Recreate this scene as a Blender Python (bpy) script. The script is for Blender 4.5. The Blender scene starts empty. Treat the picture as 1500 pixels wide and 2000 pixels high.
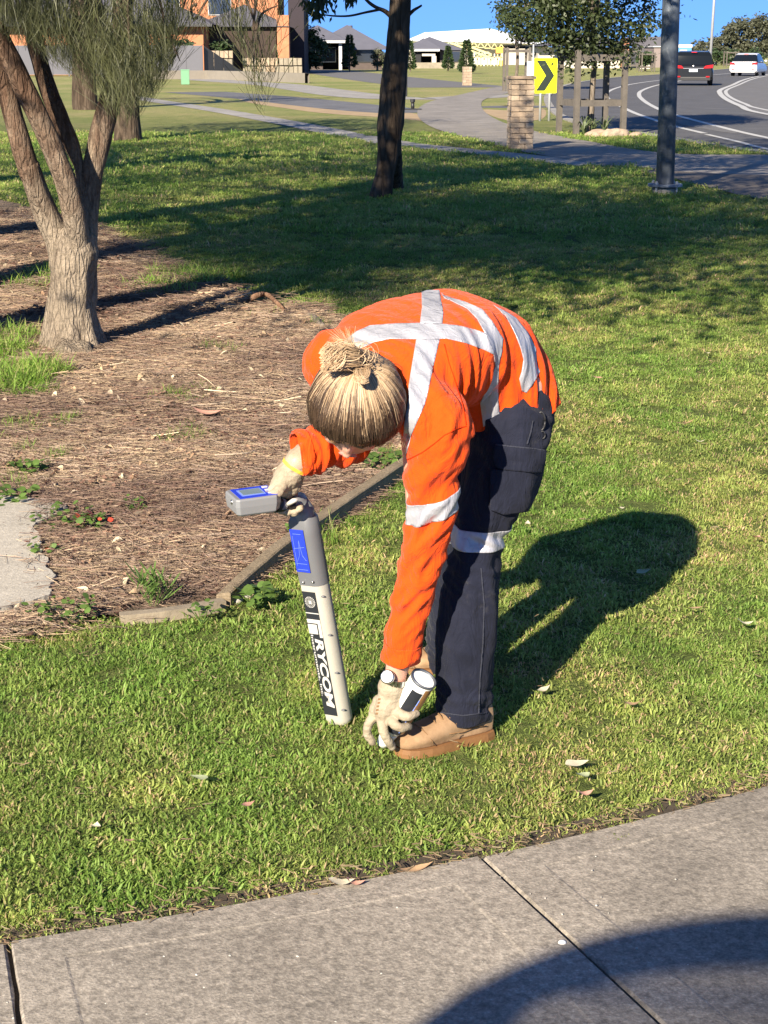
import bpy, bmesh, math, random
import numpy as np
from mathutils import Vector, Matrix, noise as mnoise

rad = math.radians
scene = bpy.context.scene
COL = scene.collection

# ---------------------------------------------------------------- camera
FOC = 3200.0; PITCH = math.atan(900 / FOC); CAMH = 1.6
CT, ST = math.cos(PITCH), math.sin(PITCH)
cam_data = bpy.data.cameras.new('camera')
cam = bpy.data.objects.new('camera', cam_data); COL.objects.link(cam)
cam.location = (0, 0, CAMH)
cam.rotation_euler = (math.pi / 2 - PITCH, 0, 0)
cam_data.sensor_fit = 'VERTICAL'; cam_data.sensor_height = 36
cam_data.lens = FOC / 2000 * 36
cam_data.clip_start = 0.05; cam_data.clip_end = 3000
scene.camera = cam

# ---------------------------------------------------------------- sky and sun
SUN_AZ, SUN_EL = rad(24), rad(28)          # the light travels towards +Y, 24 degrees to the right
world = bpy.data.worlds.new('World'); scene.world = world
world.use_nodes = True
wn = world.node_tree; wn.nodes.clear()
sky = wn.nodes.new('ShaderNodeTexSky'); sky.sky_type = 'NISHITA'; sky.sun_disc = False
sky.sun_elevation = SUN_EL; sky.sun_rotation = math.pi + SUN_AZ
sky.altitude = 0; sky.air_density = 1.0; sky.dust_density = 0.0; sky.ozone_density = 4.0
# clear dry air: the band just over the horizon keeps the deeper blue found a little higher up
tcw = wn.nodes.new('ShaderNodeTexCoord'); vadd = wn.nodes.new('ShaderNodeVectorMath'); vadd.operation = 'ADD'
vadd.inputs[1].default_value = (0, 0, 0.26)
wn.links.new(tcw.outputs['Generated'], vadd.inputs[0]); wn.links.new(vadd.outputs[0], sky.inputs[0])
skc = wn.nodes.new('ShaderNodeMix'); skc.data_type = 'RGBA'; skc.blend_type = 'MULTIPLY'
skc.inputs['Factor'].default_value = 1.0
skc.inputs[7].default_value = (0.53, 0.72, 0.95, 1)      # deep clear winter blue
bg = wn.nodes.new('ShaderNodeBackground'); bg.inputs['Strength'].default_value = 0.097
wo = wn.nodes.new('ShaderNodeOutputWorld')
wn.links.new(sky.outputs[0], skc.inputs[6]); wn.links.new(skc.outputs[2], bg.inputs[0]); wn.links.new(bg.outputs[0], wo.inputs[0])
sd = bpy.data.lights.new('sun', 'SUN'); sd.energy = 5.0; sd.angle = rad(0.53); sd.color = (1.0, 0.885, 0.70)
sun = bpy.data.objects.new('sun', sd); COL.objects.link(sun)
ldir = Vector((math.sin(SUN_AZ) * math.cos(SUN_EL), math.cos(SUN_AZ) * math.cos(SUN_EL), -math.sin(SUN_EL)))
sun.rotation_euler = ldir.to_track_quat('-Z', 'Y').to_euler(); sun.location = (-6, -12, 20)
scene.view_settings.view_transform = 'Standard'; scene.view_settings.look = 'None'
scene.view_settings.exposure = 1.28; scene.view_settings.gamma = 1.0
scene.view_settings.use_curve_mapping = False
scene.render.engine = 'CYCLES'
scene.cycles.max_bounces = 6; scene.cycles.transparent_max_bounces = 12

# ---------------------------------------------------------------- surveying helpers
def G(x, y, z=0.0):
    """ground point seen in direction (x, y) of the survey picture, at height z"""
    u = (x - 750) / FOC; v = (1000 - y) / FOC
    dz = -ST + v * CT; dy = CT + v * ST
    t = (z - CAMH) / dz
    return Vector((u * t, dy * t, z))
def P(x, y, Y):
    """point at forward distance Y in that direction"""
    u = (x - 750) / FOC; v = (1000 - y) / FOC
    dz = -ST + v * CT; dy = CT + v * ST
    t = Y / dy
    return Vector((u * t, Y, CAMH + dz * t))
def px(p):
    dz = p[2] - CAMH
    zc = p[1] * CT - dz * ST; yc = p[1] * ST + dz * CT
    return 750 + FOC * p[0] / zc, 1000 - FOC * yc / zc

def fx(x, Y): return (x - 750) / FOC * (Y * CT + CAMH * ST)        # sideways offset at distance Y
def ysz(y, Y): return CAMH + (100 - y) * Y / FOC * 0.927          # height at distance Y
# ---------------------------------------------------------------- object helpers
def tag(o, label=None, cat=None, group=None, kind=None):
    if label: o['label'] = label
    if cat: o['category'] = cat
    if group: o['group'] = group
    if kind: o['kind'] = kind
    return o
def empty(name, loc=(0, 0, 0), rz=0.0, label=None, cat=None, group=None):
    o = bpy.data.objects.new(name, None); COL.objects.link(o)
    o.location = loc; o.rotation_euler = (0, 0, rz); o.empty_display_size = 0.1
    return tag(o, label, cat, group)
def link(name, me, mat=None, parent=None, world_coords=False):
    o = bpy.data.objects.new(name, me); COL.objects.link(o)
    if mat is not None:
        me.materials.clear()
        for m in (mat if isinstance(mat, (list, tuple)) else [mat]): me.materials.append(m)
    if parent is not None:
        o.parent = parent
        if world_coords: o.matrix_parent_inverse = wmat(parent).inverted()
    return o
def wmat(o):
    m = Matrix.LocRotScale(o.location, o.rotation_euler, o.scale)
    return (wmat(o.parent) @ o.matrix_parent_inverse @ m) if o.parent else m
def copy_tree(o, parent=None):
    c = o.copy(); COL.objects.link(c)
    if parent is not None: c.parent = parent
    for ch in [k for k in bpy.data.objects if k.parent == o]: copy_tree(ch, c)
    return c

class MB:
    """collects shapes for ONE mesh"""
    def __init__(s): s.v = []; s.f = []; s.mi = []; s.cur = 0
    def add(s, vs, fs):
        b = len(s.v); s.v += [tuple(p) for p in vs]; s.f += [tuple(i + b for i in f) for f in fs]
        s.mi += [s.cur] * len(fs); return s
    def box(s, c, d, rz=0.0, M=None):
        x, y, z = d[0] / 2, d[1] / 2, d[2] / 2
        R = M if M is not None else Matrix.Rotation(rz, 3, 'Z')
        vs = [R @ Vector((a * x, b * y, e * z)) + Vector(c) for e in (-1, 1) for a, b in ((-1, -1), (1, -1), (1, 1), (-1, 1))]
        return s.add(vs, [(3, 2, 1, 0), (4, 5, 6, 7), (0, 1, 5, 4), (1, 2, 6, 5), (2, 3, 7, 6), (3, 0, 4, 7)])
    def beam(s, a, b, w, h, up=Vector((0, 0, 1))):
        a, b = Vector(a), Vector(b); d = (b - a); L = d.length; d.normalize()
        sd_ = d.cross(up)
        if sd_.length < 1e-4: sd_ = Vector((1, 0, 0))
        sd_.normalize(); u2 = sd_.cross(d).normalized()
        M = Matrix((d, sd_, u2)).transposed()
        return s.box((a + b) / 2, (L, w, h), M=M)
    def tube(s, pts, r, n=8, caps=True, flat=1.0):
        pts = [Vector(p) for p in pts]
        if not isinstance(r, (list, tuple)): r = [r] * len(pts)
        vs = []; fs = []; nrm = None
        for i, p in enumerate(pts):
            t = (pts[min(i + 1, len(pts) - 1)] - pts[max(i - 1, 0)])
            if t.length < 1e-9: t = Vector((0, 0, 1))
            t.normalize()
            if nrm is None:
                nrm = t.cross(Vector((0, 0, 1)) if abs(t.z) < 0.9 else Vector((1, 0, 0))).normalized()
            else:
                nrm = (nrm - t * nrm.dot(t)).normalized()
            bn = t.cross(nrm)
            for k in range(n):
                a = 2 * math.pi * k / n
                vs.append(p + (nrm * math.cos(a) + bn * math.sin(a) * flat) * r[i])
        for i in range(len(pts) - 1):
            for k in range(n):
                fs.append((i * n + k, i * n + (k + 1) % n, (i + 1) * n + (k + 1) % n, (i + 1) * n + k))
        if caps:
            fs.append(tuple(range(n - 1, -1, -1))); fs.append(tuple((len(pts) - 1) * n + k for k in range(n)))
        return s.add(vs, fs)
    def prism(s, poly, z0, z1):
        n = len(poly); vs = [(p[0], p[1], z0) for p in poly] + [(p[0], p[1], z1) for p in poly]
        return s.add(vs, [tuple(range(n - 1, -1, -1)), tuple(range(n, 2 * n))] + [(i, (i + 1) % n, n + (i + 1) % n, n + i) for i in range(n)])
    def loft(s, rings, caps=True):
        n = len(rings[0]); vs = [p for r in rings for p in r]; fs = []
        for i in range(len(rings) - 1):
            for k in range(n):
                fs.append((i * n + k, i * n + (k + 1) % n, (i + 1) * n + (k + 1) % n, (i + 1) * n + k))
        if caps:
            fs.append(tuple(range(n - 1, -1, -1))); fs.append(tuple((len(rings) - 1) * n + k for k in range(n)))
        return s.add(vs, fs)
    def ball(s, c, r, seg=16, rings=10, M=None):
        c = Vector(c); r = Vector(r) if not isinstance(r, (int, float)) else Vector((r, r, r))
        M = M if M is not None else Matrix.Identity(3)
        rr = []
        for i in range(1, rings):
            th = math.pi * i / rings
            rr.append([c + M @ Vector((math.sin(th) * math.cos(2 * math.pi * k / seg) * r.x, math.sin(th) * math.sin(2 * math.pi * k / seg) * r.y, -math.cos(th) * r.z)) for k in range(seg)])
        b = len(s.v); vs = [c + M @ Vector((0, 0, -r.z))] + [p for q in rr for p in q] + [c + M @ Vector((0, 0, r.z))]
        fs = [(0, 1 + (k + 1) % seg, 1 + k) for k in range(seg)]
        for i in range(rings - 2):
            for k in range(seg):
                fs.append((1 + i * seg + k, 1 + i * seg + (k + 1) % seg, 1 + (i + 1) * seg + (k + 1) % seg, 1 + (i + 1) * seg + k))
        L = len(vs) - 1; o = 1 + (rings - 2) * seg
        fs += [(o + k, o + (k + 1) % seg, L) for k in range(seg)]
        return s.add(vs, fs)
    def mesh(s, name='part', smooth=False):
        me = bpy.data.meshes.new(name); me.from_pydata(s.v, [], s.f)
        if any(s.mi): me.polygons.foreach_set('material_index', s.mi)
        if smooth: me.polygons.foreach_set('use_smooth', [True] * len(me.polygons))
        me.update(); return me
    def build(s, name, mat, parent=None, smooth=False, bevel=0.0, wc=False, autosm=None):
        me = s.mesh(name, smooth)
        if bevel > 0:
            bm = bmesh.new(); bm.from_mesh(me); bmesh.ops.recalc_face_normals(bm, faces=bm.faces)
            es = [e for e in bm.edges if len(e.link_faces) == 2 and e.calc_face_angle(0) > 0.5]
            bmesh.ops.bevel(bm, geom=es, offset=bevel, segments=2, affect='EDGES', profile=0.6)
            bm.to_mesh(me); bm.free()
            if smooth: me.polygons.foreach_set('use_smooth', [True] * len(me.polygons))
        if autosm: me.set_sharp_from_angle(angle=autosm)
        return link(name, me, mat, parent, wc)

# ---------------------------------------------------------------- materials
def hexc(r, g, b): return (r, g, b, 1)
class NT:
    def __init__(s, name):
        s.m = bpy.data.materials.new(name); s.m.use_nodes = True
        s.t = s.m.node_tree; s.t.nodes.clear()
        s.out = s.n('ShaderNodeOutputMaterial'); s.b = s.n('ShaderNodeBsdfPrincipled')
        s.l(s.b.outputs[0], s.out.inputs[0])
    def n(s, t, **k):
        n = s.t.nodes.new(t)
        for a, b in k.items(): setattr(n, a, b)
        return n
    def l(s, a, b): s.t.links.new(a, b)
    def coord(s, which='Object'): return s.n('ShaderNodeTexCoord').outputs[which]
    def mapping(s, src, scale=(1, 1, 1), rot=(0, 0, 0), loc=(0, 0, 0)):
        m = s.n('ShaderNodeMapping'); m.inputs['Scale'].default_value = scale; m.inputs['Rotation'].default_value = rot; m.inputs['Location'].default_value = loc
        s.l(src, m.inputs[0]); return m.outputs[0]
    def noise(s, src, scale, detail=4, rough=0.55, dist=0.0):
        n = s.n('ShaderNodeTexNoise'); n.inputs['Scale'].default_value = scale; n.inputs['Detail'].default_value = detail
        n.inputs['Roughness'].default_value = rough; n.inputs['Distortion'].default_value = dist
        s.l(src, n.inputs['Vector']); return n.outputs['Fac']
    def ramp(s, fac, stops):
        r = s.n('ShaderNodeValToRGB'); e = r.color_ramp.elements
        while len(e) > 1: e.remove(e[-1])
        for i, (p, c) in enumerate(stops):
            el = e[0] if i == 0 else e.new(p)
            el.position = p; el.color = c if len(c) == 4 else (*c, 1)
        s.l(fac, r.inputs[0]); return r.outputs[0]
    def mix(s, a, b, fac, mode='MIX'):
        m = s.n('ShaderNodeMix', data_type='RGBA', blend_type=mode)
        for i, v in ((0, fac), (6, a), (7, b)):
            if isinstance(v, (int, float)): m.inputs[i].default_value = v
            elif isinstance(v, tuple): m.inputs[i].default_value = v if len(v) == 4 else (*v, 1)
            else: s.l(v, m.inputs[i])
        return m.outputs[2]
    def math(s, op, a, b=0.5):
        m = s.n('ShaderNodeMath', operation=op)
        for i, v in ((0, a), (1, b)):
            if isinstance(v, (int, float)): m.inputs[i].default_value = v
            else: s.l(v, m.inputs[i])
        return m.outputs[0]
    def bump(s, h, strength=0.4, dist=0.01):
        b = s.n('ShaderNodeBump'); b.inputs['Strength'].default_value = strength; b.inputs['Distance'].default_value = dist
        s.l(h, b.inputs['Height']); s.l(b.outputs[0], s.b.inputs['Normal']); return b
    def set(s, col=None, rough=None, metal=None, spec=None, **k):
        for nm, v in (('Base Color', col), ('Roughness', rough), ('Metallic', metal), ('Specular IOR Level', spec), *k.items()):
            if v is None: continue
            i = s.b.inputs[nm]
            if isinstance(v, (int, float)): i.default_value = v
            elif isinstance(v, tuple): i.default_value = v if len(v) == 4 or nm != 'Base Color' else (*v, 1)
            else: s.l(v, i)
        return s

def simple(name, c, rough=0.7, metal=0.0, var=0.18, scale=8.0, bump=0.15, bd=0.004, spec=0.5, coord='Object'):
    """a colour with worn mottling and fine relief"""
    N = NT(name); co = N.coord(coord)
    n1 = N.noise(co, scale, 6, 0.65); n2 = N.noise(co, scale * 7, 3)
    lo = tuple(x * (1 - var) for x in c); hi = tuple(min(1, x * (1 + var)) for x in c)
    col = N.ramp(N.math('ADD', N.math('MULTIPLY', n1, 0.7), N.math('MULTIPLY', n2, 0.3)), [(0.3, lo), (0.7, hi)])
    N.set(col=col, rough=rough, metal=metal, spec=spec)
    if bump: N.bump(n2, bump, bd)
    return N.m
rng = random.Random(7)
def colored(vs, fs, cols, name, mat):
    me = bpy.data.meshes.new(name); me.from_pydata(vs, [], fs)
    a = me.attributes.new('bc', 'FLOAT_COLOR', 'CORNER')
    arr = []
    for f, c in zip(fs, cols): arr += [(*c, 1.0)] * len(f)
    a.data.foreach_set('color', np.asarray(arr, np.float32).ravel())
    me.materials.append(mat); me.update()
    return bpy.data.objects.new(name, me)      # a source shape only: never linked to the scene by itself

# ================================================================ the setting
def smooth_poly(pts, n=6, closed=True):
    out = []; N = len(pts)
    rngi = range(N) if closed else range(N - 1)
    for i in rngi:
        g = lambda k: pts[(k) % N] if closed else pts[max(0, min(N - 1, k))]
        p0, p1, p2, p3 = g(i - 1), g(i), g(i + 1), g(i + 2)
        for j in range(n):
            t = j / n
            out.append(tuple(0.5 * ((2 * p1[a]) + (-p0[a] + p2[a]) * t + (2 * p0[a] - 5 * p1[a] + 4 * p2[a] - p3[a]) * t * t + (-p0[a] + 3 * p1[a] - 3 * p2[a] + p3[a]) * t ** 3) for a in range(2)))
    if not closed: out.append(tuple(pts[-1][:2]))
    return out
def gp(pts, z=0.0): return [tuple(G(x, y, z)[:2]) for x, y in pts]
def inpoly(X, Y, poly):
    ins = np.zeros(len(X), bool); n = len(poly)
    for i in range(n):
        x1, y1 = poly[i][:2]; x2, y2 = poly[(i + 1) % n][:2]
        if y1 == y2: continue
        c = ((y1 > Y) != (y2 > Y)) & (X < (x2 - x1) * (Y - y1) / (y2 - y1) + x1)
        ins ^= c
    return ins
def sheet(name, poly, z, mat, kind='structure', thick=0.0, **k):
    bm = bmesh.new(); vs = [bm.verts.new((p[0], p[1], z)) for p in poly]
    f = bm.faces.new(vs)
    if f.normal.z < 0: f.normal_flip()
    if thick:
        r = bmesh.ops.extrude_face_region(bm, geom=[f])
        bmesh.ops.translate(bm, verts=[v for v in r['geom'] if isinstance(v, bmesh.types.BMVert)], vec=(0, 0, -thick))
    bmesh.ops.triangulate(bm, faces=[q for q in bm.faces if len(q.verts) > 4])
    bmesh.ops.recalc_face_normals(bm, faces=bm.faces)
    me = bpy.data.meshes.new(name); bm.to_mesh(me); bm.free()
    if not thick and len(me.polygons) and me.polygons[0].normal.z < 0: me.flip_normals()
    return tag(link(name, me, mat), kind=kind, **k)
def strip_pts(line, w):
    """left/right offsets of a polyline"""
    L = []; R = []
    for i, p in enumerate(line):
        a = Vector(line[max(0, i - 1)][:2]); b = Vector(line[min(len(line) - 1, i + 1)][:2])
        d = (b - a).normalized(); nrm = Vector((-d.y, d.x)); q = Vector(p[:2])
        L.append(q + nrm * w / 2); R.append(q - nrm * w / 2)
    return L, R
def ribbon(name, line, w, z, mat, thick=0.0, kind='structure', parent=None):
    L, R = strip_pts(line, w); mb = MB(); n = len(L)
    vs = [(p.x, p.y, z) for p in L] + [(p.x, p.y, z) for p in R]
    mb.add(vs, [(i + n, i + n + 1, i + 1, i) for i in range(n - 1)])
    if thick:
        vb = [(p.x, p.y, z - thick) for p in L] + [(p.x, p.y, z - thick) for p in R]
        mb.add(vs + vb, [(i, i + 1, i + 1 + 2 * n, i + 2 * n) for i in range(n - 1)] + [(i + n + 1, i + n, i + 3 * n, i + 1 + 3 * n) for i in range(n - 1)])
    o = mb.build(name, mat, parent)
    return tag(o, kind=kind) if parent is None else o

# ---- ground material: lawn close by, dry winter grass further off
N = NT('lawn_soil'); co = N.coord('Object')
big = N.noise(co, 0.22, 5, 0.6); mid = N.noise(co, 2.3, 6, 0.7); fin = N.noise(co, 26, 6, 0.75)
ff = N.noise(N.mapping(co, (1, 0.35, 1)), 90, 3, 0.8)
near = N.ramp(N.math('ADD', N.math('MULTIPLY', mid, 0.5), N.math('MULTIPLY', fin, 0.5)), [(0.34, (0.06, 0.07, 0.022)), (0.5, (0.11, 0.145, 0.036)), (0.66, (0.18, 0.19, 0.07))])
far = N.ramp(N.math('ADD', N.math('MULTIPLY', big, 0.6), N.math('MULTIPLY', mid, 0.4)), [(0.36, (0.19, 0.235, 0.07)), (0.5, (0.29, 0.29, 0.11)), (0.64, (0.40, 0.335, 0.165))])
far = N.mix(far, N.ramp(fin, [(0.3, (0.62, 0.62, 0.6)), (0.7, (1.25, 1.25, 1.2))]), 0.8, 'MULTIPLY')
sep = N.n('ShaderNodeSeparateXYZ'); N.l(co, sep.inputs[0])
ds = N.math('ADD', sep.outputs[1], N.math('MULTIPLY', N.math('SUBTRACT', mid, 0.5), 10))
mr = N.n('ShaderNodeMapRange'); N.l(ds, mr.inputs[0]); mr.inputs[1].default_value = 30; mr.inputs[2].default_value = 46
N.set(col=N.mix(near, far, mr.outputs[0]), rough=0.95, spec=0.15)
N.bump(N.math('ADD', fin, ff), 0.9, 0.03)
M_LAWN = N.m
mb = MB(); mb.add([(-1500, -40, 0), (1500, -40, 0), (1500, 2200, 0), (-1500, 2200, 0)], [(0, 1, 2, 3)])
tag(mb.build('ground', M_LAWN), kind='structure')
# far wooded rise closing the horizon
mb = MB(); rr = random.Random(3); n = 90; prof = []
for i in range(n + 1):
    x = -420 + 840 * i / n
    prof.append((x, 1.2 + 1.4 * mnoise.noise(Vector((x * 0.01, 3, 0))) + 0.6 * mnoise.noise(Vector((x * 0.07, 9, 0))) + max(0, (x - 30)) * 0.006))
vs = [(x, 520, -0.5) for x, h in prof] + [(x, 640, max(1.0, h)) for x, h in prof] + [(x, 900, -1) for x, h in prof]
m = n + 1
mb.add(vs, [(i, i + 1, m + i + 1, m + i) for i in range(n)] + [(m + i, m + i + 1, 2 * m + i + 1, 2 * m + i) for i in range(n)])
tag(mb.build('hills', simple('bush_green', (0.045, 0.06, 0.03), 0.95, scale=0.08, var=0.5, bump=0), smooth=True), kind='structure')

# ---- surfaces
def pave(name, c, specks, scale=60, warm=0.0, rough=0.9, stain=0.3):
    N = NT(name); co = N.coord('Object')
    a = N.noise(co, 1.1, 6, 0.65); b = N.noise(co, scale, 4, 0.7); d = N.noise(co, scale * 3.3, 2, 0.6); e = N.noise(co, 7, 5, 0.7)
    base = N.ramp(a, [(0.32, tuple(x * (1 - stain) for x in c)), (0.68, tuple(x * (1 + stain * 0.5) for x in c))])
    base = N.mix(base, N.ramp(e, [(0.3, (0.88, 0.88, 0.88)), (0.7, (1.08, 1.075, 1.07))]), 0.8, 'MULTIPLY')
    base = N.mix(base, N.ramp(b, [(0.35, (1 - specks,) * 3), (0.62, (1 + specks * 0.6,) * 3)]), 1.0, 'MULTIPLY')
    base = N.mix(base, N.ramp(d, [(0.3, (0.72,) * 3), (0.55, (1.0,) * 3), (0.72, (1.38,) * 3)]), 0.8, 'MULTIPLY')
    ag = N.n('ShaderNodeTexVoronoi'); ag.inputs['Scale'].default_value = scale * 2.6; N.l(co, ag.inputs['Vector'])
    base = N.mix(base, N.ramp(ag.outputs['Distance'], [(0.0, (1.35,) * 3), (0.25, (1.0,) * 3), (0.7, (0.88,) * 3)]), specks * 2, 'MULTIPLY')
    N.set(col=base, rough=rough, spec=0.3); N.bump(N.math('ADD', b, N.math('MULTIPLY', d, 0.6)), 0.55, 0.004)
    return N.m
M_SLAB = pave('weathered_concrete', (0.335, 0.295, 0.245), 0.34, 55, stain=0.36)
M_SLABEDGE = pave('trowelled_concrete', (0.355, 0.306, 0.252), 0.15, 70, stain=0.25)
M_PATCH = pave('pale_concrete', (0.46, 0.42, 0.36), 0.10, 60, stain=0.2)
M_FARPATH = pave('far_concrete', (0.33, 0.31, 0.28), 0.10, 20)
M_DRIVE = pave('drive_concrete', (0.27, 0.245, 0.215), 0.10, 20)
M_ASPH = pave('asphalt', (0.112, 0.110, 0.112), 0.25, 30, stain=0.22)
M_ASPH2 = pave('worn_asphalt', (0.16, 0.155, 0.15), 0.2, 30, stain=0.15)
M_PAINT = simple('road_paint', (0.47, 0.46, 0.43), 0.7, var=0.12, scale=3)
M_KERB = pave('kerb_concrete', (0.33, 0.31, 0.28), 0.15, 30)
M_DIRT = simple('joint_dirt', (0.06, 0.045, 0.03), 1.0, var=0.4, scale=40, bump=0.6)

# ---- front path of cast slabs, slightly curved, joints about a metre apart
PC = Vector((-3.3, 13.6)); 
edge_pts = [G(0, 1858), G(470, 1785), G(940, 1689), G(1230, 1612), G(1500, 1549)]
ex = [p.x for p in edge_pts]; ey = [p.y for p in edge_pts]
cf = np.polyfit(ex, ey, 2)
def edge_y(x): return float(np.polyval(cf, x))
def edge_d(x): return Vector((1, float(2 * cf[0] * x + cf[1]))).normalized()
def slab_pt(x, d):
    t = edge_d(x); nrm = Vector((t.y, -t.x)); p = Vector((x, edge_y(x))) + nrm * d
    return p
PATH_W = 1.5
fp = empty('front_path', (0, 0, 0)); tag(fp, kind='structure')
joints = [-4.0, -3.1, -2.2, -1.43, G(15, 1860).x, G(938, 1689).x, 1.12, 2.05, 2.95, 3.8]
def wob(x, d, s): return 0.0055 * mnoise.noise(Vector((x * 9 + s, d * 9, s * 3.1))) + 0.002 * mnoise.noise(Vector((x * 40, d * 40, s)))
for i in range(len(joints) - 1):
    a, b = joints[i] + 0.004, joints[i + 1] - 0.004
    nx_, ny_ = 26, 34
    mb = MB(); q = []
    W = PATH_W
    us = [0, 0.004, 0.085, 0.090] + list(np.linspace(0.12, (b - a) - 0.12, nx_ - 8)) + [(b - a) - 0.090, (b - a) - 0.085, (b - a) - 0.004, b - a]
    ds_ = [0, 0.004, 0.085, 0.090] + list(np.linspace(0.12, W - 0.12, ny_ - 8)) + [W - 0.090, W - 0.085, W - 0.004, W]
    lift = 0.003 * ((i * 37) % 5 - 2) / 2
    vs = []
    for iu, u in enumerate(us):
        for id_, d in enumerate(ds_):
            x = a + u; p = slab_pt(x, d)
            eo = 0.0
            if iu == 0 or iu == len(us) - 1 or id_ == 0 or id_ == len(ds_) - 1: eo = -0.005
            inner = (2 < iu < len(us) - 3) and (2 < id_ < len(ds_) - 3)
            z = 0.020 + lift + eo + (0.0 if not inner else -0.0014) + 0.0012 * mnoise.noise(Vector((x * 3, d * 3, 1)))
            jx = wob(x, d, 1.0) if iu in (0, len(us) - 1) else 0; jy = wob(x, d, 5.0) if id_ in (0, len(ds_) - 1) else 0
            vs.append((p.x + jx, p.y + jy, z))
    nd = len(ds_); fs = []; mi = []
    for iu in range(len(us) - 1):
        for id_ in range(nd - 1):
            fs.append((iu * nd + id_, iu * nd + id_ + 1, (iu + 1) * nd + id_ + 1, (iu + 1) * nd + id_))
            mi.append(0 if (3 <= iu < len(us) - 4 and 3 <= id_ < nd - 4) else 1)
    # skirt
    ring = [iu * nd for iu in range(len(us))] + [(len(us) - 1) * nd + k for k in range(1, nd)] + [iu * nd + nd - 1 for iu in range(len(us) - 2, -1, -1)] + [k for k in range(nd - 2, 0, -1)]
    base = len(vs); vs += [(vs[r][0], vs[r][1], -0.07) for r in ring]
    for k in range(len(ring)):
        fs.append((ring[k], ring[(k + 1) % len(ring)], base + (k + 1) % len(ring), base + k)); mi.append(1)
    mb.v = vs; mb.f = [f[::-1] for f in fs]; mb.mi = mi
    me = mb.mesh('slab'); bm = bmesh.new(); bm.from_mesh(me); bmesh.ops.recalc_face_normals(bm, faces=bm.faces)
    bm.faces.ensure_lookup_table()
    if bm.faces[0].normal.z < 0: bmesh.ops.reverse_faces(bm, faces=bm.faces)
    bm.to_mesh(me); bm.free()
    link('slab', me, [M_SLAB, M_SLABEDGE], fp)
# dirt showing in the joints and along the lawn edge
dl = [tuple(slab_pt(x, 0.0)) for x in np.linspace(-4, 3.8, 50)]
ribbon('verge_dirt', dl, 0.15, 0.004, M_DIRT)
for j in joints[1:-1]:
    tag(ribbon('joint_dirt', [tuple(slab_pt(j, d)) for d in np.linspace(0, PATH_W, 5)], 0.03, 0.0075, M_DIRT), kind='structure')

# ---- pale concrete pad at the left
PATCH = [(-1.36, 5.75), (-1.19, 5.35), (-1.12, 5.1), (-1.06, 4.93), (-1.005, 4.74), (-1.01, 4.60), (-1.12, 4.50), (-1.20, 4.40), (-1.5, 4.27), (-3.6, 3.9), (-3.8, 5.9)]
PADP = [(x + 0.016 * mnoise.noise(Vector((x * 9, y * 9, 1))) + 0.014 * mnoise.noise(Vector((x * 31, y * 31, 2))), y + 0.015 * mnoise.noise(Vector((x * 8, y * 8, 5)))) for x, y in smooth_poly(PATCH, 14)]
sheet('concrete_pad', PADP, 0.044, M_PATCH, thick=0.10)

# ---- mulch bed under the near tree
N = NT('mulch_soil'); co = N.coord('Object')
a = N.noise(N.mapping(co, (1, 1, 1), (0, 0, 0.5)), 30, 8, 0.75, 1.2); b = N.noise(co, 1.3, 5, 0.6)
c1 = N.ramp(a, [(0.32, (0.075, 0.055, 0.042)), (0.5, (0.17, 0.13, 0.10)), (0.68, (0.31, 0.24, 0.18))])
c2 = N.mix(c1, (0.29, 0.22, 0.14, 1), N.ramp(b, [(0.42, (0, 0, 0)), (0.72, (0.6, 0.6, 0.6))]))
N.set(col=c2, rough=1.0, spec=0.1); N.bump(a, 1.0, 0.02); M_MULCH = N.m
BED = gp([(-260, 372), (0, 392), (120, 425), (250, 478), (360, 540), (470, 585), (640, 618), (740, 640), (830, 700), (850, 800), (787, 932), (610, 1050), (437, 1187), (310, 1216), (250, 1222), (150, 1222), (-100, 1230), (-400, 1100), (-700, 800), (-700, 500)])
BEDS = smooth_poly(BED, 5)
BOARD = gp([(787, 930), (680, 1003), (560, 1088), (437, 1187)])
bm = bmesh.new()
xs = np.arange(-5.4, 1.2, 0.055); ys = np.arange(4.3, 19, 0.075)
XX, YY = np.meshgrid(xs, ys, indexing='ij'); ii = (inpoly(XX.ravel(), YY.ravel(), BEDS) & ~inpoly(XX.ravel(), YY.ravel(), smooth_poly(PATCH, 4))).reshape(XX.shape)
vm = {}
def mz(x, y): return 0.018 + 0.014 * mnoise.noise(Vector((x * 2.2, y * 2.2, 0))) + 0.010 * mnoise.noise(Vector((x * 11, y * 11, 4)))
def gv(i, j):
    if (i, j) not in vm: vm[(i, j)] = bm.verts.new((xs[i], ys[j], mz(xs[i], ys[j])))
    return vm[(i, j)]
for i in range(len(xs) - 1):
    for j in range(len(ys) - 1):
        if ii[i, j] and ii[i + 1, j] and ii[i, j + 1] and ii[i + 1, j + 1]:
            bm.faces.new((gv(i, j), gv(i + 1, j), gv(i + 1, j + 1), gv(i, j + 1)))
me = bpy.data.meshes.new('mulch'); bm.to_mesh(me); bm.free()
me.polygons.foreach_set('use_smooth', [True] * len(me.polygons))
tag(link('mulch_bed', me, M_MULCH), kind='structure')

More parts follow.
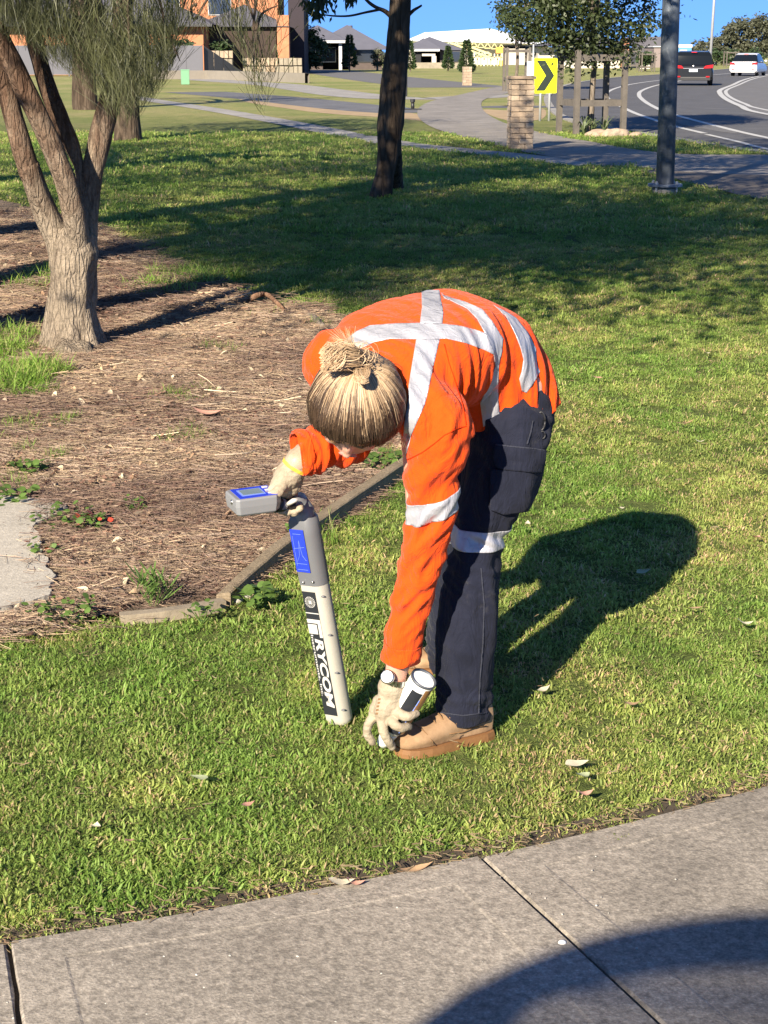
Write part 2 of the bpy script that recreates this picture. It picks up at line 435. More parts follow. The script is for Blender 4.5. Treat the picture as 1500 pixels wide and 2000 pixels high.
# ---- far paths, drive and road
SHARED = smooth_poly(gp([(1075, 158), (1010, 166), (960, 172), (900, 185), (850, 196), (822, 208), (815, 224), (832, 243), (880, 262), (990, 289), (1040, 301), (1180, 322), (1290, 333), (1430, 344), (1560, 348), (1800, 352), (1800, 318), (1560, 305), (1430, 303), (1330, 302), (1240, 293), (1150, 277), (1100, 268), (1040, 256), (985, 241), (950, 222), (940, 206), (948, 194), (985, 184), (1060, 175), (1090, 172)]), 4)
sheet('shared_path', SHARED, 0.012, M_DRIVE)
FOOT = gp([(230, 184), (290, 195), (420, 215), (560, 240), (740, 275), (870, 291), (990, 303), (1060, 311), (1180, 325)])
ribbon('footpath', smooth_poly(FOOT, 4, False), 0.75, 0.008, M_FARPATH)
APRON = gp([(1180, 346), (1290, 352), (1560, 360), (1900, 365), (2200, 425), (1700, 408), (1500, 392), (1390, 372), (1290, 356)])
sheet('driveway', smooth_poly(gp([(1250, 333), (1400, 341), (1560, 345), (2100, 352), (2300, 430), (1800, 425), (1500, 393), (1400, 372), (1320, 352)]), 4), 0.016, pave('brown_concrete', (0.17, 0.145, 0.12), 0.15, 30))
ribbon('footpath', smooth_poly(gp([(330, 150), (430, 158), (545, 166), (700, 187), (840, 193), (980, 187), (1060, 186)]), 4, False), 2.4, 0.008, M_FARPATH)
ribbon('side_road', smooth_poly(gp([(380, 180), (470, 187), (560, 195), (640, 204), (740, 214), (830, 220)]), 4, False), 2.6, 0.006, pave('grey_bitumen', (0.15, 0.15, 0.155), 0.1, 20))
ribbon('side_road', smooth_poly(gp([(945, 208), (1000, 209), (1060, 207)]), 4, False), 2.0, 0.006, pave('grey_bitumen_b', (0.15, 0.15, 0.155), 0.1, 20))
ribbon('side_road', smooth_poly(gp([(560, 134), (640, 140), (760, 155), (850, 165), (905, 171)]), 4, False), 5.0, 0.006, M_ASPH2)
# dry soil verge
M_DRY = simple('dry_verge', (0.34, 0.24, 0.13), 1.0, var=0.25, scale=1.2, bump=0.5)
sheet('dry_verge', smooth_poly(gp([(470, 190), (560, 199), (650, 207), (760, 217), (815, 223), (832, 236), (760, 230), (640, 222), (560, 212), (480, 199)]), 4), 0.004, M_DRY)
sheet('dry_verge', smooth_poly(gp([(944, 214), (1000, 216), (1060, 212), (1060, 232), (1000, 236), (960, 226)]), 4), 0.004, M_DRY)

ROAD = gp([(2600, 395), (1900, 340), (1500, 300), (1356, 279), (1215, 256), (1130, 241), (1090, 224), (1072, 205), (1070, 188), (1090, 172), (1140, 160), (1215, 151), (1290, 146), (1400, 137), (1500, 129), (1700, 122)])
ROADP = smooth_poly(ROAD, 5, False) + [(60, 150), (60, 10)]
sheet('road', ROADP, 0.012, M_ASPH)
kl = smooth_poly(ROAD, 5, False)
ribbon('kerb', kl, 0.22, 0.035, M_KERB, thick=0.04)
MED = smooth_poly(gp([(2000, 300), (1500, 226), (1446, 209), (1419, 195), (1409, 184), (1411, 177), (1432, 168), (1468, 154), (1540, 139)]), 5, False)
sheet('median', MED + [(60, 60)], 0.020, M_ASPH2)
def mark(pts, w, z=0.018): return ribbon('road_marking', smooth_poly(gp(pts), 6, False), w, z, M_PAINT)
mark([(1700, 330), (1500, 293), (1440, 278), (1380, 264)], 0.12)
mark([(1376, 262), (1318, 248), (1280, 236), (1240, 222), (1211, 208), (1192, 197), (1184, 188), (1188, 180), (1206, 172), (1240, 164), (1300, 156), (1400, 146), (1500, 137)], 0.15)
mark([(1800, 332), (1500, 271), (1410, 250), (1320, 226), (1284, 213), (1258, 198), (1248, 186), (1255, 177), (1284, 167), (1330, 158)], 0.16)
mark([(2000, 302), (1500, 225), (1446, 208), (1417, 194), (1406, 183), (1408, 176), (1430, 167), (1466, 153), (1540, 138)], 0.20, 0.024)
mark([(2000, 312), (1500, 217), (1455, 204), (1428, 192), (1418, 183), (1421, 176), (1442, 167), (1478, 153), (1540, 140)], 0.14, 0.024)
# paler strip by the lane
sheet('pale_patch', smooth_poly(gp([(1325, 235), (1400, 246), (1440, 262), (1380, 254), (1330, 244)]), 4), 0.016, M_ASPH2)
# ================================================================ ground cover
def scatter(name, sources, pts, rot, scl, idx, tint, kind='stuff', parent=None, **k):
    me = bpy.data.meshes.new(name); me.from_pydata([tuple(p) for p in pts], [], [])
    n = len(pts)
    a = me.attributes.new('rot', 'FLOAT_VECTOR', 'POINT'); a.data.foreach_set('vector', np.asarray(rot, np.float32).ravel())
    a = me.attributes.new('scl', 'FLOAT', 'POINT'); a.data.foreach_set('value', np.asarray(scl, np.float32))
    a = me.attributes.new('idx', 'INT', 'POINT'); a.data.foreach_set('value', np.asarray(idx, np.int32))
    a = me.attributes.new('tint', 'FLOAT_VECTOR', 'POINT'); a.data.foreach_set('vector', np.asarray(tint, np.float32).ravel())
    o = link(name, me, None, parent); 
    if kind: tag(o, kind=kind, **k)
    g = bpy.data.node_groups.new(name, 'GeometryNodeTree')
    g.interface.new_socket('Geometry', in_out='INPUT', socket_type='NodeSocketGeometry')
    g.interface.new_socket('Geometry', in_out='OUTPUT', socket_type='NodeSocketGeometry')
    gi = g.nodes.new('NodeGroupInput'); go = g.nodes.new('NodeGroupOutput')
    iop = g.nodes.new('GeometryNodeInstanceOnPoints'); jn = g.nodes.new('GeometryNodeJoinGeometry')
    for s in reversed(sources):      # a join node hands its inputs on in reverse
        oi = g.nodes.new('GeometryNodeObjectInfo'); oi.inputs['As Instance'].default_value = True
        oi.inputs['Object'].default_value = s; g.links.new(oi.outputs['Geometry'], jn.inputs[0])
    def attr(nm, t):
        q = g.nodes.new('GeometryNodeInputNamedAttribute'); q.data_type = t; q.inputs['Name'].default_value = nm; return q.outputs[0]
    g.links.new(gi.outputs[0], iop.inputs['Points']); g.links.new(jn.outputs[0], iop.inputs['Instance'])
    iop.inputs['Pick Instance'].default_value = True
    g.links.new(attr('idx', 'INT'), iop.inputs['Instance Index'])
    er = g.nodes.new('FunctionNodeEulerToRotation'); g.links.new(attr('rot', 'FLOAT_VECTOR'), er.inputs[0]); g.links.new(er.outputs[0], iop.inputs['Rotation'])
    g.links.new(attr('scl', 'FLOAT'), iop.inputs['Scale'])
    g.links.new(iop.outputs[0], go.inputs[0])
    md = o.modifiers.new('scatter', 'NODES'); md.node_group = g
    return o

def blade_material(name, trans=0.35, rough=0.55):
    N = NT(name)
    at = N.n('ShaderNodeAttribute', attribute_name='bc'); ti = N.n('ShaderNodeAttribute', attribute_name='tint', attribute_type='INSTANCER')
    c = N.mix(at.outputs['Color'], ti.outputs['Vector'], 1.0, 'MULTIPLY')
    N.set(col=c, rough=rough, spec=0.35)
    tr = N.n('ShaderNodeBsdfTranslucent'); N.l(c, tr.inputs[0])
    mx = N.n('ShaderNodeMixShader'); mx.inputs[0].default_value = trans
    N.l(N.b.outputs[0], mx.inputs[1]); N.l(tr.outputs[0], mx.inputs[2]); N.l(mx.outputs[0], N.out.inputs[0])
    return N.m
M_BLADE = blade_material('grass_blade', 0.5)
def tuft(seed, nb, R, h0, h1, w, dry, lean):
    r = random.Random(seed); vs = []; fs = []; cols = []
    for _ in range(nb):
        a = r.random() * 2 * math.pi; q = R * math.sqrt(r.random()); x, y = q * math.cos(a), q * math.sin(a)
        L = r.uniform(h0, h1); az = r.random() * 2 * math.pi; ln = r.uniform(0.35, lean); ww = w * r.uniform(0.6, 1.3)
        d = Vector((math.cos(az), math.sin(az), 0)); s = Vector((-d.y, d.x, 0)).normalized()
        tw = r.uniform(-0.8, 0.8); s = (s * math.cos(tw) + d * math.sin(tw)); b = len(vs)
        p = Vector((x, y, -0.004)); th = ln * 0.35
        pts = [p]
        for k in range(3):
            p = p + (d * math.sin(th) + Vector((0, 0, 1)) * math.cos(th)) * (L / 3); pts.append(p); th += ln * 0.75
        ws = [ww * 0.8, ww, ww * 0.8]
        for k in range(3): vs += [tuple(pts[k] - s * ws[k] / 2), tuple(pts[k] + s * ws[k] / 2)]
        vs.append(tuple(pts[3])); fs += [(b, b + 1, b + 3, b + 2), (b + 2, b + 3, b + 5, b + 4), (b + 4, b + 5, b + 6)]
        if r.random() < dry:
            t = r.random(); c = (0.32 + 0.15 * t, 0.28 + 0.13 * t, 0.12 + 0.07 * t)
            cols += [c] * 3
        else:
            t = r.random(); t = t ** 1.4; c = (0.165 + 0.160 * t, 0.262 + 0.160 * t, 0.046 + 0.052 * t)
            cols += [tuple(x * 0.9 for x in c), c, tuple(x * 1.08 for x in c)]
    return vs, fs, cols
TUFTS = [colored(*tuft(i, 105, 0.058, 0.010, 0.027, 0.0034, 0.07 + 0.03 * (i % 3), 2.3), 'grass_tuft', M_BLADE) for i in range(6)]
TUFTS_DRY = [colored(*tuft(50 + i, 85, 0.055, 0.010, 0.026, 0.0028, 0.36, 2.0), 'grass_tuft', M_BLADE) for i in range(2)]
TUFTS_FAR = [colored(*tuft(90 + i, 46, 0.11, 0.025, 0.055, 0.008, 0.10, 1.3), 'grass_tuft', M_BLADE) for i in range(3)]
TALL = [colored(*tuft(120 + i, 44, 0.06, 0.06, 0.16, 0.0045, 0.18, 1.2), 'grass_tuft', M_BLADE) for i in range(3)]

nrg = np.random.default_rng(11)
def ns(x, y, s, o=0): return mnoise.noise(Vector((x * s + o, y * s - o, o * 0.37)))
def in_patch(X, Y): return inpoly(X, Y, smooth_poly(PATCH, 4))
def wob_pts(X, Y, amp, s):
    dx = np.array([ns(x, y, s, 3.0) for x, y in zip(X, Y)]) * amp; dy = np.array([ns(x, y, s, 8.0) for x, y in zip(X, Y)]) * amp
    return X + dx, Y + dy
def grass_band(y0, y1, dens, sc, srcbase, nsrc, xm=1.6):
    A = (y1 - y0) * (0.2345 * (y0 + y1) + 2 * xm); n = int(A * dens)
    Y = nrg.uniform(y0, y1, n); X = nrg.uniform(-1, 1, n) * (0.2345 * Y + xm)
    ey = np.polyval(cf, X)
    jag = np.array([0.035 * ns(x, 0, 7, 1) + 0.02 * ns(x, 0, 31, 2) for x in X])
    keep = Y > ey + 0.004 + jag
    Xw, Yw = wob_pts(X, Y, 0.16, 3.0)
    bed = inpoly(Xw, Yw, BEDS)
    # the timber edging keeps the bed's front line clean
    bed |= inpoly(X, Y, BEDS) & (Y < 6.3) & (X > -0.75)
    keep &= ~(bed)
    keep &= ~in_patch(X, Y)
    for poly in (SHARED, ROADP): keep &= ~inpoly(X, Y, poly)
    if y1 > 18:
        L, R = strip_pts(smooth_poly(FOOT, 4, False), 0.8)
        keep &= ~inpoly(X, Y, [tuple(p) for p in L] + [tuple(p) for p in R[::-1]])
        keep &= ~inpoly(X, Y, gp([(1250, 333), (1560, 340), (2300, 430), (1500, 394), (1390, 372)]))
    for (ax, ay, bx, by, rr_) in ((0.25, 3.69, 0.05, 3.58, 0.046), (0.30, 4.17, 0.11, 4.12, 0.055), (-0.10, 3.755, -0.09, 3.755, 0.035)):
        t_ = np.clip(((X - ax) * (bx - ax) + (Y - ay) * (by - ay)) / ((bx - ax) ** 2 + (by - ay) ** 2), 0, 1); keep &= np.hypot(X - ax - t_ * (bx - ax), Y - ay - t_ * (by - ay)) > rr_
    X, Y = X[keep], Y[keep]; n = len(X)
    rot = np.zeros((n, 3)); rot[:, 2] = nrg.uniform(0, 6.28, n); rot[:, :2] = nrg.normal(0, 0.12, (n, 2))
    p1 = np.array([ns(x, y, 1.1, 5) + 0.6 * ns(x, y, 4.5, 9) for x, y in zip(X, Y)])
    p2 = np.array([ns(x, y, 9.0, 21) for x, y in zip(X, Y)])
    scl = sc * nrg.uniform(0.75, 1.25, n) * (1 + 0.25 * p2)
    yel = np.clip(0.45 + 1.1 * p1 + 0.3 * p2, 0, 1)
    tint = np.stack([0.98 + 0.72 * yel, 1.08 + 0.26 * yel, 1.05 + 0.75 * yel], 1) * nrg.uniform(0.8, 1.2, (n, 1)) * (1 + 0.25 * p2)[:, None]
    # worn, straw coloured edge beside the path
    e = np.clip(1 - (Y - np.polyval(cf, X)) / (0.07 + 0.05 * p2), 0, 1)
    idx = srcbase + nrg.integers(0, nsrc, n)
    dryp = (nrg.uniform(0, 1, n) < 0.10 + 0.25 * (p1 > 0.35) + 0.6 * e)
    if srcbase == 0: idx = np.where(dryp, 6 + nrg.integers(0, 2, n), idx); scl = np.where(e > 0.3, scl * 0.75, scl)
    pts = np.stack([X, Y, np.full(n, 0.0)], 1)
    return pts, rot, scl, idx, tint
ALLT = TUFTS + TUFTS_DRY + TUFTS_FAR
bands = [grass_band(2.2, 4.4, 620, 1.0, 0, 6), grass_band(4.4, 6.5, 430, 1.05, 0, 6), grass_band(6.5, 10, 230, 1.25, 0, 6),
         grass_band(10, 15, 150, 1.5, 0, 6), grass_band(15, 22, 75, 1.1, 8, 3, 2.5), grass_band(22, 34, 34, 1.5, 8, 3, 3.0)]
cat_ = [np.concatenate([b[i] for b in bands]) for i in range(5)]
scatter('lawn_grass', ALLT, *cat_)
# longer grass clump at the bed's left edge
def clumps(name, cpx, R, n, sc, src, green=1.0):
    pts = []; 
    for (x, y) in cpx:
        c = G(x, y)
        for _ in range(n):
            a = rng.random() * 6.283; q = R * math.sqrt(rng.random()); pts.append((c.x + q * math.cos(a), c.y + q * math.sin(a) * 1.2, 0.0))
    m = len(pts); rot = np.zeros((m, 3)); rot[:, 2] = nrg.uniform(0, 6.28, m)
    t = np.ones((m, 3)) * nrg.uniform(0.8, 1.3, (m, 1)) * np.array([0.95, 1.1, 0.9]) * green
    return scatter(name, src, pts, rot, sc * nrg.uniform(0.7, 1.3, m), nrg.integers(0, len(src), m), t)
clumps('long_grass', [(10, 700), (35, 735), (5, 760), (40, 770), (-30, 700), (20, 670), (60, 745)], 0.16, 26, 0.95, TALL)
clumps('long_grass', [(330, 568), (370, 558), (410, 548), (60, 560), (110, 545), (350, 545)], 0.3, 22, 0.9, TALL)
clumps('sparse_grass', [(435, 690), (370, 775), (340, 790), (365, 860), (30, 850), (110, 830), (60, 900), (20, 950), (70, 540), (740, 905), (700, 880), (650, 1050), (520, 620), (610, 640)], 0.13, 12, 0.55, TALL, 0.9)

# ---- needle litter, twigs, chips
def litter_src(seed, n, R, l0, l1, w0, w1, pal, bend=0.3, name='needle_litter'):
    r = random.Random(seed); vs = []; fs = []; cols = []
    for _ in range(n):
        a = r.random() * 6.283; q = R * math.sqrt(r.random()); c = Vector((q * math.cos(a), q * math.sin(a), r.uniform(0.0, 0.022)))
        L = r.uniform(l0, l1); az = r.gauss(0, 0.9); w = r.uniform(w0, w1)
        d = Vector((math.cos(az), math.sin(az), r.uniform(-0.14, 0.16))); s = Vector((-d.y, d.x, 0)); bd = r.uniform(-bend, bend)
        cl = pal[r.randrange(len(pal))]; k = r.uniform(0.55, 1.15); cl = tuple(x * k for x in cl)
        prev = None
        for i in range(4):
            t = i / 3 - 0.5; p = c + d * (t * L) + s * (bd * L * (t * t)); b = len(vs)
            vs += [tuple(p - s * w), tuple(p + s * w), tuple(p + Vector((0, 0, w * 1.6)))]
            if prev is not None:
                for e in range(3):
                    fs.append((prev + e, prev + (e + 1) % 3, b + (e + 1) % 3, b + e)); cols.append(cl)
            prev = b
    return vs, fs, cols
PAL = [(0.30, 0.23, 0.165), (0.24, 0.175, 0.125), (0.36, 0.285, 0.20), (0.17, 0.115, 0.09), (0.28, 0.22, 0.185), (0.12, 0.08, 0.068), (0.20, 0.13, 0.105), (0.22, 0.165, 0.13)]
M_LIT = blade_material('dry_litter', 0.1, 0.8)
LIT = [colored(*litter_src(200 + i, 60, 0.11, 0.025, 0.11, 0.00035, 0.0008, PAL, 0.5), 'needle_litter', M_LIT) for i in range(5)]
TWG = [colored(*litter_src(230 + i, 2, 0.10, 0.10, 0.26, 0.0008, 0.0016, PAL[:4] + [(0.5, 0.42, 0.32)], 0.5), 'twig_litter', M_LIT) for i in range(3)]
def chip_src(seed):
    r = random.Random(seed); vs = []; fs = []; cols = []
    for _ in range(16):
        a = r.random() * 6.283; q = 0.11 * math.sqrt(r.random()); c = Vector((q * math.cos(a), q * math.sin(a), r.uniform(0.003, 0.02)))
        L = r.uniform(0.008, 0.026); W = r.uniform(0.004, 0.011); M = Matrix.Rotation(r.random() * 6.28, 3, 'Z') @ Matrix.Rotation(r.uniform(-0.5, 0.5), 3, 'X') @ Matrix.Rotation(r.uniform(-0.4, 0.4), 3, 'Y')
        m2 = MB(); m2.box(c, (L, W, 0.003), M=M); b = len(vs); vs += m2.v; fs += [tuple(i + b for i in f) for f in m2.f]
        cl = [(0.13, 0.07, 0.055), (0.24, 0.15, 0.11), (0.08, 0.045, 0.035), (0.34, 0.26, 0.19)][r.randrange(4)]; cols += [cl] * 6
    return vs, fs, cols
CHP = [colored(*chip_src(260 + i), 'bark_chips', M_LIT) for i in range(3)]
LITS = LIT + TWG + CHP
def litter_band(y0, y1, dens, sc):
    A = (y1 - y0) * (0.2345 * (y0 + y1) + 1.0) ; n = int(A * dens)
    Y = nrg.uniform(y0, y1, n); X = nrg.uniform(-1, 1, n) * (0.2345 * Y + 0.5)
    Xw, Yw = wob_pts(X, Y, 0.20, 3.0)
    k = inpoly(Xw, Yw, BEDS) & ~in_patch(X, Y)
    # behind the board only
    bd = [tuple(p) for p in BOARD]; bx = np.array([p[0] for p in bd[::-1]]); by = np.array([p[1] for p in bd[::-1]])
    k &= ~((X > bx[0] - 0.3) & (X < bx[-1]) & (Y < np.interp(X, bx, by) + 0.05))
    k &= ~((Y < 4.62) & (X > -0.8))
    X, Y = X[k], Y[k]; n = len(X)
    rot = np.zeros((n, 3)); f = np.array([ns(x, y, 0.7, 31) for x, y in zip(X, Y)]); rot[:, 2] = 0.3 + 2.6 * f + nrg.normal(0, 1.0, n)
    rot[:, :2] = nrg.normal(0, 0.06, (n, 2))
    idx = nrg.choice(11, n, p=[0.152] * 5 + [0.01] * 3 + [0.07] * 3)
    g = np.array([ns(x, y, 1.3, 41) for x, y in zip(X, Y)])
    dark = np.clip(0.5 + g * 1.6 + 0.5 * np.array([ns(x, y, 5.0, 47) for x, y in zip(X, Y)]), 0, 1)
    tint = (np.array([[1.50, 1.46, 1.34]]) * (1 - dark)[:, None] + np.array([[0.86, 0.78, 0.76]]) * dark[:, None]) * nrg.uniform(0.8, 1.2, (n, 1))
    z = np.array([mz(x, y) for x, y in zip(X, Y)]) - 0.004
    return np.stack([X, Y, z], 1), rot, sc * nrg.uniform(0.8, 1.25, n), idx, tint
lb = [litter_band(4.3, 7, 460, 1.0), litter_band(7, 10, 260, 1.2), litter_band(10, 17, 80, 1.6)]
scatter('needle_litter', LITS, *[np.concatenate([b[i] for b in lb]) for i in range(5)])
# dead leaves and flakes lying on the bed
def flake_src(seed):
    r = random.Random(seed); L = r.uniform(0.018, 0.042); W = L * r.uniform(0.3, 0.55); m2 = []; f2 = []; n_ = 6
    for i in range(n_):
        t = i / (n_ - 1); w = W * math.sin(math.pi * min(0.98, t + 0.04)) * 0.5 + 0.0008; z = 0.012 * math.sin(t * 3 + seed) + 0.004
        m2 += [((t - .5) * L, -w, z + w * 0.4), ((t - .5) * L, 0, z), ((t - .5) * L, w, z + w * 0.5)]
    for i in range(n_ - 1): f2 += [(3 * i, 3 * i + 1, 3 * i + 4, 3 * i + 3), (3 * i + 1, 3 * i + 2, 3 * i + 5, 3 * i + 4)]
    c = [(0.36, 0.27, 0.18), (0.26, 0.17, 0.11), (0.46, 0.40, 0.30), (0.17, 0.10, 0.075)][seed % 4]; return m2, f2, [c] * len(f2)
FLK = [colored(*flake_src(k), 'leaf_litter', M_LIT) for k in range(8)]
lq = litter_band(4.3, 7.5, 42, 1.0); lq2 = litter_band(7.5, 14, 24, 1.3); q_ = [np.concatenate([lq[i], lq2[i]]) for i in range(5)]
q_[3] = nrg.integers(0, 8, len(q_[3])); q_[0][:, 2] += 0.014; q_[1][:, :2] = nrg.normal(0, 0.35, (len(q_[3]), 2)); q_[1][:, 2] = nrg.uniform(0, 6.28, len(q_[3])); scatter('leaf_litter', FLK, *q_)
# crumbs of straw in the lawn and along the path's edge
n = 500; Y = nrg.uniform(2.6, 9, n) ; X = nrg.uniform(-1, 1, n) * (0.2345 * Y + 0.4)
m_ = 620; X2 = nrg.uniform(-1.2, 1.5, m_); Y2 = np.polyval(cf, X2) + np.abs(nrg.normal(0.0, 0.030, m_)) + 0.004
k = (~inpoly(X, Y, BEDS)) & (Y > np.polyval(cf, X) + 0.05) & ~in_patch(X, Y)
X = np.concatenate([X[k], X2]); Y = np.concatenate([Y[k], Y2]); n = len(X)
CR = [colored(*litter_src(300 + i, 2, 0.03, 0.008, 0.030, 0.0005, 0.0014, [(0.26, 0.19, 0.11), (0.16, 0.10, 0.06), (0.34, 0.27, 0.17)]), 'straw', M_LIT) for i in range(3)]
rot = np.zeros((n, 3)); rot[:, 2] = nrg.uniform(0, 6.28, n)
zz = np.concatenate([nrg.uniform(0.008, 0.03, len(X) - m_), nrg.uniform(0.002, 0.012, m_)])
scatter('straw_litter', CR, np.stack([X, Y, zz], 1), rot, nrg.uniform(0.6, 1.2, n), nrg.integers(0, 3, n), np.ones((n, 3)) * nrg.uniform(0.7, 1.2, (n, 1)))
# white grit on the slabs
n = 130; X = nrg.uniform(-1.0, 1.3, n); d = nrg.uniform(0.02, 1.0, n); pts = []
for x, q in zip(X, d): p = slab_pt(x, q); pts.append((p.x, p.y, 0.0195))
GR = [colored(*(lambda m2: (m2.v, m2.f, [(0.6, 0.57, 0.5)] * len(m2.f)))(MB().ball((0, 0, 0), (0.0022, 0.0017, 0.0012), 6, 4)), 'grit', M_LIT)]
rot = np.zeros((n, 3)); rot[:, 2] = nrg.uniform(0, 6.28, n)
scatter('grit', GR, pts, rot, nrg.uniform(0.4, 1.5, n), np.zeros(n), np.ones((n, 3)) * nrg.uniform(0.6, 1.2, (n, 1)))

# ---- timber edging and its concrete lead-in
N = NT('grey_timber'); co = N.coord('Object')
w1 = N.noise(N.mapping(co, (3, 3, 60), (0, 0, 0.0)), 3, 6, 0.7); w2 = N.noise(N.mapping(co, (60, 60, 4)), 2, 4, 0.7)
N.set(col=N.ramp(N.math('ADD', N.math('MULTIPLY', w1, 0.5), N.math('MULTIPLY', w2, 0.5)), [(0.3, (0.12, 0.09, 0.06)), (0.5, (0.25, 0.195, 0.13)), (0.7, (0.34, 0.27, 0.19))]), rough=0.9, spec=0.2)
N.bump(N.math('ADD', w1, w2), 0.7, 0.01); M_TIMBER = N.m
bl = smooth_poly([(0.17, 6.42), *[tuple(p) for p in BOARD]][0:5], 8, False)
L, R = strip_pts(bl, 0.046); mb = MB(); rings = []
for i, (a, b) in enumerate(zip(L, R)):
    wv = 0.004 * mnoise.noise(Vector((a.x * 6, a.y * 6, 0))) - 0.022 * max(0, (i / (len(L) - 1) - 0.8) / 0.2)
    rings.append([(a.x, a.y, -0.03), (b.x, b.y, -0.03), (b.x, b.y, 0.060 + wv), (b.x * 0.9 + a.x * 0.1, b.y * .9 + a.y * .1, 0.064 + wv), (a.x * .9 + b.x * .1, a.y * .9 + b.y * .1, 0.064 + wv * .6), (a.x, a.y, 0.060 + wv * .6)])
mb.loft(rings)
o = mb.build('edging_board', M_TIMBER); tag(o, 'weathered grey timber board edging the mulch bed beside the lawn', 'edging board')
cl_ = smooth_poly(gp([(437, 1190), (370, 1203), (300, 1213), (235, 1219)]), 5, False)
ribbon('mowing_strip', cl_, 0.034, 0.032, simple('strip_concrete', (0.25, 0.205, 0.15), 0.95, scale=12, var=0.3, bump=0.5), thick=0.06)
# stones at the board's foot
for i, (x, y, r) in enumerate([(478, 1165, 0.030), (497, 1155, 0.022), (462, 1178, 0.018), (515, 1150, 0.018)]):
    mb = MB(); mb.ball((0, 0, 0), (r * 1.2, r, r * 0.7), 12, 8)
    mb.v = [tuple(Vector(v) * (1 + 0.35 * mnoise.noise(Vector(v) * 40 + Vector((i * 5, 0, 0))))) for v in mb.v]
    o = mb.build('stone', M_DIRT if i % 2 else M_KERB, smooth=True); g_ = G(x, y); o.location = (g_.x, g_.y, r * 0.4)
    tag(o, ['largest grey clod against the timber edging by the lawn', 'dark clod second from the end of the timber edging', 'small grey clod at the very end of the timber edging', 'dark clod furthest up along the foot of the timber edging'][i], 'stone', 'clods at the foot of the edging')
# ================================================================ the person and what she holds
def remesh(mb, voxel, smooth_it=8, fac=0.5, name='body'):
    """one continuous skin round overlapping shapes"""
    me = mb.mesh(name); bm = bmesh.new(); bm.from_mesh(me); bmesh.ops.recalc_face_normals(bm, faces=bm.faces); bm.to_mesh(me); bm.free()
    o = bpy.data.objects.new(name, me); COL.objects.link(o)
    r = o.modifiers.new('r', 'REMESH'); r.mode = 'VOXEL'; r.voxel_size = voxel; r.use_smooth_shade = True
    s = o.modifiers.new('s', 'SMOOTH'); s.iterations = smooth_it; s.factor = fac
    dg = bpy.context.evaluated_depsgraph_get(); dg.update()
    out = bpy.data.meshes.new_from_object(o.evaluated_get(dg)); out.name = name
    bpy.data.objects.remove(o); bpy.data.meshes.remove(me)
    return out
def limb(mb, pts, rr, n=20, flat=1.0):
    P_ = [Vector(p) for p in pts]
    # resample smoothly
    q = []; r2 = []
    for i in range(len(P_) - 1):
        p0, p1, p2, p3 = P_[max(0, i - 1)], P_[i], P_[i + 1], P_[min(len(P_) - 1, i + 2)]
        for j in range(4):
            t = j / 4
            q.append(0.5 * ((2 * p1) + (p2 - p0) * t + (2 * p0 - 5 * p1 + 4 * p2 - p3) * t * t + (3 * p1 - p0 - 3 * p2 + p3) * t ** 3))
            r2.append(rr[i] * (1 - t) + rr[i + 1] * t)
    q.append(P_[-1]); r2.append(rr[-1])
    mb.tube(q, r2, n, True, flat)
    mb.ball(P_[0], rr[0] * 0.98, 16, 10); mb.ball(P_[-1], rr[-1] * 0.98, 16, 10)
def arr_of(me):
    n = len(me.vertices); v = np.empty(n * 3); me.vertices.foreach_get('co', v); nn = np.empty(n * 3); me.vertices.foreach_get('normal', nn)
    return v.reshape(-1, 3), nn.reshape(-1, 3)
def put(me, v): me.vertices.foreach_set('co', v.ravel()); me.update()
def displace(me, fn):
    v, n = arr_of(me); d = np.array([fn(Vector(a), Vector(b)) for a, b in zip(v, n)]); put(me, v + n * d[:, None])
def blur(me, it):
    bm = bmesh.new(); bm.from_mesh(me)
    for _ in range(it): bmesh.ops.smooth_vert(bm, verts=bm.verts, factor=0.5, use_axis_x=True, use_axis_y=True, use_axis_z=True)
    bm.to_mesh(me); bm.free()
CAMP = Vector((0, 0, CAMH))
def ray(x, y): return (P(x, y, 3.0) - CAMP).normalized()
def cut_patch(base, planes, facing=None, offs=0.0015, thick=0.001, name='tape', test=None):
    """the piece of a garment's surface between planes, lifted off it by offs"""
    bm = bmesh.new(); bm.from_mesh(base)
    for v in bm.verts: v.co = v.co + v.normal * offs
    if test: bmesh.ops.delete(bm, geom=[f for f in bm.faces if not test(f.calc_center_median())], context='FACES')
    for co, no in planes:
        g = list(bm.verts) + list(bm.edges) + list(bm.faces)
        bmesh.ops.bisect_plane(bm, geom=g, plane_co=co, plane_no=no, clear_outer=True)
    if facing is not None:
        bmesh.ops.delete(bm, geom=[f for f in bm.faces if f.normal.dot((CAMP - f.calc_center_median()).normalized()) < facing], context='FACES')
    me = bpy.data.meshes.new(name); bm.to_mesh(me); bm.free(); return me
def quad_planes(q):
    """planes through the viewpoint and the four edges of a picture quad"""
    c = sum((ray(*p) for p in q), Vector()) / 4; out = []
    for i in range(4):
        a, b = ray(*q[i]), ray(*q[(i + 1) % 4]); n = a.cross(b)
        if n.length < 1e-9: continue
        n.normalize()
        if n.dot(c) > 0: n = -n
        out.append((CAMP, n))
    return out
def keep_main(bm):
    seen = set(); isl = []
    for f in bm.faces:
        if f in seen: continue
        st = [f]; seen.add(f); g = []
        while st:
            q = st.pop(); g.append(q)
            for e in q.edges:
                for k in e.link_faces:
                    if k not in seen: seen.add(k); st.append(k)
        isl.append(g)
    isl.sort(key=len, reverse=True)
    dead = [f for g in isl[1:] for f in g]
    if dead: bmesh.ops.delete(bm, geom=dead, context='FACES')
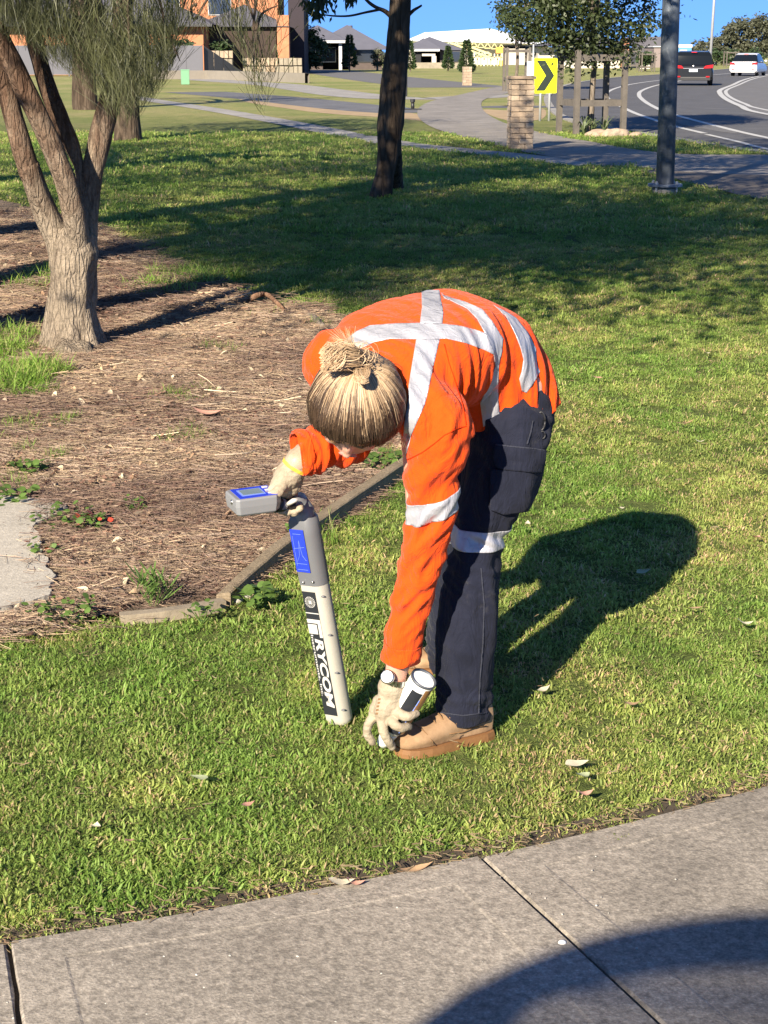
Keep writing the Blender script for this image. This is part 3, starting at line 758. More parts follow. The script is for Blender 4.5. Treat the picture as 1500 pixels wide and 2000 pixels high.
def strip_patch(base, A, B, name, mat, parent, facing=0.02, offs=0.0018, thick=0.0012, test=None):
    bmj = bmesh.new()
    for i in range(len(A) - 1):
        me = cut_patch(base, quad_planes([A[i], A[i + 1], B[i + 1], B[i]]), facing, offs, test=test)
        bmj.from_mesh(me); bpy.data.meshes.remove(me)
    bmesh.ops.remove_doubles(bmj, verts=bmj.verts, dist=0.0006); keep_main(bmj)
    me = bpy.data.meshes.new(name); bmj.to_mesh(me); bmj.free()
    return finish_patch(me, name, mat, parent, thick)
def finish_patch(me, name, mat, parent, thick):
    me.polygons.foreach_set('use_smooth', [True] * len(me.polygons))
    o = link(name, me, mat, parent)
    if thick: md = o.modifiers.new('t', 'SOLIDIFY'); md.thickness = thick; md.offset = -1
    return o
def ring_patch(base, a, b, w, name, mat, parent, offs=0.002, test=None):
    """a band round a limb: a = centre, b = axis direction"""
    d = Vector(b).normalized(); a = Vector(a)
    me = cut_patch(base, [(a + d * w / 2, d), (a - d * w / 2, -d)], None, offs, test=test)
    bmk = bmesh.new(); bmk.from_mesh(me); keep_main(bmk); bmk.to_mesh(me); bmk.free()
    return finish_patch(me, name, mat, parent, 0.0012)

# ---- materials
def cloth(name, c, weave=900, wr=0.12, rough=0.85, dust=None, sheen=0.2, mott=0.08):
    N = NT(name); co = N.coord('Object')
    a = N.noise(co, 7, 5, 0.6); b = N.noise(co, 60, 3, 0.6)
    wv = N.n('ShaderNodeTexWave', wave_type='BANDS'); wv.inputs['Scale'].default_value = weave / 6.28; wv.inputs['Distortion'].default_value = 0.6; wv.bands_direction = 'DIAGONAL'; N.l(co, wv.inputs[0])
    col = N.ramp(a, [(0.3, tuple(x * (1 - mott) for x in c)), (0.7, tuple(min(1, x * (1 + mott)) for x in c))])
    col = N.mix(col, N.ramp(b, [(0.3, (0.93,) * 3), (0.7, (1.05,) * 3)]), 1.0, 'MULTIPLY')
    if dust: col = N.mix(col, dust, N.ramp(N.noise(co, 11, 6, 0.75), [(0.60, (0, 0, 0)), (0.74, (0.55, 0.55, 0.55))]))
    N.set(col=col, rough=rough, spec=0.12); N.b.inputs['Sheen Weight'].default_value = sheen
    cr = N.noise(N.mapping(co, (1.0, 1.0, 0.45), (0.3, 0.5, 0.0)), 15, 5, 0.55, 1.6)
    h_ = N.math('ADD', N.math('MULTIPLY', wv.outputs['Fac'], 0.02), N.math('ADD', N.math('MULTIPLY', b, 0.08), N.math('ABSOLUTE', N.math('SUBTRACT', cr, 0.5))))
    N.bump(h_, 0.75, 0.022)
    return N.m
M_ORANGE = cloth('hi_vis_orange', (0.72, 0.068, 0.004), mott=0.05, sheen=0.1)
M_NAVY = cloth('navy_drill', (0.013, 0.015, 0.028), dust=(0.06, 0.057, 0.058, 1), sheen=0.06, mott=0.25)
M_NAVY2 = cloth('navy_drill_seam', (0.035, 0.038, 0.055), sheen=0.05)
N = NT('retroreflective_tape'); co = N.coord('Object')
N.set(col=N.ramp(N.noise(co, 18, 5, 0.6), [(0.3, (0.34, 0.34, 0.38)), (0.7, (0.48, 0.48, 0.52))]), rough=0.42, spec=0.6, metal=0.25)
N.bump(N.noise(N.mapping(co, (1, 1, 0.4), (0.6, 0.4, 0.2)), 34, 4, 0.6, 1.0), 0.6, 0.009); M_TAPE = N.m
M_SKIN = None
N = NT('skin'); co = N.coord('Object')
N.set(col=N.ramp(N.noise(co, 30, 4, 0.6), [(0.3, (0.52, 0.27, 0.19)), (0.7, (0.64, 0.36, 0.27))]), rough=0.5, spec=0.4)
N.b.inputs['Subsurface Weight'].default_value = 0.12; N.b.inputs['Subsurface Radius'].default_value = (0.012, 0.004, 0.002); N.bump(N.noise(co, 400, 2), 0.1, 0.001); M_SKIN = N.m
N = NT('glove_leather'); co = N.coord('Object')
N.set(col=N.ramp(N.noise(co, 26, 6, 0.7), [(0.3, (0.27, 0.215, 0.15)), (0.6, (0.37, 0.31, 0.225)), (0.8, (0.43, 0.37, 0.28))]), rough=0.75, spec=0.3)
N.bump(N.math('ADD', N.noise(co, 45, 4, 0.6, 1.5), N.noise(co, 260, 2)), 0.5, 0.003); M_GLOVE = N.m
N = NT('tan_nubuck'); co = N.coord('Object')
N.set(col=N.ramp(N.noise(co, 16, 6, 0.7), [(0.3, (0.22, 0.135, 0.075)), (0.55, (0.32, 0.205, 0.118)), (0.75, (0.40, 0.27, 0.165))]), rough=0.85, spec=0.2)
N.bump(N.noise(co, 220, 3), 0.4, 0.001); M_BOOT = N.m
M_SOLE = simple('gum_sole', (0.20, 0.095, 0.035), 0.7, var=0.15, scale=20)
M_LACE = simple('lace', (0.20, 0.11, 0.05), 0.9)
M_STEEL = simple('steel', (0.55, 0.54, 0.52), 0.3, metal=1.0, var=0.1, bump=0)
M_BLACK = simple('black_plastic', (0.018, 0.018, 0.02), 0.45, var=0.2, bump=0.1)
M_WHITE = simple('white_plastic', (0.78, 0.77, 0.74), 0.4, var=0.04, bump=0)

# ---- body under the clothes (one continuous skin)
hipc = Vector((0.282, 3.87, 0.865))
def V(*a): return Vector(a)
Hc = V(-0.060, 3.425, 0.868)                         # head centre
ht = V(0.0, -0.885, 0.465).normalized()               # crown direction
hf = V(-0.20, -0.40, -0.88); hf = (hf - ht * hf.dot(ht)).normalized()   # face direction
hs = ht.cross(hf).normalized()                       # side (her left ear at -hs or hs)
if hs.x < 0: hs = -hs
HM = Matrix((hs, hf, ht)).transposed()
def hp(s, f, t): return Hc + hs * s + hf * f + ht * t
shN = V(0.105, 3.46, 0.85); elN = P(826, 1062, 3.50); wrN = P(774, 1312, 3.545)
shF = V(-0.112, 3.735, 0.925); elF = P(676, 856, 3.73); wrF = P(580, 902, 3.64)
person = empty('person', (0.15, 3.85, 0), 0, 'person bending over in an orange reflective shirt and navy trousers, spray can in one hand', 'person')
PI_ = wmat(person).inverted()
def part(name, me, mat, parent=None, smooth=True):
    if smooth: me.polygons.foreach_set('use_smooth', [True] * len(me.polygons))
    o = link(name, me, mat, parent if parent is not None else person)
    if parent is None: o.matrix_parent_inverse = PI_
    return o
# Vertex coordinates are world coordinates; the parent inverse keeps them in place.
mb = MB()
mb.ball(hp(0, -0.008, 0.012), (0.076, 0.094, 0.098), 24, 16, HM)
mb.ball(hp(0, 0.030, -0.055), (0.058, 0.058, 0.058), 20, 12, HM)      # jaw
mb.ball(hp(0, 0.062, -0.085), (0.028, 0.024, 0.022), 14, 8, HM)       # chin
mb.ball(hp(0, 0.080, -0.020), (0.014, 0.020, 0.026), 12, 8, HM)       # nose
mb.ball(hp(0, 0.096, -0.034), (0.012, 0.011, 0.010), 10, 6, HM)
for sg in (-1, 1):
    mb.ball(hp(sg * 0.036, 0.060, -0.028), (0.024, 0.022, 0.024), 12, 8, HM)    # cheek
    mb.ball(hp(sg * 0.080, -0.004, -0.020), (0.009, 0.017, 0.030), 12, 8, HM)   # ear
    mb.ball(hp(sg * 0.080, -0.002, -0.046), (0.007, 0.010, 0.010), 10, 6, HM)
mb.ball(hp(0, 0.084, -0.060), (0.022, 0.010, 0.0075), 12, 8, HM)      # lips
neck0 = V(-0.03, 3.56, 0.895)
limb(mb, [neck0, hp(0, -0.02, -0.075)], [0.060, 0.052])
limb(mb, [hipc, V(0.16, 3.76, 0.93), V(0.0, 3.60, 0.90)], [0.105, 0.09, 0.08])
limb(mb, [shF * 0.6 + neck0 * 0.4, neck0, shN * 0.5 + neck0 * 0.5 + V(0, 0.02, -0.02)], [0.045, 0.06, 0.04])
limb(mb, [shN + V(-0.03, 0.05, -0.03), elN, wrN.lerp(elN, 0.15), wrN, P(766, 1345, 3.55)], [0.042, 0.038, 0.029, 0.026, 0.028])
limb(mb, [shF, elF, wrF], [0.05, 0.038, 0.027])
limb(mb, [hipc + V(0.03, -0.10, -0.03), P(930, 1050, 3.69), P(906, 1395, 3.665)], [0.075, 0.045, 0.036])
limb(mb, [hipc + V(0.0, 0.10, -0.03), P(895, 1040, 4.0), P(880, 1275, 4.10)], [0.075, 0.045, 0.036])
body = part('body', remesh(mb, 0.0055, 4, name='body'), M_SKIN)
# face features
for sg in (-1, 1):
    mb = MB(); mb.ball(hp(sg * 0.031, 0.0665, -0.004), 0.0120, 12, 8); e = mb.build('eyelid', M_SKIN, body, smooth=True)
    mb = MB(); mb.ball(hp(sg * 0.031, 0.0745, -0.004), (0.001, 0.001, 0.001), 6, 4, HM); mb.tube([hp(sg * 0.031 + q, 0.0775 - abs(q) * 0.25, -0.010 + abs(q) * 0.2) for q in (-0.010, -0.005, 0, 0.005, 0.010)], 0.0010, 5); mb.build('eyelash', M_LACE, e)
    mb = MB(); mb.tube([hp(sg * 0.015, 0.086, 0.012), hp(sg * 0.032, 0.088, 0.018), hp(sg * 0.048, 0.076, 0.012)], [0.002, 0.003, 0.0015], 6); mb.build('eyebrow', M_LACE, body)
mb = MB(); mb.ball(hp(0, 0.0895, -0.060), (0.021, 0.006, 0.0065), 12, 8, HM); mb.build('lips', simple('lip', (0.45, 0.17, 0.14), 0.5, bump=0), body, smooth=True)

# ---- shirt
def ring(c, s, u, a, b, n=32, pw=2.3):
    c, s, u = V(*c), V(*s).normalized(), V(*u); u = (u - s * u.dot(s)).normalized(); r = []
    for k in range(n):
        t = 2 * math.pi * k / n; ca, sa = math.cos(t), math.sin(t)
        r.append(c + s * (a * math.copysign(abs(ca) ** (2 / pw), ca)) + u * (b * math.copysign(abs(sa) ** (2 / pw), sa)))
    return r
rings = [ring((0.290, 3.890, 0.732), (0.16, -0.98, 0.06), (0.84, 0.2, 0.48), 0.196, 0.148),
         ring((0.276, 3.885, 0.775), (0.16, -0.98, 0.06), (0.84, 0.2, 0.48), 0.196, 0.148),
         ring((0.266, 3.880, 0.820), (0.16, -0.98, 0.03), (0.84, 0.2, 0.54), 0.196, 0.142),
         ring((0.230, 3.845, 0.895), (0.28, -0.95, 0.0), (0.62, 0.2, 0.76), 0.190, 0.138),
         ring((0.160, 3.770, 0.940), (0.44, -0.88, -0.08), (0.22, 0.1, 0.98), 0.184, 0.130),
         ring((0.070, 3.685, 0.935), (0.56, -0.80, -0.18), (-0.06, 0.1, 1.0), 0.190, 0.118),
         ring((0.002, 3.618, 0.915), (0.60, -0.76, -0.24), (-0.25, -0.1, 0.96), 0.182, 0.105),
         ring((-0.050, 3.565, 0.895), (0.60, -0.76, -0.24), (-0.45, -0.3, 0.85), 0.130, 0.085),
         ring((-0.070, 3.530, 0.880), (0.60, -0.76, -0.24), (-0.5, -0.4, 0.8), 0.075, 0.070)]
mb = MB(); mb.loft(rings)
limb(mb, [shN + V(-0.03, 0.05, 0.01), shN + V(0.015, 0.0, -0.04), P(842, 930, 3.47), P(846, 985, 3.48), P(826, 1080, 3.50), P(803, 1180, 3.52), P(787, 1250, 3.53), P(783, 1293, 3.535)],
     [0.084, 0.070, 0.061, 0.057, 0.052, 0.047, 0.044, 0.043])
limb(mb, [shF + V(0.03, -0.03, 0), shF + V(-0.01, -0.01, -0.01), shF.lerp(elF, 0.5), elF, P(640, 872, 3.69), P(582, 885, 3.645)], [0.070, 0.064, 0.058, 0.055, 0.052, 0.046])
shirt_me = remesh(mb, 0.0055, 10, name='shirt')
spine_d = V(-0.66, -0.60, 0.12).normalized()
def folds(p, n):
    # creases run round the trunk and slant down the sleeves
    if p.y < 3.62 and p.z < 0.80:       # near sleeve
        q = V(p.x * 6 + p.z * 9, p.y * 6, p.z * 20 - p.x * 26)
        return 0.011 * (0.22 - abs(mnoise.noise(q)) * 1.8) + 0.006 * mnoise.noise(q * 2.1)
    s = p.dot(spine_d); w = 0.03 * mnoise.noise(p * 5)
    q = V((s + w) * 26, (p.z - 0.9) * 5, (p.x * 0.7 + p.y) * 4)
    r = mnoise.noise(q); r2 = mnoise.noise(q * 2.2 + V(7, 1, 3))
    amp = 0.5 + 1.0 * max(0, min(1, (1.03 - p.z) / 0.25))
    return amp * (0.014 * (0.5 - abs(r) * 2.0) + 0.006 * r2)
displace(shirt_me, folds); blur(shirt_me, 1)
# open the hem, the collar and the cuffs
def open_cut(me, cuts):
    bm = bmesh.new(); bm.from_mesh(me)
    for co, no, rad_ in cuts:
        no = Vector(no).normalized(); near = [f for f in bm.faces if (f.calc_center_median() - co).length < rad_]
        g = near + list({e for f in near for e in f.edges}) + list({v for f in near for v in f.verts})
        r = bmesh.ops.bisect_plane(bm, geom=g, plane_co=co, plane_no=no)
        dl = [f for f in bm.faces if (f.calc_center_median() - co).length < rad_ and (f.calc_center_median() - co).dot(no) > 0]
        bmesh.ops.delete(bm, geom=dl, context='FACES')
    bm.to_mesh(me); bm.free()
arm_d = (P(783, 1293, 3.535) - P(787, 1250, 3.53)).normalized(); farm_d = (P(596, 890, 3.645) - P(660, 876, 3.67)).normalized()
hem_c = V(0.292, 3.885, 0.736)
hem_n = V(0.50, 0.05, -0.82)
solid_shirt = shirt_me.copy()
open_cut(shirt_me, [(P(783, 1289, 3.535), arm_d, 0.09), (P(580, 887, 3.645), farm_d, 0.08), (hem_c, hem_n, 0.27)])
shirt = part('shirt', shirt_me, M_ORANGE)
md = shirt.modifiers.new('t', 'SOLIDIFY'); md.thickness = 0.003; md.offset = -1
body_par = shirt
def tp(A, B, name='reflective_tape', base=None, **k):
    return strip_patch(base or shirt_me, A, B, name, M_TAPE, shirt, **k)
not_arm = lambda c: not (c.y < 3.60 and c.z < 0.78)
tp([(630, 712), (648, 690), (660, 676), (695, 647), (722, 635), (772, 631), (822, 630), (865, 632), (896, 635), (927, 643), (950, 651)],
   [(660, 735), (672, 712), (682, 700), (705, 680), (730, 668), (762, 661), (813, 662), (873, 661), (911, 670), (945, 683), (968, 694)], test=not_arm)
tp([(823, 566), (824, 599), (820, 631)], [(858, 566), (866, 610), (864, 631)], test=not_arm)
tp([(813, 662), (803, 722), (798, 753), (797, 777), (790, 823), (786, 870), (784, 900)], [(859, 662), (845, 722), (836, 765), (830, 790), (820, 812), (803, 850), (794, 885)], offs=0.0018)
tp([(858, 566), (869, 577), (907, 588), (942, 603), (961, 626), (983, 661), (981, 688), (975, 712), (974, 735), (973, 761), (974, 792), (977, 812)],
   [(868, 582), (880, 586), (912, 602), (932, 622), (945, 645), (962, 684), (966, 697), (968, 715), (962, 735), (950, 761), (938, 788), (944, 834)], test=not_arm)
tp([(880, 566), (907, 571), (958, 592), (990, 609), (1008, 620), (1031, 649), (1047, 680), (1049, 712), (1055, 726), (1040, 753), (1028, 768)],
   [(884, 574), (907, 577), (954, 597), (987, 615), (996, 630), (1008, 655), (1018, 682), (1023, 703), (1019, 726), (1014, 740), (1020, 764)], test=not_arm)
arm_up = (P(846, 985, 3.48) - P(838, 950, 3.475)).normalized()
is_arm = lambda c: c.y < 3.62 and c.z < 0.80 and c.x > 0.0
ring_patch(shirt_me, P(846, 984, 3.48), (V(*arm_up) + V(0.1, 0, 0)), 0.046, 'reflective_tape', M_TAPE, shirt, test=is_arm)
# armhole and yoke seams
M_SEAM = cloth('orange_seam', (0.50, 0.034, 0.003), sheen=0.0)
def shirt_seam(pts, w=2.2):
    L, R = [], []
    for i, p in enumerate(pts):
        a = Vector(pts[max(0, i - 1)]); b = Vector(pts[min(len(pts) - 1, i + 1)]); d = (b - a).normalized(); L.append((p[0] - d.y * w / 2, p[1] + d.x * w / 2)); R.append((p[0] + d.y * w / 2, p[1] - d.x * w / 2))
    strip_patch(shirt_me, L, R, 'seam', M_SEAM, shirt, offs=0.0012, thick=0.0012)
shirt_seam([(911, 832), (893, 838), (868, 850), (846, 868), (824, 884), (800, 896), (784, 900)])
shirt_seam([(868, 672), (878, 712), (892, 752), (905, 792), (911, 830)], 1.6)
# cuff seam bands
def hem_band(c, d, w, test, nm='cuff'): return ring_patch(shirt_me, c, d, w, nm, M_ORANGE, shirt, offs=0.0022, test=test)
hem_band(P(784, 1272, 3.533), arm_d, 0.045, lambda c: c.z < 0.45)
hem_band(P(594, 885, 3.65), farm_d, 0.026, lambda c: c.x < -0.09 and c.z < 0.80)
# collar round the neck
mb = MB(); cax = (hp(0, -0.02, -0.07) - neck0).normalized(); cs = V(0.6, -0.76, -0.24)
r1 = ring(tuple(neck0 + cax * 0.01), tuple(cs), (-0.5, -0.4, 0.8), 0.088, 0.078, 28, 2.0); r2 = ring(tuple(neck0 + cax * 0.055), tuple(cs), (-0.5, -0.4, 0.8), 0.074, 0.066, 28, 2.0)
mb.loft([r1, r2], caps=False); o = mb.build('collar', M_ORANGE, shirt, smooth=True); md = o.modifiers.new('t', 'SOLIDIFY'); md.thickness = 0.003

# ---- trousers
mb = MB()
mb.ball(hipc + V(-0.006, 0, -0.030), (0.112, 0.155, 0.110), 28, 18)
mb.ball(hipc + V(-0.010, -0.070, -0.035), (0.098, 0.088, 0.112), 24, 14); mb.ball(hipc + V(-0.006, 0.065, -0.03), (0.103, 0.094, 0.115), 24, 14)
nleg = [(1002, 800, 3.775, 166), (984, 880, 3.745, 158), (966, 960, 3.72, 134), (934, 1045, 3.695, 100), (921, 1120, 3.685, 108), (913, 1210, 3.675, 124), (907, 1310, 3.67, 122), (904, 1370, 3.665, 112), (904, 1404, 3.665, 110)]
limb(mb, [P(x, y, Y) for x, y, Y, w in nleg], [w / 2 / 830 for x, y, Y, w in nleg], 24)
fleg = [(975, 790, 3.97, 170), (945, 880, 3.985, 150), (915, 960, 3.99, 125), (893, 1030, 4.0, 98), (888, 1120, 4.03, 100), (884, 1210, 4.07, 106), (880, 1270, 4.10, 104), (886, 1302, 4.13, 112)]
limb(mb, [P(x, y, Y) for x, y, Y, w in fleg], [w / 2 / 790 for x, y, Y, w in fleg], 24)
trou_me = remesh(mb, 0.0055, 8, name='trousers')
def tfolds(p, n):
    kn = math.exp(-((p.z - 0.46) / 0.09) ** 2) + 0.8 * math.exp(-((p.z - 0.10) / 0.06) ** 2) + 0.7 * math.exp(-((p.z - 0.78) / 0.08) ** 2)
    q = V(p.x * 9, p.y * 9, p.z * 34 + p.x * 16); q2 = V(p.x * 26 + p.z * 3, p.y * 26, p.z * 6)
    return 0.017 * kn * (0.3 - abs(mnoise.noise(q)) * 1.5) + 0.008 * mnoise.noise(q2) + 0.004 * mnoise.noise(p * 30)
displace(trou_me, tfolds); blur(trou_me, 1)
nd_ = (P(904, 1404, 3.665) - P(904, 1370, 3.665)).normalized(); fd_ = (P(880, 1292, 4.115) - P(880, 1270, 4.10)).normalized()
open_cut(trou_me, [(P(903, 1401, 3.665), nd_, 0.10), (P(886, 1299, 4.13), fd_, 0.10)])
trousers = part('trousers', trou_me, M_NAVY)
md = trousers.modifiers.new('t', 'SOLIDIFY'); md.thickness = 0.003; md.offset = -1
near_leg = lambda c: c.y < 3.86
far_leg = lambda c: c.y > 3.86
M_TAPE2 = M_TAPE
ring_patch(trou_me, P(931, 1045, 3.695), V(-0.06, 0.0, -1), 0.046, 'knee_tape', M_TAPE2, trousers, test=near_leg)
ring_patch(trou_me, P(893, 1030, 4.0), V(-0.04, 0.05, -1), 0.046, 'knee_tape', M_TAPE2, trousers, test=lambda c: c.y > 3.86 and c.z < 0.65)
# cargo pocket: body and flap, seams
pk = strip_patch(trou_me, [(957, 918), (957, 960), (958, 996), (985, 1006), (1010, 1004)], [(1064, 914), (1056, 950), (1046, 985), (1030, 1000), (1018, 1006)], 'cargo_pocket', M_NAVY, trousers, offs=0.012, thick=0.011, facing=0.0, test=near_leg)
strip_patch(trou_me, [(967, 868), (962, 890), (968, 912), (985, 918)], [(1068, 880), (1066, 900), (1062, 922), (1050, 924)], 'pocket_flap', M_NAVY, trousers, offs=0.016, thick=0.012, facing=0.0, test=near_leg)
def seam(ptsA, w, nm='seam', base=None, off=0.0022, mat=None):
    L, R = [], []
    for i, p in enumerate(ptsA):
        a = Vector(ptsA[max(0, i - 1)]); b = Vector(ptsA[min(len(ptsA) - 1, i + 1)]); d = (b - a).normalized(); L.append((p[0] - d.y * w / 2, p[1] + d.x * w / 2)); R.append((p[0] + d.y * w / 2, p[1] - d.x * w / 2))
    strip_patch(base or trou_me, L, R, nm, mat or M_NAVY2, trousers, offs=off, thick=0.0015, facing=0.0, test=near_leg)
seam([(940, 1110), (946, 1180), (944, 1260), (938, 1330), (936, 1395)], 2.5)
seam([(1042, 822), (1036, 850), (1030, 868)], 2.5)
seam([(968, 868), (1000, 872), (1040, 876), (1066, 880)], 2.5, off=0.0165)
seam([(856, 1391), (904, 1398), (952, 1392)], 2.2)
# key clip on the hip
mb = MB(); kp = P(1056, 822, 3.70); cl = []
for k in range(17):
    a = 2 * math.pi * k / 16; cl.append(kp + V(0.010 * math.cos(a), -0.004, 0.022 * math.sin(a)))
mb.tube(cl, 0.0025, 6); cl2 = [kp + V(0.004 + 0.007 * math.cos(a), -0.006, -0.032 + 0.009 * math.sin(a)) for a in np.linspace(0, 6.283, 13)]
mb.tube(cl2, 0.0018, 6); part('key_clip', mb.mesh('key_clip'), M_BLACK)

# ---- boots
def boot(heel, toe, L=None):
    heel, toe = Vector(heel), Vector(toe); d = (toe - heel); L = L or d.length; d.normalize(); s = V(-d.y, d.x, 0)
    M = Matrix((d, s, V(0, 0, 1))).transposed(); k = L / 0.28
    def at(x, y, z): return heel + M @ V(x * k, y * k, z * k)
    root_me = MB(); prof = [(0.004, 0.026, 0.10), (0.03, 0.035, 0.135), (0.065, 0.037, 0.140), (0.10, 0.038, 0.118), (0.135, 0.042, 0.094), (0.17, 0.047, 0.078), (0.205, 0.049, 0.068), (0.24, 0.044, 0.060), (0.262, 0.034, 0.050), (0.276, 0.018, 0.036)]
    rings_ = []
    for x, w, h in prof:
        r = []
        for a in np.linspace(0, 2 * math.pi, 25)[:-1]:
            ca, sa = math.cos(a), math.sin(a); zz = 0.022 + (h - 0.022) * (0.5 + 0.5 * sa) if sa > -0.7 else 0.022
            ww = w * (abs(ca) ** 0.6) * math.copysign(1, ca) * (1.0 - 0.25 * max(0, sa) ** 2 * (h > 0.09)); r.append(at(x, ww, zz))
        rings_.append(r)
    root_me.loft(rings_); mb2 = root_me
    limb(mb2, [at(0.055, 0, 0.10), at(0.06, 0, 0.17)], [0.040 * k, 0.042 * k])
    me = remesh(mb2, 0.0035, 5, name='boot'); up = part('boot', me, M_BOOT)
    # sole with a heel step
    mb2 = MB(); out = []
    for x, w, h in prof: out.append((x, w + 0.0045))
    poly = [at(-0.002, -0.012, 0)] + [at(x, -w, 0) for x, w in out] + [at(0.284, 0, 0)] + [at(x, w, 0) for x, w in out[::-1]] + [at(-0.002, 0.012, 0)]
    n = len(poly); mb2.loft([[p + V(0, 0, 0.0) for p in poly], [p + V(0, 0, 0.010) for p in poly], [p.lerp(at(0.14, 0, 0), 0.02) + V(0, 0, 0.021) for p in poly]])
    mb2.build('sole', M_SOLE, up)
    # toe cap seam and laces
    mb2 = MB()
    for j, (x, z) in enumerate([(0.175, 0.079), (0.155, 0.087), (0.135, 0.097), (0.115, 0.110)]):
        zz = z + 0.003
        mb2.tube([at(x - 0.004, -0.026, zz - 0.014), at(x, -0.012, zz), at(x + 0.004, 0.012, zz), at(x, 0.026, zz - 0.014)], 0.0022 * k, 6)
        mb2.ball(at(x - 0.004, -0.028, zz - 0.016), 0.0032 * k, 8, 5); mb2.ball(at(x, 0.028, zz - 0.016), 0.0032 * k, 8, 5)
    mb2.tube([at(0.120, 0.0, 0.110), at(0.128, 0.022, 0.108), at(0.130, 0.036, 0.088), at(0.127, 0.041, 0.070)], 0.0020 * k, 6)
    mb2.tube([at(0.120, 0.0, 0.110), at(0.135, 0.018, 0.104), at(0.142, 0.032, 0.086)], 0.0020 * k, 6)
    mb2.build('lace', M_LACE, up, smooth=True)
    mb2 = MB(); mb2.tube([at(0.208 + 0.022 * math.cos(a) - 0.01 , 0.0515 * math.sin(a), 0.024 + 0.046 * max(0, math.cos(a)) ** 0.7) for a in np.linspace(-1.5, 1.5, 15)], 0.0014, 5)
    for sg in (-1, 1): mb2.tube([at(0.15, sg * 0.0445, 0.05), at(0.11, sg * 0.042, 0.045), at(0.07, sg * 0.040, 0.05), at(0.035, sg * 0.037, 0.045)], 0.0012, 5)
    mb2.build('stitching', M_LACE, up, smooth=True)
    return up
boot((0.258, 3.690, 0.0), (0.036, 3.570, 0.0), 0.26)
boot((0.295, 4.17, -0.004), (0.075, 4.115, -0.004), 0.25)

# ---- gloves
def glove(parts, name='glove', voxel=0.0021, wr=0.0013):
    mb2 = MB()
    for pts, rr in parts: limb(mb2, pts, rr, 14)
    me = remesh(mb2, voxel, 5, name=name)
    displace(me, lambda p, n: wr * mnoise.noise(p * 90) + wr * 0.8 * mnoise.noise(V(p.x * 40, p.y * 40, p.z * 170)))
    return part(name, me, M_GLOVE)
# the hand that holds the spray can
HY = 3.545
glove([([P(764, 1341, HY), P(762, 1358, HY), P(758, 1376, HY)], [0.032, 0.029, 0.031]),
       ([P(744, 1372, HY + .01), P(736, 1390, HY + .01), P(731, 1402, HY + .01)], [0.021, 0.020, 0.014]),
       ([P(774, 1368, HY), P(768, 1390, HY - .008), P(762, 1402, HY - .01)], [0.022, 0.022, 0.015]),
       ([P(755, 1375, HY - .006), P(750, 1392, HY - .010), P(748, 1404, HY - .012)], [0.026, 0.024, 0.016]),
       ([P(730, 1400, HY + .004), P(720, 1414, HY + .002), P(717, 1432, HY + .004), P(727, 1449, HY + .012)], [0.0125, 0.0115, 0.0105, 0.0095]),
       ([P(744, 1402, HY - .014), P(748, 1422, HY - .026), P(755, 1442, HY - .024), P(766, 1458, HY - .008)], [0.0130, 0.0120, 0.0110, 0.0100]),
       ([P(759, 1400, HY - .014), P(770, 1414, HY - .034), P(784, 1421, HY - .036), P(798, 1419, HY - .020)], [0.0130, 0.0118, 0.0108, 0.0098]),
       ([P(771, 1388, HY - .012), P(786, 1397, HY - .034), P(800, 1399, HY - .036), P(812, 1394, HY - .022)], [0.0130, 0.0118, 0.0108, 0.0098]),
       ([P(768, 1358, HY + .022), P(790, 1372, HY + .048), P(800, 1392, HY + .056), P(796, 1405, HY + .056)], [0.015, 0.0135, 0.012, 0.010])])
# the hand on the locator's grip
GY = 3.66
gl2 = [([P(596, 892, GY - .004), P(582, 904, GY - .01), P(572, 918, GY - .01), P(560, 932, GY - .012)], [0.034, 0.033, 0.031, 0.033]),
       ([P(560, 930, GY - .02), P(545, 950, GY - .03), P(536, 958, GY - .034)], [0.026, 0.024, 0.017]),
       ([P(572, 936, GY), P(566, 954, GY - .004), P(562, 962, GY - .004)], [0.026, 0.023, 0.016]),
       ([P(553, 944, GY - .01), P(548, 956, GY - .01)], [0.026, 0.022]),
       # thumb along the near side, fingers closing round the grip from the far side
       ([P(552, 948, GY - .040), P(541, 962, GY - .056), P(530, 970, GY - .056), P(520, 968, GY - .050)], [0.0145, 0.013, 0.0120, 0.0105]),
       ([P(542, 952, GY + .012), P(534, 968, GY + .018), P(540, 990, GY + .008), P(550, 996, GY - .014)], [0.0125, 0.0118, 0.011, 0.010]),
       ([P(552, 955, GY + .014), P(547, 975, GY + .020), P(553, 996, GY + .008), P(563, 1000, GY - .014)], [0.0125, 0.0118, 0.011, 0.010]),
       ([P(563, 957, GY + .014), P(560, 978, GY + .020), P(567, 998, GY + .008), P(576, 1000, GY - .014)], [0.0125, 0.0118, 0.011, 0.010]),
       ([P(572, 957, GY + .012), P(574, 976, GY + .018), P(580, 992, GY + .006), P(586, 992, GY - .014)], [0.0120, 0.0112, 0.0105, 0.0095])]
g2 = glove(gl2)
# yellow cuff hem of that glove
cdir = (P(572, 918, GY - .01) - P(586, 896, GY - .01)).normalized()
o = ring_patch(g2.data, P(577, 911, GY - .01), cdir, 0.008, 'glove_hem', simple('yellow_hem', (0.75, 0.50, 0.05), 0.7, bump=0), g2, offs=0.0015)
# print on the back of the glove
g1 = [o for o in bpy.data.objects if o.name == 'glove'][0]
for k, (x, y) in enumerate([(741, 1366), (740, 1373), (738, 1380), (737, 1387), (736, 1394)]):
    strip_patch(g1.data, [(x - 2.4, y - 2.2), (x - 3, y + 2.0)], [(x + 2.6, y - 2.6), (x + 2, y + 1.4)], 'glove_print', M_LACE, g1, offs=0.0006, thick=0.0, facing=0.1)

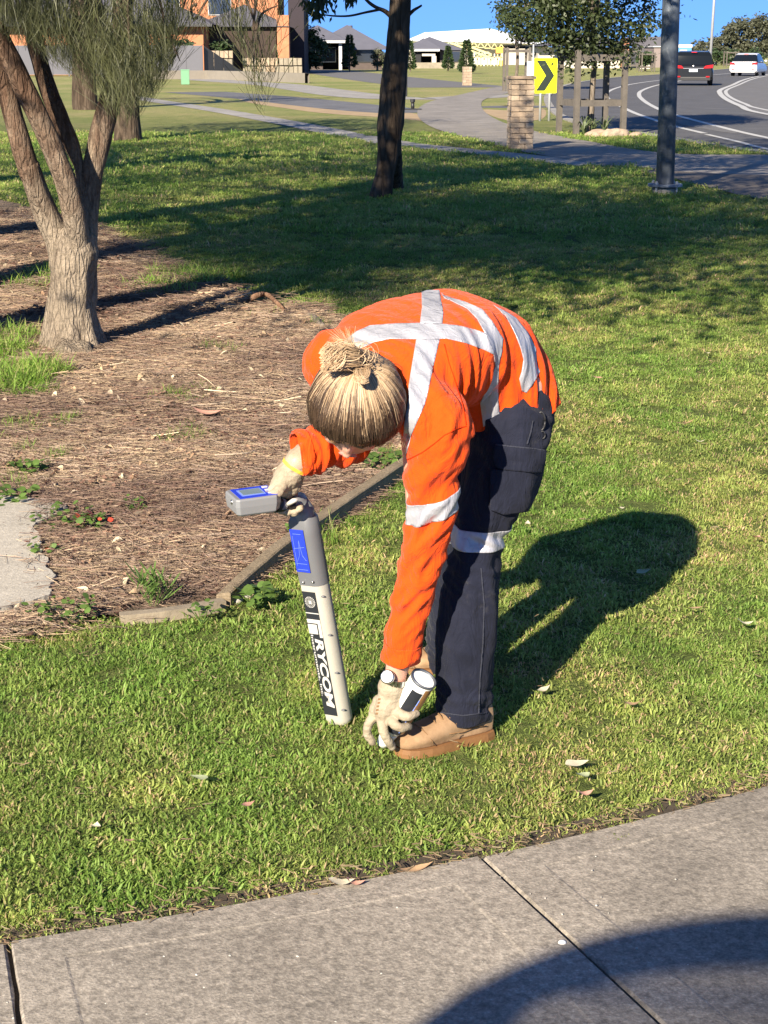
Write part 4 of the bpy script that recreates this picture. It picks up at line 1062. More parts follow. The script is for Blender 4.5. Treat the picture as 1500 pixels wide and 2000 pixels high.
# ---- wrist watch
wc = P(757, 1322, 3.508); wn = (CAMP - wc).normalized(); wn = (wn + V(-0.35, 0, 0.25)).normalized()
wx = wn.cross(V(0, 0, 1)).normalized(); wy = wx.cross(wn)
WM = Matrix((wx, wy, wn)).transposed()
mb = MB(); mb.loft([[wc + WM @ V(r * math.cos(a), r * math.sin(a), z) for a in np.linspace(0, 2 * math.pi, 33)[:-1]] for r, z in ((0.0155, -0.006), (0.0168, -0.003), (0.0168, 0.002), (0.0150, 0.004))])
watch = part('watch', mb.mesh('watch'), M_STEEL)
mb = MB(); mb.loft([[wc + WM @ V(r * math.cos(a), r * math.sin(a), z) for a in np.linspace(0, 2 * math.pi, 33)[:-1]] for r, z in ((0.0138, 0.0035), (0.0138, 0.0046))])
mb.build('dial', M_WHITE, watch)
mb = MB()
for k in range(12):
    a = k * math.pi / 6; c = wc + WM @ V(0.0115 * math.cos(a), 0.0115 * math.sin(a), 0.005); mb.box(c, (0.0022, 0.0007, 0.0004), M=WM @ Matrix.Rotation(a, 3, 'Z'))
mb.box(wc + WM @ V(0.003, 0.001, 0.005), (0.008, 0.0008, 0.0004), M=WM @ Matrix.Rotation(0.3, 3, 'Z')); mb.box(wc + WM @ V(-0.001, 0.003, 0.0052), (0.0008, 0.0085, 0.0004), M=WM)
mb.build('watch_hands', M_BLACK, watch)
wd = (wrN - elN).normalized(); wcen = P(773, 1324, 3.546); wu = V(1, 0, 0); wu = (wu - wd * wu.dot(wd)).normalized(); wv = wd.cross(wu)
mb = MB()
for k in range(24):
    a = 2 * math.pi * k / 24; c = wcen + wu * math.cos(a) * 0.0315 + wv * math.sin(a) * 0.0300
    t = (-wu * math.sin(a) + wv * math.cos(a)).normalized(); n_ = (wu * math.cos(a) + wv * math.sin(a)).normalized()
    if (c - wc).length < 0.013: continue
    mb.box(c, (0.0068, 0.0155, 0.003), M=Matrix((t, wd, n_)).transposed())
mb.build('watch_band', M_STEEL, watch, bevel=0.0006)

# ---- hair: a cap of brown roots and hundreds of fair strands drawn back into a messy knot
M_HAIRB = NT('brown_hair'); N = M_HAIRB; co = N.coord('Object')
N.set(col=N.ramp(N.noise(co, 160, 4, 0.7), [(0.3, (0.05, 0.028, 0.016)), (0.7, (0.12, 0.07, 0.04))]), rough=0.5, spec=0.4); N.bump(N.noise(co, 500, 2), 0.5, 0.001); M_HAIRB = N.m
N = NT('fair_hair'); at_ = N.n('ShaderNodeAttribute', attribute_name='bc')
N.set(col=at_.outputs['Color'], rough=0.5, spec=0.32); M_HAIR = N.m
def hair_env(d, lift=0.0):
    """the hair's outer surface in direction d (head frame)"""
    a, b, c = 0.101 + lift, 0.114 + lift, 0.114 + lift
    return (1 + 0.035 * mnoise.noise(d * 2.3) + 0.012 * mnoise.noise(d * 7)) / math.sqrt((d.x / a) ** 2 + (d.y / b) ** 2 + (d.z / c) ** 2)
def hd(theta, phi):      # theta from crown knot axis
    return V(math.sin(theta) * math.cos(phi), math.sin(theta) * math.sin(phi), math.cos(theta))
knot_local = V(0.02, -0.52, 0.85).normalized()
kz = knot_local; kx = V(1, 0, 0); kx = (kx - kz * kx.dot(kz)).normalized(); ky = kz.cross(kx)
KM = Matrix((kx, ky, kz)).transposed()
def env_pt(theta, phi, lift=0.0):
    d = KM @ hd(theta, phi); return Hc + HM @ (V(0, -0.006, 0.004) + d * hair_env(d, lift))
mb = MB(); R_ = []; nphi = 48
def hairline(phi):
    # phi measured in the knot frame: +90 deg = towards the face
    d = math.sin(phi)
    return rad(116 - 22 * max(0, d) ** 2) * (1 + 0.05 * mnoise.noise(V(math.cos(phi) * 4, math.sin(phi) * 4, 9)) + 0.03 * mnoise.noise(V(math.cos(phi) * 15, math.sin(phi) * 15, 3)))
for i in range(25):
    t = i / 24; R_.append([env_pt(0.02 + (hairline(2 * math.pi * k / nphi) - 0.02) * t, 2 * math.pi * k / nphi, -0.003) for k in range(nphi)])
mb.loft(R_, caps=True)
hair = part('hair', mb.mesh('hair'), M_HAIRB)
hvs, hfs, hcs = [], [], []
def strand(pts, w0, w1, c0, c1, nrm=None):
    pts = [Vector(p) for p in pts]; n = len(pts)
    for i, p in enumerate(pts):
        t = (pts[min(i + 1, n - 1)] - pts[max(i - 1, 0)]).normalized(); o_ = (p - Hc).normalized(); s = t.cross(o_)
        if s.length < 1e-5: s = V(1, 0, 0)
        s.normalize(); f = i / (n - 1); w = w0 + (w1 - w0) * f
        hvs.extend([tuple(p - s * w), tuple(p + o_ * w * 0.7), tuple(p + s * w)])
        if i:
            b = len(hvs) - 6; c = tuple(c0[k] + (c1[k] - c0[k]) * f for k in range(3))
            for a_, b_ in ((0, 1), (1, 2)): hfs.append((b + a_, b + b_, b + 3 + b_, b + 3 + a_)); hcs.append(c)
hr = random.Random(5)
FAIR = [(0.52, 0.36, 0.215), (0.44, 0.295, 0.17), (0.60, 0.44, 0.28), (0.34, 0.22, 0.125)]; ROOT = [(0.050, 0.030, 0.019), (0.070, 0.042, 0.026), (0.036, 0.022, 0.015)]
def strand_g(pts, w0, w1, cols_):
    """a strand whose colour changes along its length"""
    for i in range(len(pts) - 1):
        strand(pts[i:i + 2], w0 + (w1 - w0) * i / len(pts), w0 + (w1 - w0) * (i + 1) / len(pts), cols_[i], cols_[i + 1])
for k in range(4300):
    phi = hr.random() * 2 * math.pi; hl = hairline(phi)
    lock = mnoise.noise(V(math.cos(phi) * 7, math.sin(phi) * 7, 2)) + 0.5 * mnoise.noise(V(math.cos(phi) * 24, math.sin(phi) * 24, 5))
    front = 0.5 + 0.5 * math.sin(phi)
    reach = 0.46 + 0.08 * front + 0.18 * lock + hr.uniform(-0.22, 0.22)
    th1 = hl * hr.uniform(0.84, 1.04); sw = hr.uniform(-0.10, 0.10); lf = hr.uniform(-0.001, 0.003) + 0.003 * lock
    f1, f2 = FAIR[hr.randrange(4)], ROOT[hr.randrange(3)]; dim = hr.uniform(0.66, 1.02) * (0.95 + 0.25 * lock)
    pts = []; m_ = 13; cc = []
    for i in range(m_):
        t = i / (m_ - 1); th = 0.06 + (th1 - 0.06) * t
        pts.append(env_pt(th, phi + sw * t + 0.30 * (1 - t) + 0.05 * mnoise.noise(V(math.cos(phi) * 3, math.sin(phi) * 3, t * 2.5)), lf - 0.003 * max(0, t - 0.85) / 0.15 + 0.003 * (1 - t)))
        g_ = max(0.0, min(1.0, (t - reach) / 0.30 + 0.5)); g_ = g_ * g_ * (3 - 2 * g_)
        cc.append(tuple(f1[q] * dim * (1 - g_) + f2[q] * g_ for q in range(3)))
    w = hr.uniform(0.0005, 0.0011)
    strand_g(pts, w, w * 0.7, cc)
# the knot: folded loops and a tuft that stands up
kc = env_pt(0.0, 0.0, 0.004)
kup = (kc - Hc).normalized()
def rp(r): return V(hr.uniform(-r, r), hr.uniform(-r, r), hr.uniform(-r, r))
lobeA = P(652, 706, 3.33); lobeB = P(708, 742, 3.30); tipA = P(668, 656, 3.38)
for k in range(950):      # big loop going up-left then folding back
    j = rp(0.017); c = FAIR[hr.randrange(4)]
    strand([kc + rp(0.009), kc.lerp(lobeA, 0.3) + V(-0.008, -0.010, 0) + j * 0.7, kc.lerp(lobeA, 0.65) + V(-0.010, -0.014, 0.004) + j, lobeA + V(-0.006, -0.008, 0.006) + j * 1.3 + rp(.003), lobeA + V(0.006, -0.004, 0.016) + j * 1.3 + rp(.003), lobeA.lerp(kc, 0.4) + V(0.016, -0.008, 0.014) + j + rp(.003), kc + V(0.008, -0.006, 0.008) + rp(0.006)], 0.0008, 0.0006, c, tuple(x * 0.8 for x in c))
for k in range(300):      # wispy tuft
    c = FAIR[hr.randrange(3)]; L_ = hr.uniform(0.3, 0.95) ** 1.3 * 1.15; bend = V(hr.gauss(-0.004, 0.008), hr.gauss(0, 0.006), hr.gauss(0.002, 0.005)); dr = (tipA - kc) * L_
    strand([kc + rp(0.010), kc + dr * 0.4 + bend * 0.2, kc + dr * 0.75 + bend * 0.8, kc + dr + bend * 1.9], 0.0007, 0.0002, c, c)
for k in range(420):      # small folded loop beside it
    j = rp(0.007); c = FAIR[hr.randrange(4)]; w_ = hr.uniform(0.002, 0.013)
    strand([kc + rp(0.006), kc.lerp(lobeB, 0.3) + hs * w_ * 0.7 + j + rp(.002), kc.lerp(lobeB, 0.65) + hs * w_ + j + rp(.002), lobeB + hs * w_ * 0.6 + kup * 0.004 + j + rp(.002), lobeB + hf * 0.006 + kup * 0.006 + j, lobeB - hs * w_ + kup * 0.004 + j + rp(.002), kc.lerp(lobeB, 0.6) - hs * w_ + j + rp(.002), kc + rp(0.005)], 0.0007, 0.0005, c, tuple(x * 0.7 for x in c))
for k in range(110):      # puff of loose folds over the knot
    a0 = hr.random() * 6.28; c = FAIR[hr.randrange(4)]; q0 = kc.lerp(lobeA, hr.uniform(-0.15, 0.95)) + rp(0.010); r0 = hr.uniform(0.010, 0.031)
    e1 = V(math.cos(a0), hr.uniform(-.4, .4), math.sin(a0)).normalized(); e2 = e1.cross(kup).normalized()
    strand([q0 + e1 * r0 * math.cos(q * 0.45) + e2 * r0 * math.sin(q * 0.45) + kup * (0.012 + 0.012 * math.sin(q * 0.4)) for q in range(8)], 0.0009, 0.0005, c, c)
for k in range(90):       # loose hairs round the nape and temples
    phi = hr.uniform(math.pi * 0.85, 2.2 * math.pi); t0 = hairline(phi); c = FAIR[hr.randrange(3)]; dv = V(hr.uniform(-0.03, 0.03), hr.uniform(-0.03, 0), hr.uniform(-0.03, 0.01))
    a = env_pt(t0 * 0.75, phi, 0.003); b = env_pt(t0 * 0.98, phi + 0.05, 0.008); strand([a, b, b + dv * 0.6 + hf * 0.01, b + dv * 1.3 + hf * 0.018], 0.0004, 0.0002, c, c)
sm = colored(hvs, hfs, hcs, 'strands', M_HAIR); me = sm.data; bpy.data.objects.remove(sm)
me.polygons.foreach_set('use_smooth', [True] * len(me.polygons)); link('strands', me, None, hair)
mb = MB(); ts = [kc + (hs * math.cos(a) + hf * math.sin(a)) * 0.015 + kup * 0.003 for a in np.linspace(0, 6.283, 17)]; mb.tube(ts, 0.003, 6); mb.build('hair_tie', M_BLACK, hair, smooth=True)
# ================================================================ line locator
def frame(zdir, xhint):
    z = Vector(zdir).normalized(); x = Vector(xhint); x = (x - z * x.dot(z)).normalized(); y = z.cross(x)
    return Matrix((x, y, z)).transposed()
lb_ = P(666, 1418, 3.76); lb_.z = max(lb_.z, 0.004); lt_ = P(594, 1012, 3.71)
locator = empty('line_locator', tuple(lb_), 0, 'grey and cream cable locator wand standing on the lawn in her gloved hand', 'cable locator')
M_CREAM = simple('cream_plastic', (0.42, 0.40, 0.345), 0.45, var=0.05, scale=6, bump=0.06)
M_GREYP = simple('grey_plastic', (0.13, 0.133, 0.142), 0.42, var=0.06, scale=6, bump=0.06)
M_GREYL = simple('light_grey_plastic', (0.20, 0.205, 0.215), 0.42, var=0.05, scale=6, bump=0.06)
M_BLUE = simple('blue_label', (0.02, 0.045, 0.50), 0.35, var=0.05, bump=0)
M_LBLK = simple('black_label', (0.02, 0.022, 0.028), 0.4, var=0.1, bump=0)
M_LWHT = simple('white_print', (0.52, 0.51, 0.48), 0.5, var=0.03, bump=0)
M_LBLU = simple('pale_blue_print', (0.16, 0.24, 0.62), 0.5, var=0.03, bump=0)
LM = frame(lt_ - lb_, (0.93, -0.40, 0))       # local x: across the label face, y: away from the viewer's side, z up the wand
# choose y so that -y faces the camera
LI = wmat(locator).inverted()
LL = (lt_ - lb_).length
def lw(x, y, z): return lb_ + LM @ V(x, y, z)
# cross-section: flat label face at -y, rounded flank at +x
def lring(z, k=1.0, dx=0.0):
    prof = [(-0.033, -0.020), (0.008, -0.026), (0.018, -0.024), (0.027, -0.016), (0.033, -0.003), (0.032, 0.012), (0.024, 0.024), (0.0, 0.028), (-0.022, 0.026), (-0.031, 0.016)]
    return [lw(x * k * 0.92 + dx, y * k * 0.92, z) for x, y in prof]
def lpart(name, mb, mat, parent=None, **k):
    o = mb.build(name, mat, parent if parent is not None else locator, **k)
    if parent is None: o.matrix_parent_inverse = LI
    return o
zs = LL * 0.70
mb = MB(); mb.loft([lring(0.0, 0.80), lring(0.006, 0.93), lring(0.014, 0.98), lring(zs, 1.03)])
wand = lpart('lower_tube', mb, M_CREAM, smooth=True, autosm=rad(40))
mb = MB(); mb.loft([lring(zs - 0.002, 1.07), lring(zs + 0.05, 1.09), lring(LL * 0.93, 1.10), lring(LL * 1.0, 1.08), lring(LL * 1.02, 0.85)])
upper = lpart('upper_tube', mb, M_GREYP, smooth=True, autosm=rad(40))
# bend joining the wand to the grip
pg = P(566, 985, GY - .002)
mb = MB(); mb.tube([lw(0.002, 0, LL * 0.97), lw(0.004, 0, LL + 0.02), lw(-0.006, 0.002, LL + 0.045), pg + V(0.012, 0, 0.002), pg + V(-0.012, -0.004, 0), P(545, 984, GY - .03)], [0.025, 0.024, 0.020, 0.016, 0.015, 0.016], 16)
lpart('elbow', mb, M_GREYL, smooth=True)
mb = MB(); mb.tube([pg + V(0.012, 0.0, 0), pg + V(-0.014, -0.004, 0), P(540, 984, GY - .03)], [0.0185, 0.0175, 0.019], 14); lpart('grip', mb, M_BLACK, smooth=True)
# labels: thin plates on the flat face
fa, fb, fc_ = lring(0.1)[0], lring(0.1)[1], lring(0.2)[0]
lfx = (fb - fa).normalized(); lfz = (fc_ - fa).normalized(); fn = lfx.cross(lfz).normalized()
if fn.dot(CAMP - fa) < 0: fn = -fn
FM = Matrix((lfx, lfz, fn)).transposed()
if FM.determinant() < 0: FM = Matrix((lfx, lfz, -fn)).transposed()
def fpt(u, z, off=0.0):       # u across the face 0..1 (left to right), z up
    a = lring(z, 1.0)[0]; b = lring(z, 1.0)[1]
    return a.lerp(b, u) + fn * off
def plate(name, u0, u1, z0, z1, mat, off, parent, k=1.0):
    a, b, c, d = fpt(u0, z0, off), fpt(u1, z0, off), fpt(u1, z1, off), fpt(u0, z1, off)
    mb = MB(); bk = -fn * 0.0012
    mb.add([a, b, c, d, a + bk, b + bk, c + bk, d + bk], [(0, 1, 2, 3), (7, 6, 5, 4), (0, 4, 5, 1), (1, 5, 6, 2), (2, 6, 7, 3), (3, 7, 4, 0)])
    return lpart(name, mb, mat, parent)
lab = plate('label', 0.0, 1.0, 0.030, zs - 0.018, M_LBLK, 0.0016, wand)
zl0, zl1 = 0.030, zs - 0.018; ZL = zl1 - zl0
bl2 = plate('blue_label', -0.02, 1.0, LL * 0.765, LL * 0.965, M_BLUE, 0.0052, upper)
# print as thin raised text
def text_mesh(s, size, bold=0.0, name='print', extrude=0.0002):
    cu = bpy.data.curves.new(name, 'FONT'); cu.body = s; cu.size = size; cu.extrude = extrude; cu.offset = bold
    cu.align_x = 'LEFT'; cu.align_y = 'BOTTOM_BASELINE'
    o = bpy.data.objects.new(name, cu); COL.objects.link(o)
    dg = bpy.context.evaluated_depsgraph_get(); me = bpy.data.meshes.new_from_object(o.evaluated_get(dg)); bpy.data.objects.remove(o)
    v, _ = arr_of(me); return me, v
def print_down(s, u_base, z_start, height, length, parent, bold=0.0, italic=0.0, mat=None, off=0.0020):
    """writing that runs down the wand, letter tops towards the right flank"""
    me, v = text_mesh(s, 1.0, bold)
    w = v[:, 0].max() - v[:, 0].min(); x0 = v[:, 0].min(); h = 0.70
    fw = (fpt(1, 0.1) - fpt(0, 0.1)).length
    nv = []
    for p in v:
        a = (p[0] - x0 + italic * p[1]) / w * length; b = p[1] / h * height
        nv.append(fpt(u_base, z_start - a) + lfx * b + fn * (off + p[2]))
    put(me, np.array([tuple(q) for q in nv])); return lpart_me('lettering', me, mat or M_LWHT, parent)
def lpart_me(name, me, mat, parent): return link(name, me, mat, parent)
fw = (fpt(1, 0.1) - fpt(0, 0.1)).length
# RYCOM / Instruments, Inc.
print_down('RYCOM', 0.36, zl0 + ZL * 0.625, fw * 0.56, ZL * 0.545, lab, bold=0.035, italic=0.12)
print_down('Instruments, Inc.', 0.09, zl0 + ZL * 0.655, fw * 0.17, ZL * 0.50, lab, bold=0.012)
# angular emblem above the name
def ppoly(pts, z_off, parent, mat=None, name='emblem'):
    vs = [fpt(u, zl0 + ZL * z, z_off) for u, z in pts]; mb = MB(); n = len(vs); bk = -fn * 0.0004
    mb.add(vs + [p + bk for p in vs], [tuple(range(n)), tuple(range(2 * n - 1, n - 1, -1))] + [(i, n + i, n + (i + 1) % n, (i + 1) % n) for i in range(n)]); return lpart(name, mb, mat or M_LWHT, parent)
ppoly([(0.0, 0.782), (1.0, 0.782), (1.0, 0.640), (0.78, 0.640), (0.78, 0.752), (0.0, 0.752)], 0.0022, lab)
ppoly([(0.0, 0.742), (0.68, 0.742), (0.68, 0.665), (0.0, 0.665)], 0.0022, lab)
ppoly([(-0.0, 0.835), (1.0, 0.835), (1.0, 0.828), (0.0, 0.828)], 0.0022, lab, name='rule')
# round seal: rings, ticks and a square centre
cz = 0.92
def circ(r, w, n=28):
    a = [(r * math.cos(t), r * math.sin(t)) for t in np.linspace(0, 2 * math.pi, n + 1)]
    mb = MB(); c = fpt(0.5, zl0 + ZL * cz, 0.0022); vs = []
    for x, y in a: vs += [c + lfx * x + lfz * y, c + lfx * x * (1 - w / r) + lfz * y * (1 - w / r)]
    mb.add(vs, [(2 * i, 2 * i + 2, 2 * i + 3, 2 * i + 1) for i in range(n)]); return mb
rs = fw * 0.40
for r, w in ((rs * 0.70, 0.0008), (rs * 0.50, 0.0008)): lpart('emblem', circ(r, w), M_LWHT, lab)
mb = MB(); c = fpt(0.5, zl0 + ZL * cz, 0.0022)
for k in range(20):
    t = 2 * math.pi * k / 20; d_ = lfx * math.cos(t) + lfz * math.sin(t); tt = -lfx * math.sin(t) + lfz * math.cos(t)
    mb.box(c + d_ * rs * 0.88, (rs * 0.18, rs * 0.14, 0.0003), M=Matrix((d_, tt, fn)).transposed())
mb.box(c, (rs * 0.55, rs * 0.55, 0.0003), M=FM); lpart('emblem', mb, M_LWHT, lab)
# graph on the blue label
mb = MB()
def bp(u, v, off=0.0060): return fpt(-0.02 + 1.02 * u, LL * (0.765 + 0.20 * v), off)
for a, b in [((0.15, 0.15), (0.15, 0.85)), ((0.1, 0.2), (0.9, 0.2)), ((0.2, 0.25), (0.45, 0.40)), ((0.45, 0.40), (0.55, 0.75)), ((0.55, 0.75), (0.65, 0.40)), ((0.65, 0.40), (0.88, 0.28)), ((0.1, 0.55), (0.9, 0.60)), ((0.12, 0.06), (0.88, 0.06)), ((0.2, 0.9), (0.8, 0.9))]:
    mb.tube([bp(*a), bp(*b)], 0.0005, 4)
lpart('graph', mb, M_LBLU, bl2)
# screws and moulded notches
for u, z in ((0.30, LL * 0.715), (1.05, LL * 0.722)):
    mb = MB(); mb.ball(fpt(u, z, 0.005), 0.0032, 10, 6); lpart('screw', mb, M_STEEL, upper, smooth=True)
for z in np.linspace(0.045, zs - 0.03, 4):
    mb = MB(); mb.ball(lring(z)[3].lerp(lring(z)[2], 0.4) + LM @ V(0.001, -0.001, 0), (0.006, 0.004, 0.0022), 10, 6, M=LM)
    lpart('notch', mb, M_GREYP, wand, smooth=True)
# display head
HL, HW, HH = 0.112, 0.085, 0.042
hx = V(0.905, 0.40, 0.02).normalized(); hy = V(-0.42, 0.90, 0.05); hy = (hy - hx * hy.dot(hx)).normalized(); hz = hx.cross(hy)
DM = Matrix((hx, hy, hz)).transposed()
A0 = P(462, 978, 3.545)                 # near top corner of the head
dc = A0 + hx * HL / 2 + hy * HW / 2 - hz * HH / 2
def dl_(x, y, z): return dc + DM @ V(x * HL / 2, y * HW / 2, z * HH / 2)
mb = MB(); mb.loft([[dl_(x * kx_, y * ky_, z) for x, y in ((-0.86, -1), (0.72, -1), (1, -0.6), (1, 0.6), (0.72, 1), (-0.86, 1), (-1, 0.86), (-1, -0.86))] for z, kx_, ky_ in ((-1, 0.86, 0.84), (-0.75, 0.95, 0.95), (0.1, 1.0, 1.0), (0.85, 1.0, 1.0), (1.0, 0.96, 0.95))])
dh = lpart('display_head', mb, M_GREYL, bevel=0.0015)
mb = MB(); mb.box(dc + hz * (HH / 2 + 0.0004), (HL * 0.80, HW * 0.84, 0.0014), M=DM); fpn = lpart('front_panel', mb, M_BLUE, dh)
mb = MB(); mb.box(dc + hz * (HH / 2 + 0.0014) - hx * HL * 0.06, (HL * 0.50, HW * 0.52, 0.001), M=DM); lpart('screen_frame', mb, M_LBLU, fpn)
mb = MB(); mb.box(dc + hz * (HH / 2 + 0.0022) - hx * HL * 0.06, (HL * 0.43, HW * 0.42, 0.001), M=DM); lpart('screen', mb, simple('lcd', (0.16, 0.22, 0.26), 0.2, bump=0), fpn)
for k in range(3):
    mb = MB(); mb.box(dc + hz * (HH / 2 + 0.0022) + hx * HL * 0.30 + hy * HW * (-0.26 + 0.26 * k), (0.013, 0.008, 0.0022), M=DM); lpart('button', mb, M_LWHT, fpn, bevel=0.0006)
mb = MB(); mb.tube([dl_(-0.98, -0.2, 0.35), dl_(-1.02, -0.2, 0.35)], 0.006, 14); mb.tube([dl_(-1.02, -0.2, 0.35), dl_(-1.05, -0.2, 0.35)], 0.003, 10); lpart('socket', mb, M_STEEL, dh, smooth=True)
mb = MB(); mb.tube([dl_(0.85, 0.1, -0.5), P(546, 990, GY - .035)], [0.017, 0.018], 12); lpart('head_mount', mb, M_BLACK, smooth=True)
mb = MB(); mb.tube([P(562, 985, GY - .03), P(573, 978, GY - .036), P(581, 976, GY - .032)], [0.005, 0.006, 0.005], 8); lpart('trigger', mb, M_LWHT, smooth=True)

# ================================================================ spray can
ca = P(751, 1446, 3.585); cb = P(828, 1325, 3.522)
CM = frame(cb - ca, (1, 0, 0)); CLn = (cb - ca).length
can = empty('spray_can', tuple(ca), 0, 'white and black marking paint can held upside down just above the grass', 'spray can'); CI = wmat(can).inverted()
def cw(r, a, z): return ca + CM @ V(r * math.cos(a), r * math.sin(a), z)
def cpart(name, mb, mat, parent=None, **k):
    o = mb.build(name, mat, parent if parent is not None else can, **k)
    if parent is None: o.matrix_parent_inverse = CI
    return o
AA = list(np.linspace(0, 2 * math.pi, 41)[:-1])
R0 = 0.0305
mb = MB(); mb.loft([[cw(r, a, z) for a in AA] for r, z in ((0.020, 0.034), (0.028, 0.048), (R0, 0.052), (R0, CLn - 0.004))]); cbody = cpart('can_body', mb, M_WHITE, smooth=True, autosm=rad(50))
mb = MB(); mb.loft([[cw(r, a, z) for a in AA] for r, z in ((R0 + 0.0002, CLn - 0.006), (R0 + 0.0014, CLn - 0.003), (R0 + 0.0010, CLn + 0.001), (R0 - 0.0018, CLn), (R0 - 0.004, CLn - 0.006), (0.018, CLn - 0.012), (0.004, CLn - 0.014))]); cpart('can_base', mb, simple('tin', (0.11, 0.12, 0.14), 0.5, metal=0.5, var=0.2, bump=0), cbody, smooth=True)
mb = MB(); mb.loft([[cw(r, a, z) for a in AA] for r, z in ((0.010, -0.014), (0.014, -0.012), (0.0165, 0.0), (0.021, 0.030), (0.021, 0.036))]); cpart('cap', mb, M_WHITE, smooth=True)
# label bands wrapped on the can: the side towards the viewer and the sun
vd = CM.transposed() @ (CAMP - ca).normalized(); a_cam = math.atan2(vd.y, vd.x)
def wrap(name, a0, a1, z0, z1, mat, off):
    n = 16; vs = []; 
    for i in range(n + 1):
        a = a0 + (a1 - a0) * i / n; vs += [cw(R0 + off, a, z0), cw(R0 + off, a, z1)]
    mb = MB(); mb.add(vs, [(2 * i, 2 * i + 2, 2 * i + 3, 2 * i + 1) for i in range(n)]); return cpart(name, mb, mat, cbody, smooth=True)
# find which way round is image right/below
sgn = 1 if px(cw(R0, a_cam + 1, 0.1))[0] > px(cw(R0, a_cam - 1, 0.1))[0] else -1
wrap('black_panel', a_cam - sgn * 0.30, a_cam + sgn * 0.60, 0.054, CLn - 0.022, M_LBLK, 0.0004)
wrap('bronze_panel', a_cam + sgn * 0.66, a_cam + sgn * 2.0, 0.054, CLn - 0.010, simple('bronze_label', (0.30, 0.15, 0.06), 0.35, var=0.1, bump=0), 0.0004)
wrap('black_panel', a_cam - sgn * 1.2, a_cam + sgn * 0.9, 0.052, 0.075, M_LBLK, 0.0006)
mb = MB()
for k in range(12):
    z = 0.062 + k * (CLn - 0.10) / 12; mb.box(cw(R0 + 0.0006, a_cam + sgn * 0.645, z), (0.0006, 0.0022, 0.0035 + 0.003 * (k % 3)), M=CM @ Matrix.Rotation(a_cam, 3, 'Z'))
cpart('small_print', mb, M_LBLU, cbody)['kind'] = 'stuff'; mb = MB()
for k in range(5): mb.box(cw(R0 + 0.0006, a_cam - sgn * (0.55 + 0.1 * (k % 2)), CLn - 0.02 - k * 0.009), (0.0006, 0.005, 0.0016), M=CM @ Matrix.Rotation(a_cam - sgn * .5, 3, 'Z'))
cpart('small_print', mb, M_LBLU, cbody)['kind'] = 'stuff'
# ================================================================ trees
def bark(name, lo, mid_, hi, sc=14, stretch=0.22, bd=0.02, lich=None):
    N = NT(name); co = N.coord('Object')
    m = N.mapping(co, (1, 1, stretch)); a = N.noise(m, sc, 8, 0.7, 0.6); b = N.noise(co, 3.2, 5, 0.65)
    v = N.n('ShaderNodeTexVoronoi', feature='DISTANCE_TO_EDGE'); v.inputs['Scale'].default_value = sc * 1.5; N.l(N.mapping(co, (1, 1, stretch * 0.8)), v.inputs['Vector'])
    crack = N.ramp(v.outputs['Distance'], [(0.0, (0.35, 0.35, 0.35)), (0.13, (1, 1, 1))])
    col = N.ramp(a, [(0.32, lo), (0.5, mid_), (0.68, hi)])
    if lich: col = N.mix(col, lich, N.ramp(b, [(0.5, (0, 0, 0)), (0.62, (0.8, 0.8, 0.8))]))
    col = N.mix(col, crack, 0.55, 'MULTIPLY')
    N.set(col=col, rough=0.95, spec=0.15); N.bump(N.math('ADD', a, N.math('MULTIPLY', crack, 0.7)), 0.9, bd); return N.m
M_BARK = bark('pale_rough_bark', (0.14, 0.10, 0.07), (0.30, 0.235, 0.175), (0.42, 0.345, 0.27), 16)
M_BARK_RED = bark('red_brown_bark', (0.085, 0.045, 0.028), (0.19, 0.105, 0.065), (0.29, 0.18, 0.12), 10, 0.15, 0.01)
N = NT('weeping_tree_bark'); co = N.coord('Object'); mm = N.mapping(co, (1, 1, 0.28)); a = N.noise(mm, 15, 8, 0.72, 0.7); b = N.noise(N.mapping(co, (1, 1, 0.5)), 3.4, 6, 0.7); f = N.noise(co, 60, 4, 0.7)
vo = N.n('ShaderNodeTexVoronoi', feature='DISTANCE_TO_EDGE'); vo.inputs['Scale'].default_value = 42; N.l(N.mapping(N.mix(co, (0, 0, 0, 1), 0.0), (1, 1, 0.22)), vo.inputs['Vector'])
crack = N.ramp(vo.outputs['Distance'], [(0.0, (0.3, 0.3, 0.3)), (0.16, (1, 1, 1))])
pale = N.ramp(a, [(0.30, (0.13, 0.095, 0.07)), (0.47, (0.29, 0.235, 0.18)), (0.66, (0.37, 0.30, 0.225))]); red = N.ramp(a, [(0.30, (0.075, 0.042, 0.028)), (0.5, (0.17, 0.105, 0.072)), (0.68, (0.28, 0.20, 0.145))])
sp = N.n('ShaderNodeSeparateXYZ'); N.l(co, sp.inputs[0]); mr = N.n('ShaderNodeMapRange'); mr.inputs[1].default_value = 0.72; mr.inputs[2].default_value = 1.25
N.l(N.math('ADD', sp.outputs[2], N.math('MULTIPLY', N.math('SUBTRACT', b, 0.5), 1.9)), mr.inputs[0])
col = N.mix(N.mix(pale, red, mr.outputs[0]), crack, 0.35, 'MULTIPLY'); col = N.mix(col, N.ramp(f, [(0.3, (0.75,) * 3), (0.7, (1.2,) * 3)]), 1.0, 'MULTIPLY')
N.set(col=col, rough=0.95, spec=0.12); N.bump(N.math('ADD', N.math('ADD', a, N.math('MULTIPLY', crack, 0.35)), N.math('MULTIPLY', f, 0.4)), 1.0, 0.03); M_BARK_W = N.m
M_BARK_DARK = bark('dark_bark', (0.035, 0.025, 0.018), (0.085, 0.062, 0.045), (0.15, 0.115, 0.085), 8, 0.2, 0.02)
M_BARK_GREY = bark('grey_bark', (0.10, 0.08, 0.06), (0.20, 0.165, 0.13), (0.28, 0.24, 0.2), 10)
